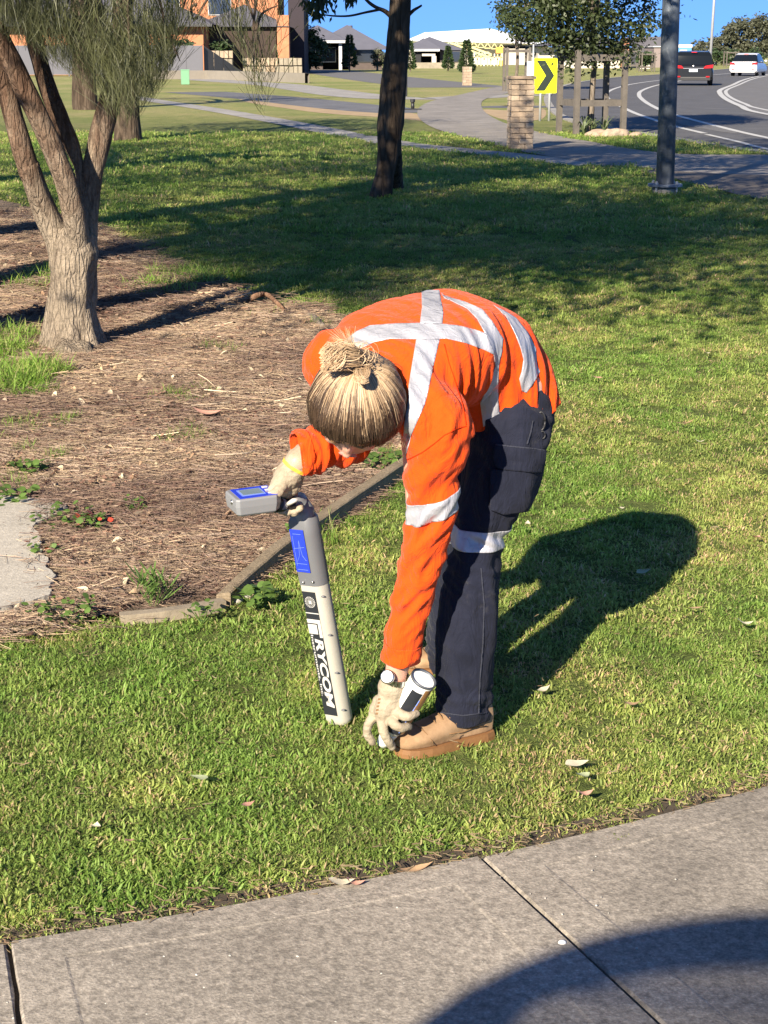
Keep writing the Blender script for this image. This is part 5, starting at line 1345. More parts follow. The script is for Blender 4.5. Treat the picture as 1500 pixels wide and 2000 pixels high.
def leafmat(name, c, trans=0.25):
    N = NT(name); co = N.coord('Object'); a = N.noise(co, 2.0, 4, 0.7); b = N.noise(co, 23, 3, 0.7)
    col = N.ramp(N.math('ADD', N.math('MULTIPLY', a, 0.5), N.math('MULTIPLY', b, 0.5)), [(0.32, tuple(x * 0.55 for x in c)), (0.5, c), (0.68, tuple(min(1, x * 1.6) for x in c))])
    N.set(col=col, rough=0.5, spec=0.4); tr = N.n('ShaderNodeBsdfTranslucent'); N.l(col, tr.inputs[0]); mx = N.n('ShaderNodeMixShader'); mx.inputs[0].default_value = trans
    N.l(N.b.outputs[0], mx.inputs[1]); N.l(tr.outputs[0], mx.inputs[2]); N.l(mx.outputs[0], N.out.inputs[0]); return N.m
M_NEEDLE = leafmat('sheoak_needles', (0.082, 0.088, 0.036))
M_LEAF_DK = leafmat('dark_gloss_leaves', (0.045, 0.062, 0.022), 0.2)
M_LEAF_OL = leafmat('olive_leaves', (0.085, 0.09, 0.055), 0.2)
M_LEAF_MD = leafmat('shrub_leaves', (0.045, 0.075, 0.028), 0.2)
tr_ = random.Random(21)
def wob_tube(mb, pts, rr, n=14, amp=0.10, seed=0.0, steps=5):
    """a limb with lumps and ridges"""
    P_ = [Vector(p) for p in pts]; q = []; r2 = []
    for i in range(len(P_) - 1):
        p0, p1, p2, p3 = P_[max(0, i - 1)], P_[i], P_[i + 1], P_[min(len(P_) - 1, i + 2)]
        for j in range(steps):
            t = j / steps; q.append(0.5 * ((2 * p1) + (p2 - p0) * t + (2 * p0 - 5 * p1 + 4 * p2 - p3) * t * t + (3 * p1 - p0 - 3 * p2 + p3) * t ** 3)); r2.append(rr[i] * (1 - t) + rr[i + 1] * t)
    q.append(P_[-1]); r2.append(rr[-1]); b = len(mb.v); mb.tube(q, r2, n, True)
    for k in range(len(q)):
        for a in range(n):
            i = b + k * n + a; v = Vector(mb.v[i]); d = (v - q[k]); R = r2[k]
            f = 1 + amp * mnoise.noise(V(math.cos(6.283 * a / n) * 2.2 + seed, math.sin(6.283 * a / n) * 2.2, q[k].z * 1.6 + seed)) + amp * 0.6 * mnoise.noise(v * 9) + amp * 0.35 * mnoise.noise(V(v.x * 30, v.y * 30, v.z * 7))
            mb.v[i] = tuple(q[k] + d * f)
    return q
def crown_leaves(mb, centre, radii, n, size, clumps=40, seed=0, gap=0.35, droop=0.0, aspect=0.45):
    """small leaf faces gathered in clumps through the crown's volume"""
    r = random.Random(seed); cs = []; c0 = Vector(centre)
    for _ in range(clumps):
        while True:
            p = V(r.uniform(-1, 1), r.uniform(-1, 1), r.uniform(-1, 1))
            if 0.25 < p.length < 1.0: break
        p = p.normalized() * (p.length ** 0.45); cs.append((V(p.x * radii[0], p.y * radii[1], p.z * radii[2]) + c0, r.uniform(0.55, 1.25)))
    rs = (radii[0] * radii[1] * radii[2]) ** (1 / 3) * gap
    for _ in range(n):
        c, k = cs[r.randrange(clumps)]; d = V(r.gauss(0, 1), r.gauss(0, 1), r.gauss(0, 0.75)) * rs * k * 0.5; p = c + d
        az = r.random() * 6.283; L = size * r.uniform(0.6, 1.35); pit = r.uniform(-0.9, 0.5) - droop
        u = V(math.cos(az) * math.cos(pit), math.sin(az) * math.cos(pit), math.sin(pit)); s = u.cross(V(r.gauss(0, 1), r.gauss(0, 1), r.gauss(0, 1))).normalized() * L * aspect * 0.5
        b = len(mb.v); mb.v += [tuple(p), tuple(p + u * L * 0.45 + s), tuple(p + u * L), tuple(p + u * L * 0.45 - s)]; mb.f.append((b, b + 1, b + 2, b + 3)); mb.mi.append(0)

# ---- the near tree: pale forked trunk, weeping needle foliage
NY = 8.95
nt = empty('weeping_tree', tuple(G(140, 694)), 0, 'nearest multi-stemmed tree with pale forked trunk and weeping needle foliage, standing in the mulch bed', 'tree'); NI = wmat(nt).inverted()
def npart(name, mb, mat, root, **k):
    o = mb.build(name, mat, root, **k); o.matrix_parent_inverse = wmat(root).inverted(); return o
def pp(l): return [P(x, y, Y) for x, y, Y in l]
mb = MB()
wob_tube(mb, [V(*G(140, 702)) + V(0, 0, -0.1)] + pp([(141, 690, NY), (140, 660, NY), (141, 600, NY), (142, 540, NY), (146, 485, NY), (152, 450, NY)]), [0.180, 0.148, 0.130, 0.122, 0.120, 0.130, 0.095], 40, 0.17, 0.0, 12)
for k in range(7):      # root flare
    a = k * 0.9 + 0.3; c = G(140, 690); wob_tube(mb, [V(c.x + 0.24 * math.cos(a), NY + 0.22 * math.sin(a), -0.05), V(c.x + 0.12 * math.cos(a), NY + 0.11 * math.sin(a), 0.06), V(c.x + 0.06 * math.cos(a), NY + 0.05 * math.sin(a), 0.35)], [0.03, 0.06, 0.05], 10, 0.2, k)
wob_tube(mb, pp([(140, 560, NY), (118, 480, NY), (95, 430, NY), (72, 375, NY - .05), (55, 320, NY - .08)]), [0.09, 0.078, 0.070, 0.062, 0.058], 18, 0.14, 3.0)
npart('trunk', mb, M_BARK_W, nt, smooth=True)
limbs = [([(62, 345, NY - .06), (44, 290, NY - .1), (28, 235, NY - .1), (14, 185, NY - .1), (-10, 120, NY - .15), (-60, 20, NY - .2), (-130, -150, NY - .3)], [0.060, 0.056, 0.052, 0.052, 0.05, 0.045, 0.035]),
         ([(150, 480, NY - .04), (146, 430, NY - .10), (130, 362, NY - .16), (103, 292, NY - .20), (74, 225, NY - .22), (42, 160, NY - .25), (5, 85, NY - .3), (-50, -20, NY - .4), (-120, -180, NY - .5)], [0.080, 0.062, 0.056, 0.055, 0.054, 0.056, 0.056, 0.05, 0.04]),
         ([(160, 430, NY + .06), (158, 370, NY + .08), (154, 325, NY + .10), (140, 285, NY + .12), (118, 235, NY + .14), (96, 180, NY + .16), (78, 120, NY + .2), (60, 40, NY + .25), (40, -120, NY + .4)], [0.03, 0.022, 0.026, 0.044, 0.050, 0.048, 0.044, 0.04, 0.03]),
         ([(162, 470, NY + .06), (172, 400, NY + .10), (180, 335, NY + .12), (195, 270, NY + .14), (212, 205, NY + .15), (220, 150, NY + .15), (206, 80, NY + .15), (184, 10, NY + .2), (170, -60, NY + .3), (200, -220, NY + .5)], [0.080, 0.064, 0.060, 0.066, 0.060, 0.052, 0.050, 0.048, 0.04, 0.03])]
ends = []
for i, (l, r) in enumerate(limbs):
    mb = MB(); q = wob_tube(mb, pp(l), r, 16, 0.10, 5.0 * i); npart('limb', mb, M_BARK_W, nt, smooth=True); ends.append(q[-1])
# secondary boughs above the picture carry the weeping crown
mb = MB(); tips = []; c0 = V(-1.7, 8.9, 3.9)
for k in range(34):
    a = k * 2.4; e = ends[k % 4]; rr_ = tr_.uniform(1.2, 3.6); h = tr_.uniform(3.1, 5.8)
    t = V(-1.6 + rr_ * math.cos(a), 9.0 + rr_ * math.sin(a) * 1.1, h); mdp = e.lerp(t, 0.5) + V(0, 0, 0.5)
    wob_tube(mb, [e, mdp, t], [0.03, 0.02, 0.008], 7, 0.1, k, 4); tips += [t, mdp.lerp(t, 0.5), mdp]
npart('bough', mb, M_BARK_DARK, nt, smooth=True)
def needle_spray(mb, p, n, L, spread, w=0.0022, seed=0):
    r = random.Random(seed)
    for _ in range(n):
        q = Vector(p) + V(r.gauss(0, spread), r.gauss(0, spread), r.gauss(0, spread * 0.5)); d = V(r.gauss(0, 0.6), r.gauss(0, 0.6), r.uniform(-0.4, 0.3)); l = L * r.uniform(0.5, 1.3); s = V(r.gauss(0, 1), r.gauss(0, 1), 0).normalized() * w
        b = len(mb.v); seg = 3
        for i in range(seg + 1):
            t = i / seg; x = q + d * (l * 0.45 * t * (1 - 0.3 * t)) + V(0, 0, -l * t * t * 0.9); mb.v += [tuple(x - s), tuple(x + s)]
        for i in range(seg): mb.f.append((b + 2 * i, b + 2 * i + 1, b + 2 * i + 3, b + 2 * i + 2)); mb.mi.append(0)
mb = MB(); sd_ = 0
for t in tips:
    sd_ += 1; needle_spray(mb, t, 240, 0.50, 0.34, 0.004, sd_)
# the curtain seen at the picture's top left
def curtain(x0, x1, ytip, Y, n, L0, L1, w=0.0022, seed=1, slant=0.0):
    r = random.Random(seed)
    for _ in range(n):
        x = r.uniform(x0, x1); f = (x - x0) / max(1, x1 - x0); yt = ytip(x) * r.uniform(0.35, 1.0) ** 0.6; l = r.uniform(L0, L1); tip = P(x, yt, Y + r.gauss(0, 0.35))
        if r.random() < 0.5: tip.z += 0.02
        sway = V(r.gauss(slant, 0.42), r.gauss(0, 0.3), 0) * l; s = V(1, r.gauss(0, 0.6), 0).normalized() * w * r.uniform(0.6, 1.2); b = len(mb.v); top = tip + V(0, 0, l) - sway; sg = 4
        bow = V(r.gauss(0, 0.1), r.gauss(0, 0.1), 0) * l
        for i in range(sg + 1):
            t = i / sg; q = top.lerp(tip, t) + bow * (4 * t * (1 - t)); mb.v += [tuple(q - s * (1 - 0.6 * t)), tuple(q + s * (1 - 0.6 * t))]
        for i in range(sg): mb.f.append((b + 2 * i, b + 2 * i + 1, b + 2 * i + 3, b + 2 * i + 2)); mb.mi.append(0)
env = lambda x: np.interp(x, [-60, 0, 60, 130, 200, 250, 300, 335, 370], [60, 75, 105, 150, 195, 245, 200, 150, 60])
curtain(-60, 340, env, 8.6, 2300, 0.10, 0.42, 0.0017, 2)
env2 = lambda x: np.interp(x, [215, 245, 280, 320, 350], [235, 260, 225, 170, 110])
curtain(205, 350, env2, 8.2, 620, 0.08, 0.34, 0.0015, 3, 0.22)
env3 = lambda x: np.interp(x, [440, 480, 500, 520, 545], [40, 150, 215, 235, 60])
curtain(450, 540, env3, 7.9, 170, 0.06, 0.26, 0.0018, 4, 0.1)
env4 = lambda x: np.interp(x, [330, 400, 460, 560], [60, 90, 80, 50])
curtain(330, 560, env4, 8.1, 130, 0.08, 0.32, 0.0018, 5, 0.1)
npart('crown', mb, M_NEEDLE, nt)
# thin hanging twigs that hold the sprays
for x0, y0, x1, y1, Y in [(505, -30, 498, 170, 7.9), (470, -30, 515, 120, 7.9), (420, -20, 384, 38, 8.1), (384, 38, 376, 44, 8.1), (395, -20, 356, 20, 8.1), (385, 8, 378, 40, 8.1), (250, -30, 262, 190, 8.3), (300, -30, 318, 110, 8.3), (180, -40, 205, 150, 8.5), (120, -40, 90, 90, 8.6), (330, 60, 352, 120, 8.2), (500, 60, 545, 10, 7.9)]:
    a, b = P(x0, y0, Y), P(x1, y1, Y); mb = MB(); wob_tube(mb, [a, a.lerp(b, 0.5) + V(tr_.uniform(-.03, .03), 0, 0.02), b], [0.009, 0.006, 0.002], 6, 0.1, x0, 4); npart('twig', mb, M_BARK_DARK, nt, smooth=True)

# ---- middle tree: slim dark trunk with two stems
MY = 18.9
mt = empty('slim_tree', tuple(G(748, 388)), 0, 'slim dark-barked tree standing alone on the shaded lawn in the middle', 'tree')
mb = MB()
wob_tube(mb, [P(741, 392, MY) + V(0, 0, -0.12)] + pp([(744, 380, MY), (752, 340, MY), (758, 300, MY), (763, 240, MY), (770, 160, MY), (777, 90, MY), (781, 30, MY), (784, -30, MY), (788, -150, MY), (786, -400, MY)]), [0.17, 0.13, 0.105, 0.12, 0.148, 0.142, 0.132, 0.118, 0.112, 0.10, 0.06], 20, 0.09, 1.0)
wob_tube(mb, [P(772, 362, MY + 1.2)+V(0,0,-.1)] + pp([(771, 350, MY + 1.0), (771, 310, MY + .6), (768, 262, MY + .2), (766, 235, MY)]), [0.12, 0.095, 0.085, 0.085, 0.09], 16, 0.09, 4.0)
npart('trunk', mb, M_BARK_DARK, mt, smooth=True)
mb = MB()
for l, r in [([(766, 34, MY), (752, 22, MY), (736, 15, MY), (722, 6, MY), (708, -8, MY)], [0.028, 0.024, 0.02, 0.018, 0.014]), ([(745, 18, MY), (715, 24, MY), (682, 31, MY), (650, 31, MY), (622, 27, MY)], [0.016, 0.013, 0.012, 0.010, 0.005]),
             ([(797, 30, MY), (808, 20, MY), (818, 14, MY), (824, 10, MY)], [0.022, 0.017, 0.013, 0.010]), ([(784, -30, MY), (830, -90, MY), (900, -220, MY)], [0.05, 0.04, 0.02]), ([(784, -30, MY), (730, -110, MY), (640, -200, MY)], [0.05, 0.04, 0.02]), ([(622, 27, MY), (627, 10, MY), (640, -30, MY)], [0.006, 0.008, 0.01])]:
    wob_tube(mb, pp(l), r, 8, 0.1, r[0] * 50, 4)
npart('branch', mb, M_BARK_DARK, mt, smooth=True)
mb = MB(); crown_leaves(mb, (0.7, 18.6, 5.3), (2.4, 2.3, 2.0), 7000, 0.17, 46, 31, 0.36, 0.5, 0.3)
for x, y in [(622, 24), (612, 8), (628, 14), (606, 4), (620, -8), (633, -2), (684, -4)]:
    p = P(x, y, MY); r9 = random.Random(x)
    for _ in range(26):
        q = p + V(r9.gauss(0, 0.05), r9.gauss(0, 0.06), r9.gauss(0, 0.04)); u = V(r9.gauss(0, 0.5), r9.gauss(0, 0.4), -1).normalized(); s = u.cross(V(0, 1, 0)).normalized() * 0.014; L = r9.uniform(0.06, 0.12); b = len(mb.v)
        mb.v += [tuple(q), tuple(q + u * L * 0.4 + s), tuple(q + u * L), tuple(q + u * L * 0.4 - s)]; mb.f.append((b, b + 1, b + 2, b + 3)); mb.mi.append(0)
npart('crown', mb, M_LEAF_DK, mt)

# ---- trees on the left behind the near one
def big_tree(name, label, bx, by, Y, w, crown_c, crown_r, n, leaf, mat, trunk_mat, seed, top=(0, 0), size=0.16, group=None):
    b0 = P(bx, by, Y); b0.z = -0.05
    t = empty(name, (b0.x, b0.y, 0), 0, label, 'tree', group); mb = MB(); c = Vector(crown_c)
    up = V(b0.x + top[0], b0.y + top[1], c.z)
    wob_tube(mb, [b0, V(b0.x, b0.y, 0.12), b0.lerp(up, 0.3), b0.lerp(up, 0.65), up], [w * 1.5, w * 1.12, w, w * 0.8, w * 0.5], 14, 0.12, seed)
    r = random.Random(seed)
    for k in range(7):
        a = k * 0.95; e = c + V(crown_r[0] * 0.6 * math.cos(a), crown_r[1] * 0.6 * math.sin(a), r.uniform(-0.3, 0.5) * crown_r[2]); s_ = b0.lerp(up, r.uniform(0.55, 0.95)); wob_tube(mb, [s_, s_.lerp(e, 0.5) + V(0, 0, 0.3), e], [w * 0.4, w * 0.25, w * 0.08], 7, 0.1, k, 3)
    npart('trunk', mb, trunk_mat, t, smooth=True)
    mb = MB(); crown_leaves(mb, crown_c, crown_r, n, size, 50, seed, 0.36, 0.4, 0.35); npart('crown', mb, mat, t); return t
big_tree('shade_tree', 'dark trunk standing on the lawn just right of the weeping tree, its base in shade', 250, 270, 31.0, 0.22, (-5.4, 29.5, 4.8), (2.6, 2.4, 1.6), 5000, 0.2, M_LEAF_DK, M_BARK_DARK, 41)
big_tree('shade_tree', 'dark trunk half hidden behind the stems of the weeping tree', 168, 205, 48.0, 0.32, (-11, 46, 7), (3.0, 2.5, 2.4), 3000, 0.22, M_LEAF_DK, M_BARK_DARK, 42)
# gum trees to the left of the viewer: they stand outside the picture and shade the lawn
big_tree('gum_tree', 'tall gum tree left of the mulch bed whose crown shades the lawn', -760, 600, 7.6, 0.2, (-0.9, 6.6, 5.1), (4.6, 3.1, 1.8), 20000, 0.19, M_LEAF_OL, M_BARK_GREY, 43, (1.2, -0.5))
big_tree('gum_tree', 'gum tree further left whose shadow crosses the lawn in the middle distance', -330, 475, 13.2, 0.28, (-0.6, 12.8, 6.4), (5.6, 3.5, 2.1), 27000, 0.2, M_LEAF_OL, M_BARK_GREY, 44, (1.6, 0.0))

big_tree('gum_tree', 'gum tree outside the left edge whose crown darkens the lawn beside the weeping tree', -620, 330, 17.0, 0.3, (-6.6, 17.0, 6.0), (4.2, 5.2, 2.2), 15000, 0.21, M_LEAF_OL, M_BARK_GREY, 45, (0.4, 0.0))
big_tree('gum_tree', 'gum tree close left of the weeping tree with a broad shading crown', -420, 560, 9.5, 0.2, (-5.2, 9.6, 5.6), (3.2, 3.6, 1.6), 9000, 0.19, M_LEAF_OL, M_BARK_GREY, 46, (-1.0, 0.0))
# ---- the two street trees in timber guards and the far trees
def street_tree(label, X, Y, h0, cc, cr, n, size, seed, tw=0.06, mat=None, clumps=46):
    t = empty('street_tree', (X, Y, 0), 0, label, 'tree'); mb = MB(); c = Vector(cc)
    wob_tube(mb, [V(X, Y, -0.05), V(X, Y, 0.6), V(X + 0.03, Y, 1.4), V(X - 0.02, Y, 2.2), V(*cc)], [tw * 1.4, tw, tw * 0.9, tw * 0.8, tw * 0.4], 10, 0.14, seed); r = random.Random(seed)
    for k in range(9):
        a = k * 0.75; e = c + V(cr[0] * 0.7 * math.cos(a), cr[1] * 0.7 * math.sin(a), r.uniform(-0.6, 0.5) * cr[2]); s_ = V(X, Y, r.uniform(0.45, 0.8) * c.z); wob_tube(mb, [s_, s_.lerp(e, 0.5) + V(0, 0, 0.1), e], [tw * 0.4, tw * 0.25, tw * 0.1], 6, 0.1, k, 3)
    npart('trunk', mb, M_BARK_GREY, t, smooth=True); mb = MB(); crown_leaves(mb, cc, cr, n, size, clumps, seed, 0.34, 0.3, 0.5); npart('crown', mb, mat or M_LEAF_DK, t); return t
g0 = G(1153, 252); g0.y = 33.5; g0.x = fx(1153, 33.5)
st = street_tree('broad dark-leaved tree growing inside the nearest timber tree guard', g0.x, g0.y, 0, (g0.x + 0.0, g0.y, 3.70), (1.62, 1.5, 1.95), 30000, 0.105, 51, 0.062, None, 90)
# its lowest sprays hang to the sign
mb = MB(); r9 = random.Random(4)
for x, y, n in [(1118, 112, 130), (1112, 140, 50), (1055, 60, 150), (1085, 74, 190), (1020, 36, 150), (1050, 40, 150), (1120, 84, 200), (1000, 20, 100), (1110, 96, 120), (1160, 80, 260), (1200, 80, 260), (1240, 60, 200), (1265, 40, 150), (1200, 112, 130), (1140, 105, 160), (1180, 100, 160), (1215, 92, 130), (1250, 70, 130), (1160, 118, 90), (1232, 108, 60)]:
    p = P(x, y, 33.3)
    for _ in range(n):
        q = p + V(r9.gauss(0, 0.13), r9.gauss(0, 0.2), r9.gauss(0, 0.12)); az = r9.random() * 6.28; u = V(math.cos(az), math.sin(az), r9.uniform(-1.2, 0.2)).normalized(); s = u.cross(V(r9.gauss(0, 1), r9.gauss(0, 1), r9.gauss(0, 1))).normalized() * 0.024; L = r9.uniform(0.06, 0.12); b = len(mb.v)
        mb.v += [tuple(q), tuple(q + u * L * 0.45 + s), tuple(q + u * L), tuple(q + u * L * 0.45 - s)]; mb.f.append((b, b + 1, b + 2, b + 3)); mb.mi.append(0)
npart('low_spray', mb, M_LEAF_DK, st)
g1_ = V(fx(1008, 70), 70, 0)
street_tree('thin-stemmed tree in the timber guard behind the block pillar', g1_.x, g1_.y, 0, (g1_.x + 0.45, 70, 3.5), (1.3, 1.2, 1.5), 5600, 0.16, 52, 0.07, M_LEAF_DK, 40)
def far_tree(name, label, x, ybase, Y, ytop, wpx, n, mat, seed, kind_cone=False, group=None, trunk=0.1, size=0.3):
    s = Y / FOC * 0.965; X = fx(x, Y); top = ysz(ytop, Y); bot = max(0.0, ysz(ybase, Y)); R = wpx * s / 2
    t = empty(name, (X, Y, 0), 0, label, 'tree' if not kind_cone else 'shrub', group); mb = MB(); wob_tube(mb, [V(X, Y, -0.1), V(X, Y, bot + (top - bot) * 0.3), V(X, Y, bot + (top - bot) * 0.7)], [trunk, trunk * 0.8, trunk * 0.4], 7, 0.1, seed, 3); npart('trunk', mb, M_BARK_GREY, t, smooth=True)
    mb = MB()
    if kind_cone:
        r = random.Random(seed)
        for _ in range(n):
            f = r.random() ** 1.3; z = bot + 0.1 + (top - bot) * f; rr_ = R * (1 - f * 0.85) * min(1, (f + 0.08) * 7) * r.uniform(0.6, 1.1); a = r.random() * 6.283; p = V(X + rr_ * math.cos(a), Y + rr_ * math.sin(a), z)
            u = V(math.cos(a), math.sin(a), r.uniform(-0.6, 1.2)).normalized(); sv = u.cross(V(r.gauss(0, 1), r.gauss(0, 1), r.gauss(0, 1))).normalized() * size * 0.3; L = size * r.uniform(0.6, 1.3); b = len(mb.v)
            mb.v += [tuple(p), tuple(p + u * L * 0.5 + sv), tuple(p + u * L), tuple(p + u * L * 0.5 - sv)]; mb.f.append((b, b + 1, b + 2, b + 3)); mb.mi.append(0)
    else: crown_leaves(mb, (X, Y, (top + bot) / 2), (R, R * 0.8, (top - bot) / 2), n, size, 34, seed, 0.42, 0.2, 0.5)
    npart('crown', mb, mat, t); return t
# ================================================================ street furniture
M_GUARD = simple('grey_weathered_post', (0.115, 0.10, 0.085), 0.9, var=0.3, scale=5, bump=0.5)
def tree_guard(label, X, Y, side, rz, h=1.62, lower=0.62, group='timber guards round young street trees', w=0.10):
    t = empty('tree_guard', (X, Y, 0), rz, label, 'tree guard', group); s = side / 2
    for a, b in ((-1, -1), (1, -1), (1, 1), (-1, 1)):
        mb = MB(); mb.prism([(a * s - w / 2, b * s - w / 2), (a * s + w / 2, b * s - w / 2), (a * s + w / 2, b * s + w / 2), (a * s - w / 2, b * s + w / 2)], -0.1, h - 0.02)
        mb.add([(a * s - w / 2, b * s - w / 2, h - .02), (a * s + w / 2, b * s - w / 2, h - .02), (a * s + w / 2, b * s + w / 2, h - .02), (a * s - w / 2, b * s + w / 2, h - .02), (a * s, b * s, h + 0.02)], [(0, 1, 4), (1, 2, 4), (2, 3, 4), (3, 0, 4)])
        mb.build('post', M_GUARD, t)
    for z, hh in ((h - 0.14, 0.12), (lower, 0.12)):
        for k in range(4):
            if k == 2 and z > 1: continue
            a = k * math.pi / 2; mb = MB(); R = Matrix.Rotation(a, 3, 'Z'); mb.box(R @ V(0, -s, 0) + V(0, 0, z), (side - w - 0.006, 0.04, hh), M=R); mb.build('rail', M_GUARD, t)
    return t
tree_guard('nearest timber tree guard, grey posts round the broad dark-leaved tree', g0.x, g0.y, 0.98, rad(14))
tree_guard('timber tree guard with two tall posts just behind the block pillar', g1_.x, g1_.y, 0.92, rad(4), 1.75, 0.5)
tree_guard('timber tree guard on the far verge left of the dark car', fx(1263, 138), 138, 1.05, rad(3), 1.5, 0.35)
tree_guard('second timber guard from the left on the far verge, close behind the light pole', fx(1232, 150), 150, 1.3, rad(3), 1.7, 0.4)
tree_guard('timber tree guard on the far verge beside the white car', fx(1427, 175), 175, 1.2, rad(3), 1.6, 0.3)

# block pillar, stones laid in courses
M_STONE = [simple('sand_block', c, 0.95, var=0.22, scale=7, bump=0.7, bd=0.01) for c in ((0.36, 0.275, 0.195), (0.32, 0.24, 0.17), (0.39, 0.305, 0.22))]
M_MORTAR = simple('mortar', (0.16, 0.13, 0.10), 1.0, var=0.2)
def pillar(X, Y, w, h, courses, label, rz=0.12, cap=True):
    t = empty('block_pillar', (X, Y, 0), rz, label, 'pillar'); mb = MB(); mb.box((0, 0, h / 2 - 0.02), (w * 0.84, w * 0.84, h)); mb.build('core', M_MORTAR, t)
    ch = h / courses; r = random.Random(int(h * 100)); base = {}
    for fr in (0.36, 0.64):
        for v in range(3):
            mb = MB(); mb.box((0, 0, 0), (w * fr - 0.004, w * 0.5 - 0.004, ch - 0.006)); me = mb.mesh('brick'); bm = bmesh.new(); bm.from_mesh(me); bmesh.ops.bevel(bm, geom=bm.edges, offset=0.008, segments=1, affect='EDGES')
            for q in bm.verts: q.co += Vector(q.co) * 0.10 * mnoise.noise(q.co * 9 + V(v * 9, 0, 0))
            bm.to_mesh(me); bm.free(); me.materials.append(M_STONE[v]); base[(fr, v)] = me
    for c in range(courses):
        for bk in (-1, 1):
            x = -w / 2
            for fr in ((0.36, 0.64) if (c + (bk > 0)) % 2 else (0.64, 0.36)):
                o = bpy.data.objects.new('brick', base[(fr, r.randrange(3))]); COL.objects.link(o); o.parent = t
                o.location = (x + w * fr / 2 + r.uniform(-.004, .004), bk * w * 0.25 + r.uniform(-.007, .007), ch * (c + 0.5)); o.rotation_euler = (0, 0, r.uniform(-.02, .02)); x += w * fr
    if cap: mb = MB(); mb.box((0, 0, h + 0.025), (w * 1.10, w * 1.10, 0.05)); mb.build('cap', M_STONE[1], t, bevel=0.01)
pp_ = G(1015, 291); pillar(pp_.x, pp_.y, 0.39, 1.15, 13, 'nearest pillar of rough sandstone blocks, beside the shared path')
pillar(fx(912, 82), 82, 0.42, 0.88, 7, 'smaller sandstone block pillar at the far bend of the path', 0.1, False)

# chevron sign
M_FLUO = simple('fluoro_yellow', (0.86, 0.92, 0.01), 0.5, var=0.03, bump=0); M_SBLK = simple('sign_black', (0.02, 0.03, 0.022), 0.5, bump=0); M_GALV = simple('galvanised_steel', (0.42, 0.43, 0.44), 0.5, metal=0.3, var=0.12, bump=0)
sY = 40.0; sX = fx(1063, sY); sw, shh = 0.56, 0.80; zc = CAMH + (100 - 148) * sY / FOC * 0.927
cs_ = empty('chevron_sign', (sX, sY, 0), rad(8), 'yellow road sign with a black arrowhead chevron on twin white posts', 'road sign')
def rrect(w, h, r, n=5):
    out = []
    for cx, cy, a0 in ((w / 2 - r, h / 2 - r, 0), (-w / 2 + r, h / 2 - r, 90), (-w / 2 + r, -h / 2 + r, 180), (w / 2 - r, -h / 2 + r, 270)):
        for k in range(n): a = rad(a0 + 90 * k / (n - 1)); out.append((cx + r * math.cos(a), cy + r * math.sin(a)))
    return out
pl = rrect(sw, shh, 0.03); mb = MB(); n = len(pl); mb.add([(x, 0, zc + z) for x, z in pl] + [(x, 0.006, zc + z) for x, z in pl], [tuple(range(n)), tuple(range(2 * n - 1, n - 1, -1))] + [(i, n + i, n + (i + 1) % n, (i + 1) % n) for i in range(n)])
sp = mb.build('panel', M_FLUO, cs_)
ch_ = [(-0.46, 0.44), (-0.02, 0.44), (0.44, 0.0), (-0.02, -0.44), (-0.46, -0.44), (0.02, 0.0)]
mb = MB(); vs = [(x * sw * 0.86, -0.003, zc + z * shh * 0.98) for x, z in ch_]; mb.add(vs, [(0, 5, 2, 1), (5, 4, 3, 2)]); mb.build('chevron', M_SBLK, sp)
for x in (-0.10, 0.12): mb = MB(); mb.tube([(x, 0.03, -0.1), (x, 0.03, zc + shh / 2 - 0.03)], 0.03, 10); mb.build('post', M_GALV, cs_, smooth=True)
# pale cabinet sign seen from behind
bs = empty('sign_back', (fx(1036, 47), 47, 0), 0.1, 'plain grey sign back on a thin pole between the pillar and the yellow sign', 'sign'); z0 = CAMH + (100 - 152) * 47 / FOC; mb = MB(); mb.box((0, 0, z0 + 0.25), (0.26, 0.01, 0.50)); mb.build('panel', simple('sign_back_grey', (0.42, 0.46, 0.48), 0.5, bump=0), bs)
mb = MB(); mb.tube([(0.05, 0.03, -0.1), (0.05, 0.03, z0 + 0.95)], 0.024, 8); mb.build('post', M_GALV, bs, smooth=True)

# rocks and strappy plants at the guard's foot
rr = random.Random(8)
for k, (x, y, r, lb) in enumerate([(1132, 258, 0.12, 'leftmost pale rock at the foot of the nearest tree guard'), (1148, 260, 0.15, 'second pale rock from the left under the nearest tree guard'), (1167, 259, 0.16, 'largest pale rock in front of the guarded tree'), (1186, 259, 0.14, 'second rock from the right under the nearest tree guard'), (1203, 256, 0.10, 'rightmost small rock at the foot of the nearest tree guard')]):
    mb = MB(); mb.ball((0, 0, 0), (r * 1.3, r, r * 0.75), 14, 9); mb.v = [tuple(Vector(v) * (1 + 0.45 * mnoise.noise(Vector(v) * 7 + V(k * 4, 0, 0)))) for v in mb.v]
    g_ = G(x, y); o = mb.build('rock', M_STONE[k % 3], smooth=False); o.location = (g_.x, 32.3 + 0.1 * (k % 2), r * 0.35); tag(o, lb, 'rock', 'rocks at the foot of the tree guard')
M_STRAP = simple('strappy_leaf', (0.09, 0.12, 0.05), 0.6, var=0.3)
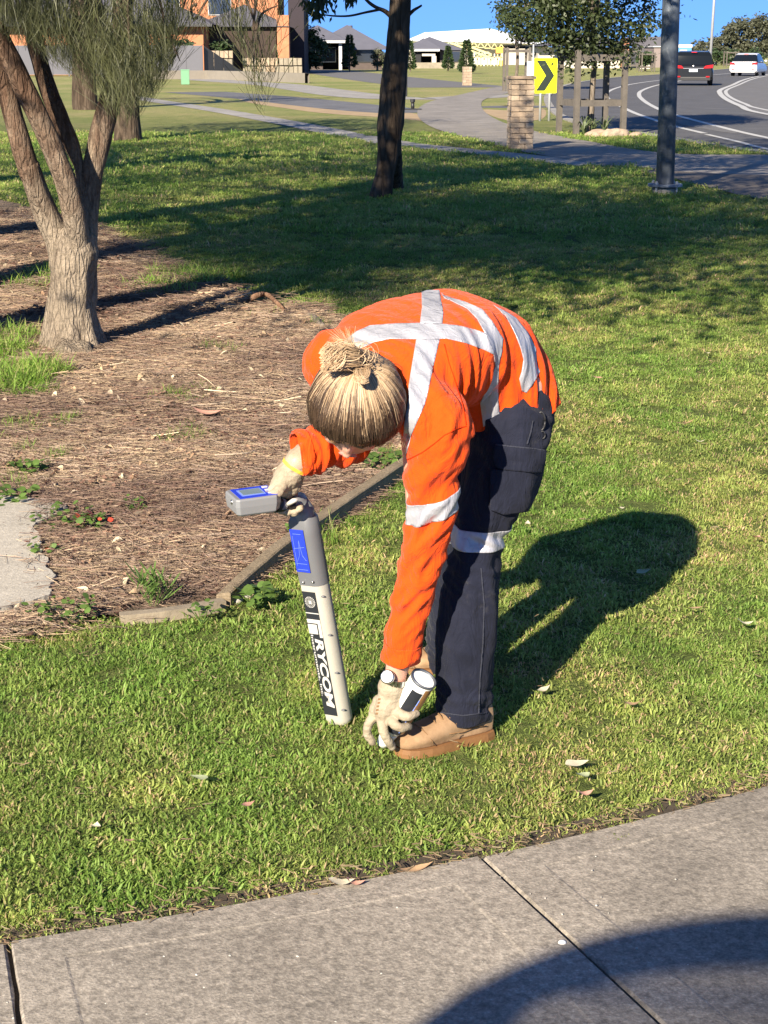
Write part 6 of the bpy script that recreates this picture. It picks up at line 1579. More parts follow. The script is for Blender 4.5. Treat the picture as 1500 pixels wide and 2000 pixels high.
for k, (x, Y, lb) in enumerate([(1140, 33.0, 'left clump of strappy leaves inside the nearest tree guard'), (1158, 33.2, 'middle clump of strappy leaves by the guarded trunk'), (1180, 33.1, 'right clump of strappy leaves inside the nearest tree guard')]):
    X = fx(x, Y); mb = MB()
    for j in range(26):
        a = rr.random() * 6.283; l = rr.uniform(0.2, 0.42); d = V(math.cos(a), math.sin(a), 0); s = V(-d.y, d.x, 0) * 0.016; pts = [V(0, 0, 0), d * l * 0.25 + V(0, 0, l * 0.6), d * l * 0.6 + V(0, 0, l * 0.85), d * l * 0.95 + V(0, 0, l * 0.75)]; b = len(mb.v)
        for i, p in enumerate(pts): w_ = 1 - i * 0.28; mb.v += [tuple(p - s * w_), tuple(p + s * w_)]
        for i in range(3): mb.f.append((b + 2 * i, b + 2 * i + 1, b + 2 * i + 3, b + 2 * i + 2)); mb.mi.append(0)
    o = mb.build('strappy_plant', M_STRAP); o.location = (X, Y, 0.02); tag(o, lb, 'plant', 'strappy plants under the guarded tree')

# light pole on the lawn
N = NT('pole_paint'); co = N.coord('Object'); a = N.noise(N.mapping(co, (1, 1, 0.5)), 9, 6, 0.7, 0.8)
N.set(col=N.ramp(a, [(0.36, (0.13, 0.155, 0.195)), (0.56, (0.18, 0.21, 0.26)), (0.66, (0.38, 0.41, 0.45))]), rough=0.55, metal=0.35); N.bump(a, 0.15, 0.002); M_POLE = N.m
lpY = 19.4; lpX = fx(1298, lpY); lp = empty('street_light', (lpX, lpY, 0), 0, 'tall blue-grey steel light pole bolted to a round base on the lawn', 'light pole')
mb = MB(); mb.tube([(0, 0, 0.08), (-0.03, 0, 2.6), (-0.1, 0, 9)], [0.106, 0.098, 0.07], 24); mb.build('pole', M_POLE, lp, smooth=True)
mb = MB(); mb.tube([(0, 0, 0.085), (0, 0, 0.115)], 0.20, 28); mb.build('flange', M_POLE, lp, bevel=0.004)
mb = MB(); mb.tube([(0, 0, -0.1), (0, 0, 0.07)], 0.145, 24); mb.build('footing', M_KERB, lp, smooth=True, autosm=rad(40))
for k in range(4):
    a = math.pi / 4 + k * math.pi / 2; mb = MB(); mb.tube([(0.165 * math.cos(a), 0.165 * math.sin(a), -0.02), (0.165 * math.cos(a), 0.165 * math.sin(a), 0.15)], 0.012, 8); mb.tube([(0.165 * math.cos(a), 0.165 * math.sin(a), 0.116), (0.165 * math.cos(a), 0.165 * math.sin(a), 0.135)], 0.022, 6); mb.build('bolt', M_GALV, lp)
mb = MB(); mb.tube([(-0.1, 0, 9), (0.35, 0, 9.6), (1.6, 0, 9.8)], [0.06, 0.05, 0.04], 12); mb.build('arm', M_POLE, lp, smooth=True); mb = MB(); mb.box((1.9, 0, 9.8), (0.6, 0.28, 0.1)); mb.build('lantern', M_POLE, lp, bevel=0.02)
# far thin lamp pole
fp_ = empty('lamp_post', (fx(1385, 112), 112, 0), 0, 'thin pale lamp post far up the road between the two cars', 'lamp post'); mb = MB(); mb.tube([(0, 0, 0), (0.15, 0, 10)], [0.10, 0.07], 10); mb.build('pole', M_GALV, fp_, smooth=True); mb = MB(); mb.tube([(0.15, 0, 10), (-0.6, 0, 10.6), (-2.0, 0, 10.7)], [0.05, 0.045, 0.04], 8); mb.box((-2.2, 0, 10.7), (0.6, 0.25, 0.1)); mb.build('lantern', M_GALV, fp_)
# small bollard light, thin stake, service boxes
bo = G(806, 215); b_ = empty('bollard', (bo.x, bo.y, 0), 0, 'short black bollard at the edge of the pale path', 'bollard'); mb = MB(); mb.tube([(0, 0, 0), (0, 0, 0.22)], 0.05, 10); mb.build('shaft', M_BLACK, b_, smooth=True); mb = MB(); mb.tube([(0, 0, 0.22), (0, 0, 0.30)], 0.075, 10); mb.build('head', M_BLACK, b_); mb = MB(); mb.box((0, 0, 0.02), (0.5, 0.25, 0.04)); mb.build('base', M_BLACK, b_)
mb = MB(); mb.tube([(0, 0, 0), (0, 0, 1.25)], 0.03, 8); o = mb.build('stake', M_BLACK); o.location = (fx(794, 62), 62, 0); tag(o, 'thin dark stake close beside the slim tree trunk', 'stake')
M_SGRN = simple('service_green', (0.16, 0.34, 0.20), 0.6, var=0.05, bump=0)
for x, y, w, h, lb in ((362, 165, 0.40, 0.68, 'light green service box on the far lawn left, by the concrete wall'), (694, 136, 0.45, 0.75, 'light green service box in front of the dark-roofed house')):
    q = G(x, y); t = empty('service_box', (q.x, q.y, 0), 0.2, lb, 'service box', 'green service boxes on the verge'); mb = MB(); mb.box((0, 0, h / 2), (w, w * 0.8, h)); mb.build('cabinet', M_SGRN, t, bevel=0.02); mb = MB(); mb.box((0, 0, h + 0.02), (w * 1.06, w * 0.86, 0.05)); mb.build('lid', M_SGRN, t, bevel=0.01)

# ================================================================ cars
def car(name, label, X, Y, rz, L, W, H, kind, body_c, plate='', metal=0.3):
    """x forward, y left; rear end is what the photo shows"""
    t = empty(name, (X, Y, 0.012), rz, label, 'car')
    N = NT(name + '_paint'); N.set(col=body_c, rough=0.28, metal=metal); N.b.inputs['Coat Weight'].default_value = 0.25; N.b.inputs['Coat Roughness'].default_value = 0.06; MP = N.m
    MG = bpy.data.materials.get('car_glass') or NT('car_glass').set(col=(0.008, 0.010, 0.012), rough=0.10, spec=0.25).m
    MR = bpy.data.materials.get('tail_lamp') or NT('tail_lamp').set(col=(0.55, 0.012, 0.015), rough=0.2).m
    MT = bpy.data.materials.get('tyre') or NT('tyre').set(col=(0.02, 0.02, 0.02), rough=0.9).m
    gc = 0.20; belt = H * (0.60 if kind == 'suv' else 0.63)
    if kind == 'suv': prof = [(-0.50, 0.36, belt - 0.05), (-0.485, 0.30, belt), (-0.44, 0.24, belt + 0.02), (-0.20, 0.22, belt), (0.10, 0.22, belt - 0.02), (0.27, 0.22, belt - 0.04), (0.42, 0.24, belt - 0.16), (0.485, 0.30, belt - 0.28), (0.50, 0.38, belt - 0.40)]
    else: prof = [(-0.50, 0.36, belt - 0.10), (-0.485, 0.28, belt - 0.02), (-0.43, 0.22, belt + 0.02), (-0.20, 0.20, belt), (0.10, 0.20, belt - 0.02), (0.25, 0.20, belt - 0.05), (0.42, 0.22, belt - 0.16), (0.485, 0.28, belt - 0.28), (0.50, 0.36, belt - 0.38)]
    def sec(x, z0, z1, w):
        pts = []
        for a, b in ((-0.90, 0.0), (-1.0, 0.12), (-1.0, 0.55), (-0.95, 0.88), (-0.82, 1.0), (0.82, 1.0), (0.95, 0.88), (1.0, 0.55), (1.0, 0.12), (0.90, 0.0)): pts.append(V(x * L, a * w / 2, z0 + (z1 - z0) * b))
        return pts
    mb = MB(); mb.loft([sec(x, z0, z1, W * (0.90 if abs(x) > 0.49 else 0.975 if abs(x) > 0.47 else 1.0)) for x, z0, z1 in prof]); body_ = mb.build('body', MP, t, smooth=True, autosm=rad(38), bevel=0.0)
    # cabin
    if kind == 'suv': cab = [(-0.475, belt - 0.03, belt + 0.03, 0.93), (-0.455, belt - 0.03, H - 0.22, 0.88), (-0.42, belt - 0.03, H - 0.05, 0.80), (-0.25, belt - 0.03, H, 0.78), (0.02, belt - 0.03, H - 0.01, 0.78), (0.12, belt - 0.03, H - 0.10, 0.80), (0.30, belt - 0.05, belt, 0.90)]
    else: cab = [(-0.38, belt - 0.03, belt + 0.02, 0.90), (-0.27, belt - 0.03, H - 0.08, 0.76), (-0.18, belt - 0.03, H, 0.72), (0.02, belt - 0.03, H, 0.72), (0.10, belt - 0.03, H - 0.06, 0.74), (0.27, belt - 0.05, belt, 0.88)]
    rings_ = []
    for x, z0, z1, k in cab:
        w0 = W * 0.94; w1 = W * k; rings_.append([V(x * L, -w0 / 2, z0), V(x * L, -w1 / 2 - 0.01, z1 - 0.05), V(x * L, -w1 / 2 + 0.08, z1), V(x * L, w1 / 2 - 0.08, z1), V(x * L, w1 / 2 + 0.01, z1 - 0.05), V(x * L, w0 / 2, z0)])
    mb = MB(); mb.loft(rings_); mb.build('cabin', MG, t, smooth=True, autosm=rad(30))
    mb = MB(); i0 = 2 if kind == 'suv' else 1; i1 = -2
    rr2 = [[p + V(0, 0, 0.006) for p in r[1:5]] for r in rings_[i0:i1]]; rr3 = [r + [p - V(0, 0, 0.03) for p in r[::-1]] for r in rr2]; mb.loft(rr3); mb.build('roof', MP, t, smooth=True, autosm=rad(40))
    for sg in (-1, 1):
        for x in (-0.30, 0.31):
            mb = MB(); r_ = 0.36 if kind == 'suv' else 0.32
            mb.loft([[V(x * L + q * math.cos(a), sg * (W / 2 + yy), r_ + q * math.sin(a)) for a in np.linspace(0, 6.283, 25)[:-1]] for q, yy in ((r_ * 0.6, -0.22), (r_, -0.21), (r_, -0.02), (r_ * 0.62, 0.0), (r_ * 0.60, -0.03), (0.04, -0.02))]); wh = mb.build('wheel', MT, t, smooth=True, autosm=rad(40))
            mb = MB(); mb.loft([[V(x * L + q * math.cos(a), sg * (W / 2 + yy), r_ + q * math.sin(a)) for a in np.linspace(0, 6.283, 21)[:-1]] for q, yy in ((r_ * 0.58, -0.04), (r_ * 0.6, -0.005), (0.06, -0.012))]); mb.build('rim', M_STEEL, wh, smooth=True)
        mb = MB()
        if kind == 'suv': mb.loft([[V(-0.503 * L, sg * W * y, z) for y, z in ((0.24, belt - 0.16), (0.47, belt - 0.14), (0.485, belt + 0.0), (0.30, belt - 0.04))], [V(-0.47 * L, sg * W * y, z) for y, z in ((0.24, belt - 0.16), (0.49, belt - 0.15), (0.497, belt + 0.02), (0.30, belt - 0.02))]])
        else: mb.loft([[V(-0.503 * L, sg * W * y, z) for y, z in ((0.27, belt - 0.20), (0.46, belt - 0.19), (0.47, belt - 0.06), (0.33, belt - 0.05))], [V(-0.45 * L, sg * W * y, z) for y, z in ((0.27, belt - 0.20), (0.497, belt - 0.16), (0.498, belt - 0.04), (0.33, belt - 0.03))]])
        mb.build('tail_light', MR, t)
        mb = MB(); mb.ball((0.17 * L, sg * (W / 2 + 0.09), belt + 0.04), (0.08, 0.10, 0.07), 10, 6); mb.build('mirror', MP, t, smooth=True)
        mb = MB(); mb.box((0.485 * L, sg * W * 0.36, belt - 0.30), (0.06, 0.34, 0.10)); mb.build('headlight', M_WHITE, t)
    mb = MB(); mb.box((-0.505 * L, 0, belt - 0.26), (0.02, 0.40, 0.12)); mb.build('number_plate', simple(name + '_plate', (0.55, 0.62, 0.68), 0.4, bump=0), t)
    mb = MB(); mb.box((-0.503 * L, 0, belt - 0.16), (0.02, W * 0.50, 0.03)); mb.build('trim', M_STEEL, t)
    mb = MB(); mb.box((-0.500 * L, 0, 0.32), (0.05, W * 0.86, 0.16)); mb.build('bumper', M_BLACK if kind == 'suv' else MP, t, bevel=0.02)
    for sg in (-1, 1): mb = MB(); mb.box((-0.515 * L, sg * W * 0.36, 0.42), (0.02, 0.16, 0.05)); mb.build('reflector', MR, t)
    mb = MB(); mb.box((-0.46 * L if kind == 'suv' else -0.262 * L, 0, H - 0.06), (0.04, 0.26, 0.03)); mb.build('brake_light', MR, t)
    if kind == 'suv':
        for sg in (-1, 1): mb = MB(); mb.tube([(-0.36 * L, sg * W * 0.36, H + 0.02), (0.0, sg * W * 0.36, H + 0.04)], 0.02, 6); mb.build('roof_rail', M_STEEL, t)
    mb = MB(); mb.ball((-0.505 * L, 0, belt - 0.06), (0.015, 0.06, 0.045), 10, 6); mb.build('badge', M_STEEL, t, smooth=True)
    return t
q = G(1357, 167); car('parked_car', 'black people mover with red tail lights driving away round the bend', fx(1357, 81) + 0.3, 83.3, rad(80), 4.8, 1.90, 1.60, 'suv', (0.006, 0.007, 0.009), metal=0.0)
car('parked_car', 'white sedan furthest up the road at the right edge', fx(1462, 112) + 0.4, 114, rad(69), 4.6, 1.82, 1.46, 'sedan', (0.74, 0.74, 0.75), metal=0.0)
for o in list(bpy.data.objects):
    if o.name.startswith('parked_car'): o.name = o.name.replace('parked_car', 'car')

# ================================================================ houses and walls
M_OBRICK = simple('orange_brick', (0.44, 0.185, 0.095), 0.9, var=0.22, scale=3, bump=0.3)
M_ROOF = simple('charcoal_tiles', (0.085, 0.082, 0.095), 0.8, var=0.15, scale=1.5, bump=0.4)
M_ROOF2 = simple('slate_tiles', (0.10, 0.10, 0.125), 0.8, var=0.12, scale=1.5, bump=0.4)
M_WROOF = simple('white_sheeting', (0.86, 0.86, 0.87), 0.6, var=0.03, scale=1, bump=0)
M_RENDER = simple('grey_render', (0.125, 0.125, 0.145), 0.9, var=0.06, scale=1)
M_CREAMW = simple('cream_render', (0.50, 0.46, 0.40), 0.9, var=0.06, scale=1)
M_BROWNB = simple('brown_brick', (0.085, 0.065, 0.06), 0.9, var=0.2, scale=3, bump=0.3)
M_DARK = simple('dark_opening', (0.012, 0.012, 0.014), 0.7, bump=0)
M_FASC = simple('fascia', (0.62, 0.62, 0.62), 0.6, var=0.03, bump=0); M_FASCD = simple('dark_fascia', (0.06, 0.06, 0.065), 0.6, bump=0)
M_GLASS = NT('window_glass').set(col=(0.03, 0.035, 0.045), rough=0.08, spec=0.8).m
M_PINE = simple('fresh_pine', (0.62, 0.56, 0.27), 0.8, var=0.1, scale=3, bump=0.1)
M_LGREY = simple('limestone', (0.27, 0.235, 0.18), 0.95, var=0.3, scale=1.6, bump=0.7, bd=0.05)
def hip_roof(mb, x0, x1, y0, y1, ze, zr, over=0.45, ridge_frac=0.5):
    x0 -= over; x1 += over; y0 -= over; y1 += over; W = x1 - x0; D = y1 - y0; r = min(W, D) / 2
    if W > D: a, b = V(x0 + r, (y0 + y1) / 2, zr), V(x1 - r, (y0 + y1) / 2, zr)
    else: a, b = V((x0 + x1) / 2, y0 + r, zr), V((x0 + x1) / 2, y1 - r, zr)
    vs = [V(x0, y0, ze), V(x1, y0, ze), V(x1, y1, ze), V(x0, y1, ze), a, b]
    if W > D: f = [(0, 1, 5, 4), (1, 2, 5), (2, 3, 4, 5), (3, 0, 4)]
    else: f = [(0, 1, 4), (1, 2, 5, 4), (2, 3, 5), (3, 0, 4, 5)]
    mb.add([tuple(v) for v in vs], f + [(3, 2, 1, 0)]); return a, b
def window(parent, x, y, z, w, h, frame_m=None, depth=0.1, axis='x'):
    sx, sy = (w, depth) if axis == 'x' else (depth, w); mb = MB(); mb.box((x, y, z), (sx + (0.12 if axis == 'x' else 0), sy + (0 if axis == 'x' else 0.12), h + 0.12)); f = mb.build('window', frame_m or M_FASC, parent)
    mb = MB(); off = -0.03; mb.box((x + (off if axis != 'x' else 0) * (1 if axis != 'x' else 0), y + (off if axis == 'x' else 0), z), (sx, sy, h)); mb.build('pane', M_GLASS, f); return f
def block(parent, name, x0, x1, y0, y1, z0, z1, mat): mb = MB(); mb.box(((x0 + x1) / 2, (y0 + y1) / 2, (z0 + z1) / 2), (x1 - x0, y1 - y0, z1 - z0)); return mb.build(name, mat, parent)
# A: two-storey orange brick house behind a garage wing
Ya = 118.0; h = empty('brick_house', (fx(400, Ya), Ya, 0), 0, 'two-storey orange brick house with a dark hipped garage roof, behind the near tree', 'house')
ox = fx(400, Ya)
def hx_(x, Y=Ya): return fx(x, Y) - ox
gz = ysz(48, Ya)
block(h, 'wall', hx_(-120), hx_(399), 0, 7, 0, gz, M_OBRICK)
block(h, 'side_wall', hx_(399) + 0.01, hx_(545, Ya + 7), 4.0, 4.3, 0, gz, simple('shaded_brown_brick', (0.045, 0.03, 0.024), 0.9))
mb = MB(); hip_roof(mb, hx_(-120), hx_(405), -0.3, 7, gz, gz + 1.9, 0.55); rf = mb.build('roof', M_ROOF, h)
mb = MB(); mb.box(((hx_(-120) + hx_(405)) / 2, -0.88, gz - 0.06), (hx_(405) - hx_(-120) + 1.0, 0.08, 0.18)); mb.build('gutter', M_FASCD, rf)
mb = MB(); hip_roof(mb, hx_(380), hx_(560, Ya + 8), 4.0, 12, gz - 0.1, gz + 1.5, 0.5); mb.build('roof', M_ROOF, h)
block(h, 'wall', hx_(180, 128), hx_(545, 128), 10, 18, 0, 7.4, M_OBRICK)
block(h, 'wing_wall', hx_(543, 122), hx_(566, 122), 3.6, 5.0, 0, ysz(30, 122), M_OBRICK)
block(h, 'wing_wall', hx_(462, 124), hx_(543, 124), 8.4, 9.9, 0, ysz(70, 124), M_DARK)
block(h, 'tower_wall', hx_(566, 128), hx_(596, 128), 9, 17, 0, 7.0, simple('shaded_side_wall', (0.032, 0.024, 0.03), 0.9))  # side wall turned from the sun: its shade is put into the colour
mb = MB(); hip_roof(mb, hx_(180, 128), hx_(598, 128), 10, 18, 7.4, 9.4, 0.6); mb.build('roof', M_ROOF, h)
for x in (240, 330, 430): window(h, hx_(x, 127), 9.96, 4.9, 1.6, 1.3)
window(h, hx_(270), -0.02, gz - 1.2, 1.4, 0.9, M_FASCD)
# fence and garden walls before it
N_ = 14; fe = empty('metal_fence', (fx(-60, 112), 112, 0), 0, 'smooth grey panel fence in front of the orange brick house', 'fence'); x0 = 0.0; x1 = fx(396, 112) - fx(-60, 112); zt = ysz(89, 112)
for k in range(N_): block(fe, 'panel', x0 + (x1 - x0) * k / N_ + 0.02, x0 + (x1 - x0) * (k + 1) / N_ - 0.02, 0, 0.05, 0.1, zt, M_RENDER)
for k in range(N_ + 1): block(fe, 'post', x0 + (x1 - x0) * k / N_ - 0.035, x0 + (x1 - x0) * k / N_ + 0.035, -0.03, 0.08, 0, zt + 0.02, M_RENDER)
# return of the fence falling away towards the drive, its shade put into a darker colour
fr = empty('metal_fence', (fx(396, 112) + 0.08, 112, 0), 0, 'dark return of the grey fence sloping down beside the house', 'fence')
for k in range(4):
    a, b = k / 4, (k + 1) / 4; mb = MB(); L_ = 2.3; za, zb = zt * (1 - a) + 0.25 * a, zt * (1 - b) + 0.25 * b
    mb.add([(L_ * a + .01, 0.3 + 3 * a, 0), (L_ * b - .01, 0.3 + 3 * b, 0), (L_ * b - .01, 0.3 + 3 * b, zb), (L_ * a + .01, 0.3 + 3 * a, za), (L_ * a + .01, 0.36 + 3 * a, 0), (L_ * b - .01, 0.36 + 3 * b, 0), (L_ * b - .01, 0.36 + 3 * b, zb), (L_ * a + .01, 0.36 + 3 * a, za)], [(0, 1, 2, 3), (7, 6, 5, 4), (3, 2, 6, 7), (1, 5, 6, 2), (0, 3, 7, 4)]); mb.build('panel', M_FASCD, fr)
def stone_wall(label, xa, xb, Y, ytop, rows, cols, seed, z0=0.0):
    X0, X1 = fx(xa, Y), fx(xb, Y); zt_ = ysz(ytop, Y); t = empty('stone_wall', (X0, Y, 0), 0, label, 'wall'); block(t, 'core', 0, X1 - X0, 0.08, 0.5, z0, zt_ - 0.05, M_MORTAR); r = random.Random(seed); w = (X1 - X0) / cols; hh = (zt_ - z0) / rows
    for i in range(rows):
        for j in range(cols):
            mb = MB(); mb.box((w * (j + 0.5 + (0.0 if i % 2 else 0.12)), r.uniform(0, 0.06), z0 + hh * (i + 0.5)), (w * r.uniform(0.78, 0.93), 0.3, hh * r.uniform(0.80, 0.93)), rz=r.uniform(-.05, .05)); mb.build('stone', M_STONE[r.randrange(3)] if r.random() < .4 else M_LGREY, t)
stone_wall('stacked limestone wall under the shaded garage side of the orange house', 412, 455, 117, 98, 3, 5, 1)
stone_wall('low limestone block wall running right from the orange house corner', 474, 590, 121, 112, 2, 13, 2)
mb = MB(); rw = gp([(280, 158), (330, 157), (420, 152), (480, 156), (560, 167)])
ribbon('retaining_wall', [(fx(285, 100), 100), (fx(400, 100), 101), (fx(470, 97), 97), (fx(540, 92), 92), (fx(600, 88), 88)], 0.25, 0.50, simple('wall_render', (0.22, 0.195, 0.16), 0.9, var=0.15, scale=0.8), thick=0.6)
bpy.data.objects['retaining_wall'].pop('kind', None); tag(bpy.data.objects['retaining_wall'], 'low pale rendered garden wall crossing the lawn below the grey fence', 'wall')
# B: dark-roofed brick house
Yb = 150.0; hb = empty('brick_house', (fx(670, Yb), Yb, 0), 0, 'dark-roofed single-storey house with white fascia and a white porch column', 'house'); ob = fx(670, Yb)
def bx_(x, Y=Yb): return fx(x, Y) - ob
ez = ysz(84, Yb)
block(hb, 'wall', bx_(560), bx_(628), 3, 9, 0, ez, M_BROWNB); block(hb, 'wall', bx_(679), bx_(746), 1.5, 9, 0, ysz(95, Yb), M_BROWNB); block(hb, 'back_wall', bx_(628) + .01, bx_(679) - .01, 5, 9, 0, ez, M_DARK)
block(hb, 'column', bx_(662), bx_(668), 0, 0.35, 0, ez, M_FASC); block(hb, 'fascia', bx_(632), bx_(677), -0.5, -0.42, ez, ez + 0.2, M_FASC)
mb = MB(); hip_roof(mb, bx_(560), bx_(677), 0, 10, ez + 0.02, ysz(50, Yb + 5), 0.5); mb.build('roof', M_ROOF2, hb)
mb = MB(); hip_roof(mb, bx_(600), bx_(748), 6, 14, ysz(93, Yb), ysz(49, Yb + 10), 0.5); mb.build('roof', M_ROOF2, hb)
mb = MB(); hip_roof(mb, bx_(660), bx_(750), 1.2, 8, ysz(97, Yb), ysz(68, Yb + 4), 0.4); mb.build('roof', M_ROOF2, hb)
mb = MB(); mb.tube([(bx_(682, 160), 10, ysz(56, 160)), (bx_(682, 160), 10, ysz(50, 160))], 0.35, 10); mb.build('roof_vent', M_ROOF2, hb, smooth=True)
window(hb, bx_(640), 2.96, 1.3, 1.2, 1.2); window(hb, bx_(600), 2.96, 1.3, 1.2, 1.1); window(hb, bx_(712), 1.46, 1.2, 1.4, 1.0, M_FASCD)
# C: house right of the slim tree with an open carport
Yc = 165.0; hc_ = empty('brick_house', (fx(850, Yc), Yc, 0), 0, 'low dark-roofed house with an open double garage, right of the slim trunk', 'house'); oc = fx(850, Yc)
def cx_(x, Y=Yc): return fx(x, Y) - oc
ec = ysz(98, Yc); mb = MB(); hip_roof(mb, cx_(798), cx_(858), 0, 8, ec + 0.05, ysz(75, Yc + 4), 0.4); mb.build('roof', M_ROOF2, hc_); mb = MB(); hip_roof(mb, cx_(780), cx_(905), 4, 12, ec, ysz(72, Yc + 8), 0.4); mb.build('roof', M_ROOF2, hc_)
block(hc_, 'fascia', cx_(806), cx_(858), -0.5, -0.42, ec - 0.1, ec + 0.1, M_FASC); block(hc_, 'beam', cx_(824), cx_(850), -0.1, 0.15, ec - 0.55, ec - 0.3, M_CREAMW)
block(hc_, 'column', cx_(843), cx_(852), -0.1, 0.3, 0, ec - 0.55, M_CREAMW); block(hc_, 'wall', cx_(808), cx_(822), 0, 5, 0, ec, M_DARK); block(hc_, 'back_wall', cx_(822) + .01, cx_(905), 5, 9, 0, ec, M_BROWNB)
block(hc_, 'wall', cx_(860), cx_(908), 1, 5, 0, ysz(100, Yc), M_BROWNB); window(hc_, cx_(884), 0.96, 1.1, 1.4, 0.9, M_FASCD)
block(hc_, 'planter', cx_(806), cx_(905), -1.6, -1.2, 0, 0.55, M_LGREY)
# D: house under construction: white wrapped roof, pine frames
Yd = 205.0; hd_ = empty('half_built_house', (fx(960, Yd), Yd, 0), 0, 'half-built house with bright white roof sheeting and bare pine trusses', 'house'); od = fx(960, Yd)
def dx_(x, Y=Yd): return fx(x, Y) - od
mb = MB(); ze = ysz(112, Yd); zr = ysz(56, Yd + 9); vs = [(dx_(790), 0, ysz(80, Yd)), (dx_(1075), 0, ysz(86, Yd)), (dx_(1075), 16, ze), (dx_(790), 16, ze), (dx_(832), 8, ysz(62, Yd)), (dx_(964), 8, zr)]
mb.add(vs, [(0, 1, 5, 4), (1, 2, 5), (2, 3, 4, 5), (3, 0, 4), (3, 2, 1, 0)]); mb.build('roof', M_WROOF, hd_)
block(hd_, 'wall', dx_(980), dx_(1070), 1, 12, 0, ysz(95, Yd), M_CREAMW); block(hd_, 'wall', dx_(800), dx_(980) - .02, 3, 12, 0, ysz(90, Yd), M_CREAMW)
def truss(xa, xb, Y, ya, yb, hpx, n, mat):
    for k in range(n):
        x_a = xa + (xb - xa) * k / n; x_b = xa + (xb - xa) * (k + 1) / n; y_a = ya + (yb - ya) * k / n; mb = MB(); yy = Y - Yd
        A, B, Cc = V(dx_(x_a, Y), yy, ysz(y_a, Y)), V(dx_(x_b, Y), yy, ysz(y_a, Y)), V(dx_((x_a + x_b) / 2, Y), yy, ysz(y_a - hpx, Y))
        mb.beam(A, B, 0.09, 0.09); mb.beam(A, Cc, 0.09, 0.09); mb.beam(Cc, B, 0.09, 0.09); mb.build('truss', mat, hd_)
M_PINE2 = simple('green_pine', (0.42, 0.50, 0.36), 0.8, bump=0)
truss(836, 905, 196, 84, 86, 10, 5, M_PINE2); truss(905, 985, 196, 90, 98, 10, 6, M_PINE); truss(884, 960, 192, 104, 110, 8, 5, M_PINE2)
mb = MB(); mb.beam((dx_(880, 190), -15, ysz(84, 190)), (dx_(966, 190), -15, ysz(116, 190)), 0.16, 0.2); mb.beam((dx_(902, 190), -15.4, ysz(86, 190)), (dx_(958, 190), -15.4, ysz(106, 190)), 0.16, 0.2); mb.build('rafter', M_PINE, hd_)
for k, x in enumerate(np.linspace(926, 985, 10)): mb = MB(); mb.beam((dx_(x, 190), -15 + 0.4 * (k % 2), 0), (dx_(x, 190), -15 + 0.4 * (k % 2), ysz(99 + (x - 926) * 0.15, 190)), 0.12, 0.12, V(0, 1, 0)); mb.build('stud', M_PINE if k % 3 else M_FASC, hd_)
mb = MB(); mb.beam((dx_(922, 190), -15, ysz(112, 190)), (dx_(985, 190), -15, ysz(112, 190)), 0.12, 0.12); mb.build('noggin', M_PINE, hd_)
M_OR = simple('orange_wrap', (0.75, 0.36, 0.06), 0.7, bump=0); block(hd_, 'wrap', dx_(968, 195), dx_(984, 195), -10, -9.8, ysz(104, 195), ysz(92, 195), M_OR); block(hd_, 'wrap', dx_(975, 195), dx_(985, 195), -10, -9.8, ysz(128, 195), ysz(118, 195), M_OR)
# E: houses behind the guarded tree
Ye = 165.0; he = empty('brick_house', (fx(1180, Ye), Ye, 0), 0, 'house mostly hidden behind the broad dark-leaved tree, orange pier at its corner', 'house'); oe = fx(1180, Ye)
def ex_(x, Y=Ye): return fx(x, Y) - oe
block(he, 'wall', ex_(1050), ex_(1210), 0, 8, 0, ysz(92, Ye), M_CREAMW); block(he, 'pier', ex_(1212), ex_(1224), -1, 0, 0, ysz(74, Ye), M_OBRICK); mb = MB(); hip_roof(mb, ex_(1050), ex_(1240), -1, 9, ysz(90, Ye), ysz(66, Ye), 0.5); mb.build('roof', M_ROOF, he); window(he, ex_(1100), -0.05, 1.3, 1.8, 1.2); window(he, ex_(1170), -0.05, 1.3, 1.8, 1.2)
block(he, 'garden_wall', ex_(1232), ex_(1250), -6, -5.7, 0, ysz(118, 160), M_CREAMW)
hf_ = empty('brick_house', (fx(1290, 172), 172, 0), 0, 'grey-brown flat-topped garage wall just left of the light pole', 'house'); of_ = fx(1290, 172)
block(hf_, 'wall', fx(1276, 172) - of_, fx(1310, 172) - of_, 0, 6, 0, ysz(92, 172), simple('taupe_brick', (0.22, 0.18, 0.17), 0.9, var=0.1, scale=2)); block(hf_, 'fascia', fx(1274, 172) - of_, fx(1311, 172) - of_, -0.2, 6, ysz(92, 172), ysz(90, 172), M_FASC)
block(hf_, 'roof', fx(1240, 178) - of_, fx(1300, 178) - of_, 6, 9, 0, ysz(72, 178), M_ROOF)
hu = empty('site_hut', (fx(1333, 185), 185, 0), 0, 'small blue site hut with a white roof above the dark car', 'hut'); block(hu, 'cabin', -0.9, 0.9, 0, 2, 0, ysz(93, 185), simple('hut_blue', (0.10, 0.28, 0.55), 0.6, bump=0)); block(hu, 'roof', -0.95, 0.95, -0.05, 2.05, ysz(93, 185), ysz(87, 185), M_FASC); mb = MB(); mb.box((0, -0.03, 0.9), (0.8, 0.05, 1.7)); mb.build('door', M_FASC, hu)

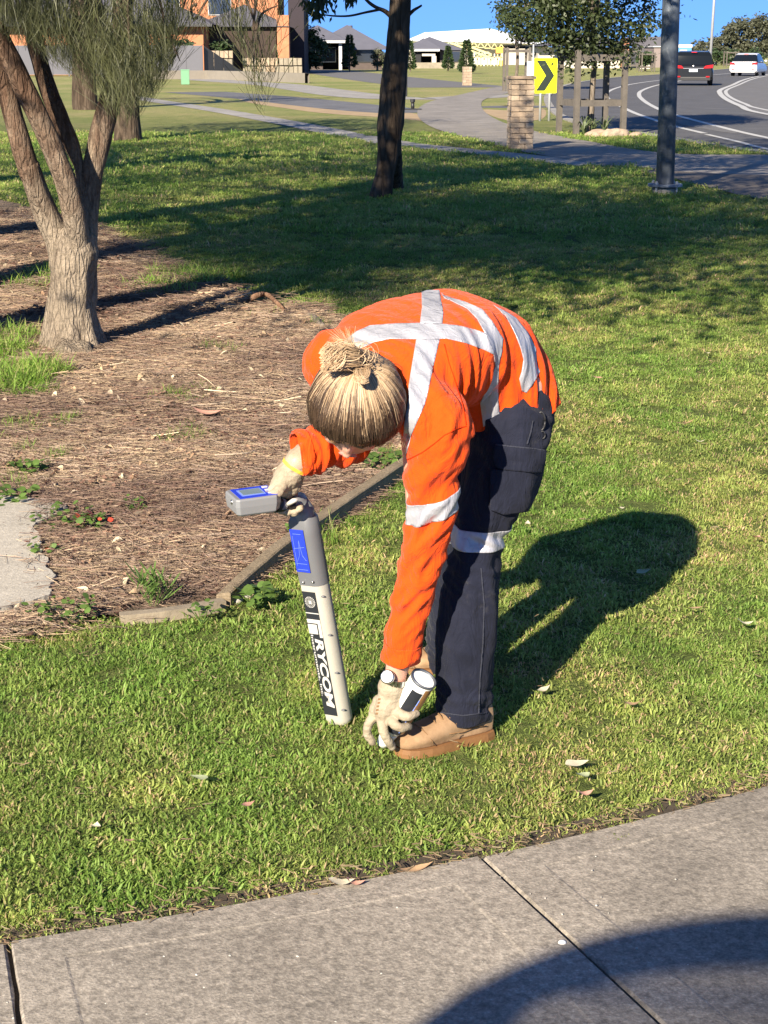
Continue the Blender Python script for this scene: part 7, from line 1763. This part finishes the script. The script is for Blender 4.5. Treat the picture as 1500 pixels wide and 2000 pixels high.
# far shrubs and trees
GR1 = 'clipped conical shrubs along the house fronts'
far_tree('bushy_tree', 'loose grey-green bushy tree in front of the dark-roofed house', 604, 130, 135, 55, 60, 2600, M_LEAF_MD, 61, size=0.28)
far_tree('conical_shrub', 'dark conical shrub beside the white porch column', 683, 132, 138, 72, 28, 1500, M_LEAF_MD, 62, True, GR1, 0.06, 0.2)
far_tree('conical_shrub', 'conical shrub immediately right of the slim trunk', 801, 136, 135, 84, 20, 1100, M_LEAF_MD, 63, True, GR1, 0.06, 0.2)
far_tree('conical_shrub', 'dark conical shrub at the right end of the open garage', 875, 135, 140, 94, 22, 1100, M_LEAF_MD, 64, True, GR1, 0.06, 0.2)
far_tree('conical_shrub', 'tallest conical shrub, right above the small block pillar', 911, 142, 125, 82, 32, 1500, M_LEAF_MD, 65, True, GR1, 0.06, 0.2)
far_tree('small_tree', 'small round tree between the dark-roofed house and the slim trunk', 737, 128, 145, 96, 24, 700, M_LEAF_OL, 66, size=0.25)
far_tree('small_tree', 'small dark tree left of the thin lamp post', 1364, 120, 190, 74, 30, 900, M_LEAF_OL, 67, size=0.35)
GR2 = 'gum trees on the skyline above the white car'
for k, (x, yb_, yt, w, lb) in enumerate([(1412, 112, 62, 50, 'leftmost gum tree on the skyline above the white car'), (1440, 108, 36, 60, 'tallest gum tree on the skyline, second from the left'), (1478, 108, 34, 66, 'gum tree above the roof of the white car'), (1520, 110, 40, 70, 'gum tree cut by the right edge of the skyline')]):
    far_tree('gum_tree', lb, x, yb_, 210, yt, w, 3000, M_LEAF_OL, 70 + k, group=GR2, trunk=0.2, size=0.42)
GR3 = 'low dark bushes on the far verge'
for k, (x, w, lb) in enumerate([(1390, 34, 'low bush behind the thin lamp post'), (1425, 40, 'low bush behind the guard beside the white car'), (1470, 40, 'low bush behind the roof of the white car'), (1260, 30, 'low bush inside the far tree guard')]):
    far_tree('low_bush', lb, x, 124, 195 if k < 3 else 139, 96 if k < 3 else 102, w, 900, M_LEAF_MD, 80 + k, group=GR3, size=0.3)
# hedge plants over the grey fence
for k, (x, lb) in enumerate([(330, 'left green shrub above the grey fence'), (430, 'green shrub in the shade of the garage wall'), (360, 'right green shrub above the grey fence')]):
    far_tree('garden_shrub', lb, x, 97, 114.5 if k != 1 else 119, 78, 34, 500, M_LEAF_MD, 90 + k, group='green shrubs by the orange house', size=0.25)
# ================================================================ fallen leaves, weeds, the added sunshade
M_LF = [simple('dead_leaf_%s' % n_, c, 0.7, var=0.2, scale=40, bump=0.2) for n_, c in (('cream', (0.55, 0.50, 0.36)), ('tan', (0.42, 0.27, 0.15)), ('pink', (0.48, 0.26, 0.19)), ('green', (0.30, 0.34, 0.20)))]
def leaf_mesh(L, W, curl, seed):
    r = random.Random(seed); n = 9; mb = MB(); vs = []
    for i in range(n):
        t = i / (n - 1); w = W * (math.sin(math.pi * min(1, t * 1.02 + 0.02)) ** 0.8) * (1.15 - 0.5 * t) * 0.5 + 0.0004; bend = curl * (t - 0.5) ** 2 * L * 3; sw = 0.12 * L * math.sin(t * 2.5 + seed)
        vs += [((t - 0.5) * L, sw - w, bend + w * 0.2), ((t - 0.5) * L, sw, bend), ((t - 0.5) * L, sw + w, bend + w * (0.15 + 0.2 * math.sin(t * 6 + seed)))]
    fs = []
    for i in range(n - 1):
        for k in (0, 1): fs.append((3 * i + k, 3 * i + k + 1, 3 * i + 4 + k, 3 * i + 3 + k))
    mb.add(vs, fs); return mb
leaves = [(1128, 1493, 0.052, 0.026, 0, 0.35, 'pale cream leaf on the lawn below and right of the boots'), (1139, 1514, 0.030, 0.024, 3, 0.6, 'small greyish leaf touching the pale cream leaf right of the boots'),
          (1143, 1549, 0.034, 0.016, 2, 0.2, 'small pinkish leaf near the path edge at the right'), (388, 1520, 0.042, 0.017, 3, 2.6, 'pale olive leaf on the lawn at the lower left'),
          (484, 1572, 0.034, 0.014, 2, 0.5, 'pinkish curled leaf on the lower left lawn'), (189, 1614, 0.022, 0.018, 0, 1.4, 'small whitish square scrap on the left lawn'), (254, 1642, 0.018, 0.016, 2, 0.6, 'little pink scrap right of the whitish scrap'),
          (668, 1724, 0.048, 0.024, 0, 0.1, 'cream leaf lying on the edge of the path'), (694, 1723, 0.036, 0.014, 2, 0.0, 'orange leaf tucked beside the cream leaf on the path edge'),
          (812, 1694, 0.068, 0.018, 1, 0.2, 'long tan leaf along the path edge left of the slab joint'), (1062, 1347, 0.040, 0.018, 0, 0.4, 'pale leaf at the edge of the shadow, right of the boots'),
          (1236, 1377, 0.044, 0.018, 1, 0.1, 'tan leaf on the lawn right of the long shadow'), (1145, 1015, 0.046, 0.018, 1, 0.3, 'tan leaf just above the shadow of the person'),
          (1338, 827, 0.080, 0.014, 1, 0.3, 'long tan bark strip on the lawn at the right'), (1368, 862, 0.040, 0.014, 0, -0.2, 'pale leaf below the long bark strip at the right'),
          (1168, 737, 0.050, 0.020, 2, -0.3, 'pink leaf on the bright lawn right of her hip'), (1030, 1022, 0.030, 0.014, 0, 1.2, 'small pale leaf close beside the knee'), (1215, 993, 0.020, 0.016, 0, 0.2, 'tiny white leaf above the shadow'),
          (1258, 1118, 0.050, 0.022, 3, 0.4, 'dim leaf inside the shadow of her back'), (1480, 1050, 0.040, 0.022, 2, 1.2, 'pinkish leaf at the right edge of the lawn beyond the shadow'), (1455, 1217, 0.042, 0.018, 0, 0.1, 'pale leaf at the lower right edge of the lawn'), (1350, 1187, 0.070, 0.016, 1, 0.4, 'long tan leaf below the tip of the shadow'),
          (1380, 690, 0.045, 0.016, 0, 0.5, 'pale leaf high on the bright lawn at the right'), (415, 808, 0.150, 0.034, 2, -0.35, 'long pinkish bark flake on the mulch'), (545, 690, 0.05, 0.02, 0, 0.3, 'pale leaf on the mulch near the back of her shoulder'), (60, 700, 0.05, 0.03, 0, 0.2, 'whitish leaf in the grass left of the pale trunk')]
for k, (x, y, L, W, c, rz, lb) in enumerate(leaves):
    mb = leaf_mesh(L * 1.05, W * 1.35, 0.12 + 0.10 * (k % 3), k + 1); z = 0.034 if y < 1650 else 0.022
    if k in (23, 24, 25): z = 0.045
    if k in (7, 8): z = 0.028
    g_ = G(x, y, z); o = mb.build('bark_flake' if 'bark' in lb else 'leaf', M_LF[c], smooth=True); o.location = g_; o.rotation_euler = (rng.uniform(-.15, .15), rng.uniform(-.15, .15), rz); tag(o, lb, 'bark' if 'bark' in lb else ('scrap' if 'scrap' in lb else 'leaf'), 'fallen leaves and scraps on the ground')
mb = MB(); mb.ball((0, 0, 0), (0.008, 0.006, 0.005), 10, 6); o = mb.build('pebble', M_WHITE, smooth=True); o.location = G(1098, 1841, 0.022); tag(o, 'white pebble lying in the slab joint at the shadow edge', 'pebble')
# roots / sticks at the far edge of the bed
for k, (pts, r, lb) in enumerate([([(480, 590), (500, 578), (520, 575), (540, 590), (560, 612)], 0.022, 'arched brown root at the shaded far edge of the mulch'), ([(585, 605), (610, 620), (632, 640)], 0.03, 'pale stick lying between the mulch and her shoulder'), ([(560, 832), (578, 840), (600, 846)], 0.004, 'thin pale stalk on the mulch left of her head'), ([(400, 830), (430, 812), (458, 818)], 0.006, 'dark twig lying on the mulch behind the bark flake'), ([(85, 945), (100, 930), (112, 915)], 0.006, 'short pale stick at the left side of the mulch')]):
    P3 = [G(x, y, 0.03 + (0.05 if k == 0 and 0 < i < len(pts) - 1 else 0)) for i, (x, y) in enumerate(pts)]; mb = MB(); wob_tube(mb, P3, [r * (1 - 0.12 * i) for i in range(len(P3))], 8, 0.2, k, 4); o = mb.build('stick' if k else 'root', M_BARK_GREY if k % 2 else M_BARK_RED, smooth=True); tag(o, lb, 'stick' if k else 'root')
M_WEED = leafmat('weed_leaf', (0.12, 0.20, 0.045), 0.35); M_REDL = simple('red_leaf', (0.55, 0.06, 0.03), 0.6)
def weed(x, y, R, n, lb, size=0.022, red=0, tall=0.05, fern=False):
    g_ = G(x, y, 0.02); t = empty('weed', tuple(g_), 0, lb, 'weed'); r = random.Random(x * 7 + y); mb = MB(); ms = MB()
    for i in range(n):
        a = r.random() * 6.283; q = R * math.sqrt(r.random()); c = V(q * math.cos(a), q * math.sin(a), r.uniform(0.012, tall)); mm = ms if i < red else mb; s = size * r.uniform(0.6, 1.3); az = r.random() * 6.283; u = V(math.cos(az), math.sin(az), r.uniform(-0.2, 0.5)).normalized(); v = u.cross(V(r.gauss(0, .4), r.gauss(0, .4), 1)).normalized()
        if fern: u, v = V(u.x, u.y, 0.8).normalized(), v * 0.12; s *= 2.2
        pts = [c, c + u * s * 0.35 + v * s * 0.42, c + u * s * 0.8 + v * s * 0.3, c + u * s, c + u * s * 0.8 - v * s * 0.3, c + u * s * 0.35 - v * s * 0.42]; b = len(mm.v); mm.v += [tuple(p) for p in pts]; mm.f += [(b, b + 1, b + 2, b + 3), (b, b + 3, b + 4, b + 5)]; mm.mi += [0, 0]
    mb.build('foliage', M_WEED, t)
    if red: ms.build('red_leaves', M_REDL, t)
    mb = MB()
    for i in range(6): a = i * 1.05; mb.tube([(0, 0, -0.02), (R * 0.7 * math.cos(a), R * 0.7 * math.sin(a), tall * 0.6)], 0.0014, 5)
    mb.build('stem', M_WEED, t)
weed(130, 1028, 0.13, 110, 'spreading green weed at the corner of the concrete pad'); weed(180, 1035, 0.07, 45, 'low weed with red leaves right of the spreading weed', 0.024, 9)
weed(85, 1085, 0.06, 40, 'yellow-green weed with a few red leaves at the pad edge', 0.022, 4); weed(125, 1210, 0.10, 80, 'green weed between the concrete pad and the lawn corner')
weed(300, 1180, 0.055, 90, 'feathery pale green weed just behind the concrete edging strip', 0.03, 0, 0.07, True); weed(742, 912, 0.10, 110, 'light green weed below her chin beside the timber edging', 0.03)
weed(20, 985, 0.09, 70, 'dark green weed at the left edge above the concrete pad', 0.03); weed(575, 1045, 0.04, 26, 'tiny weed beside the locator behind the timber edging', 0.018); weed(265, 1000, 0.05, 26, 'tiny sprig on the mulch left of the display head', 0.018); weed(60, 925, 0.07, 50, 'broad-leaved weed at the left above the pad', 0.032)
weed(500, 1178, 0.06, 45, 'rosette of broad green leaves at the end of the timber edging', 0.034, 0, 0.04); weed(395, 1208, 0.05, 30, 'yellowish weed growing over the concrete strip', 0.018)

# sunshade added out of view, made up to cast the curved path shadow
SOFF = V(ldir.x, ldir.y, 0) / (-ldir.z)      # shadow shift per metre of height
PH = 2.15; SC = V(0.80, 1.89, 0.02); PR = 0.92
pc = SC - SOFF * (PH - 0.02)
pa = empty('added_parasol', (pc.x, pc.y, 0.0), 0, 'added unseen sunshade that casts the curved shadow on the near right corner of the path', 'added_parasol')
N = NT('parasol_fabric'); N.set(col=(0.10, 0.16, 0.10), rough=0.9); tl = N.n('ShaderNodeBsdfTransparent'); mx = N.n('ShaderNodeMixShader'); mx.inputs[0].default_value = 0.28; N.l(N.b.outputs[0], mx.inputs[1]); N.l(tl.outputs[0], mx.inputs[2]); N.l(mx.outputs[0], N.out.inputs[0]); M_PFAB = N.m  # partly see-through so the middle of the added shadow is lighter
M_PRIM = simple('parasol_trim', (0.06, 0.10, 0.06), 0.9)
mb = MB(); nseg = 48; mb.loft([[V(r_ * math.cos(a), r_ * math.sin(a), z) for a in np.linspace(0, 2 * math.pi, nseg + 1)[:-1]] for r_, z in ((PR - 0.17, PH + 0.10), (PR - 0.45, PH + 0.22), (0.05, PH + 0.34))], caps=False); mb.build('canopy', M_PFAB, pa, smooth=True)
mb = MB(); mb.loft([[V(r_ * math.cos(a), r_ * math.sin(a), z) for a in np.linspace(0, 2 * math.pi, nseg + 1)[:-1]] for r_, z in ((PR - 0.17, PH + 0.10), (PR, PH), (PR, PH - 0.12))], caps=False); mb.build('valance', M_PRIM, pa, smooth=True)
for k in range(8): a = k * math.pi / 4; mb = MB(); mb.tube([(0.03 * math.cos(a), 0.03 * math.sin(a), PH + 0.32), (PR * math.cos(a), PR * math.sin(a), PH)], 0.006, 6); mb.build('rib', M_GALV, pa)
mb = MB(); mb.tube([(0, 0, 0.02), (0, 0, PH + 0.36)], 0.018, 12); mb.build('pole', M_GALV, pa, smooth=True); mb = MB(); mb.loft([[V(r_ * math.cos(a), r_ * math.sin(a), z) for a in np.linspace(0, 6.283, 25)[:-1]] for r_, z in ((0.24, 0.0), (0.24, 0.05), (0.05, 0.09))]); mb.build('base', M_KERB, pa)
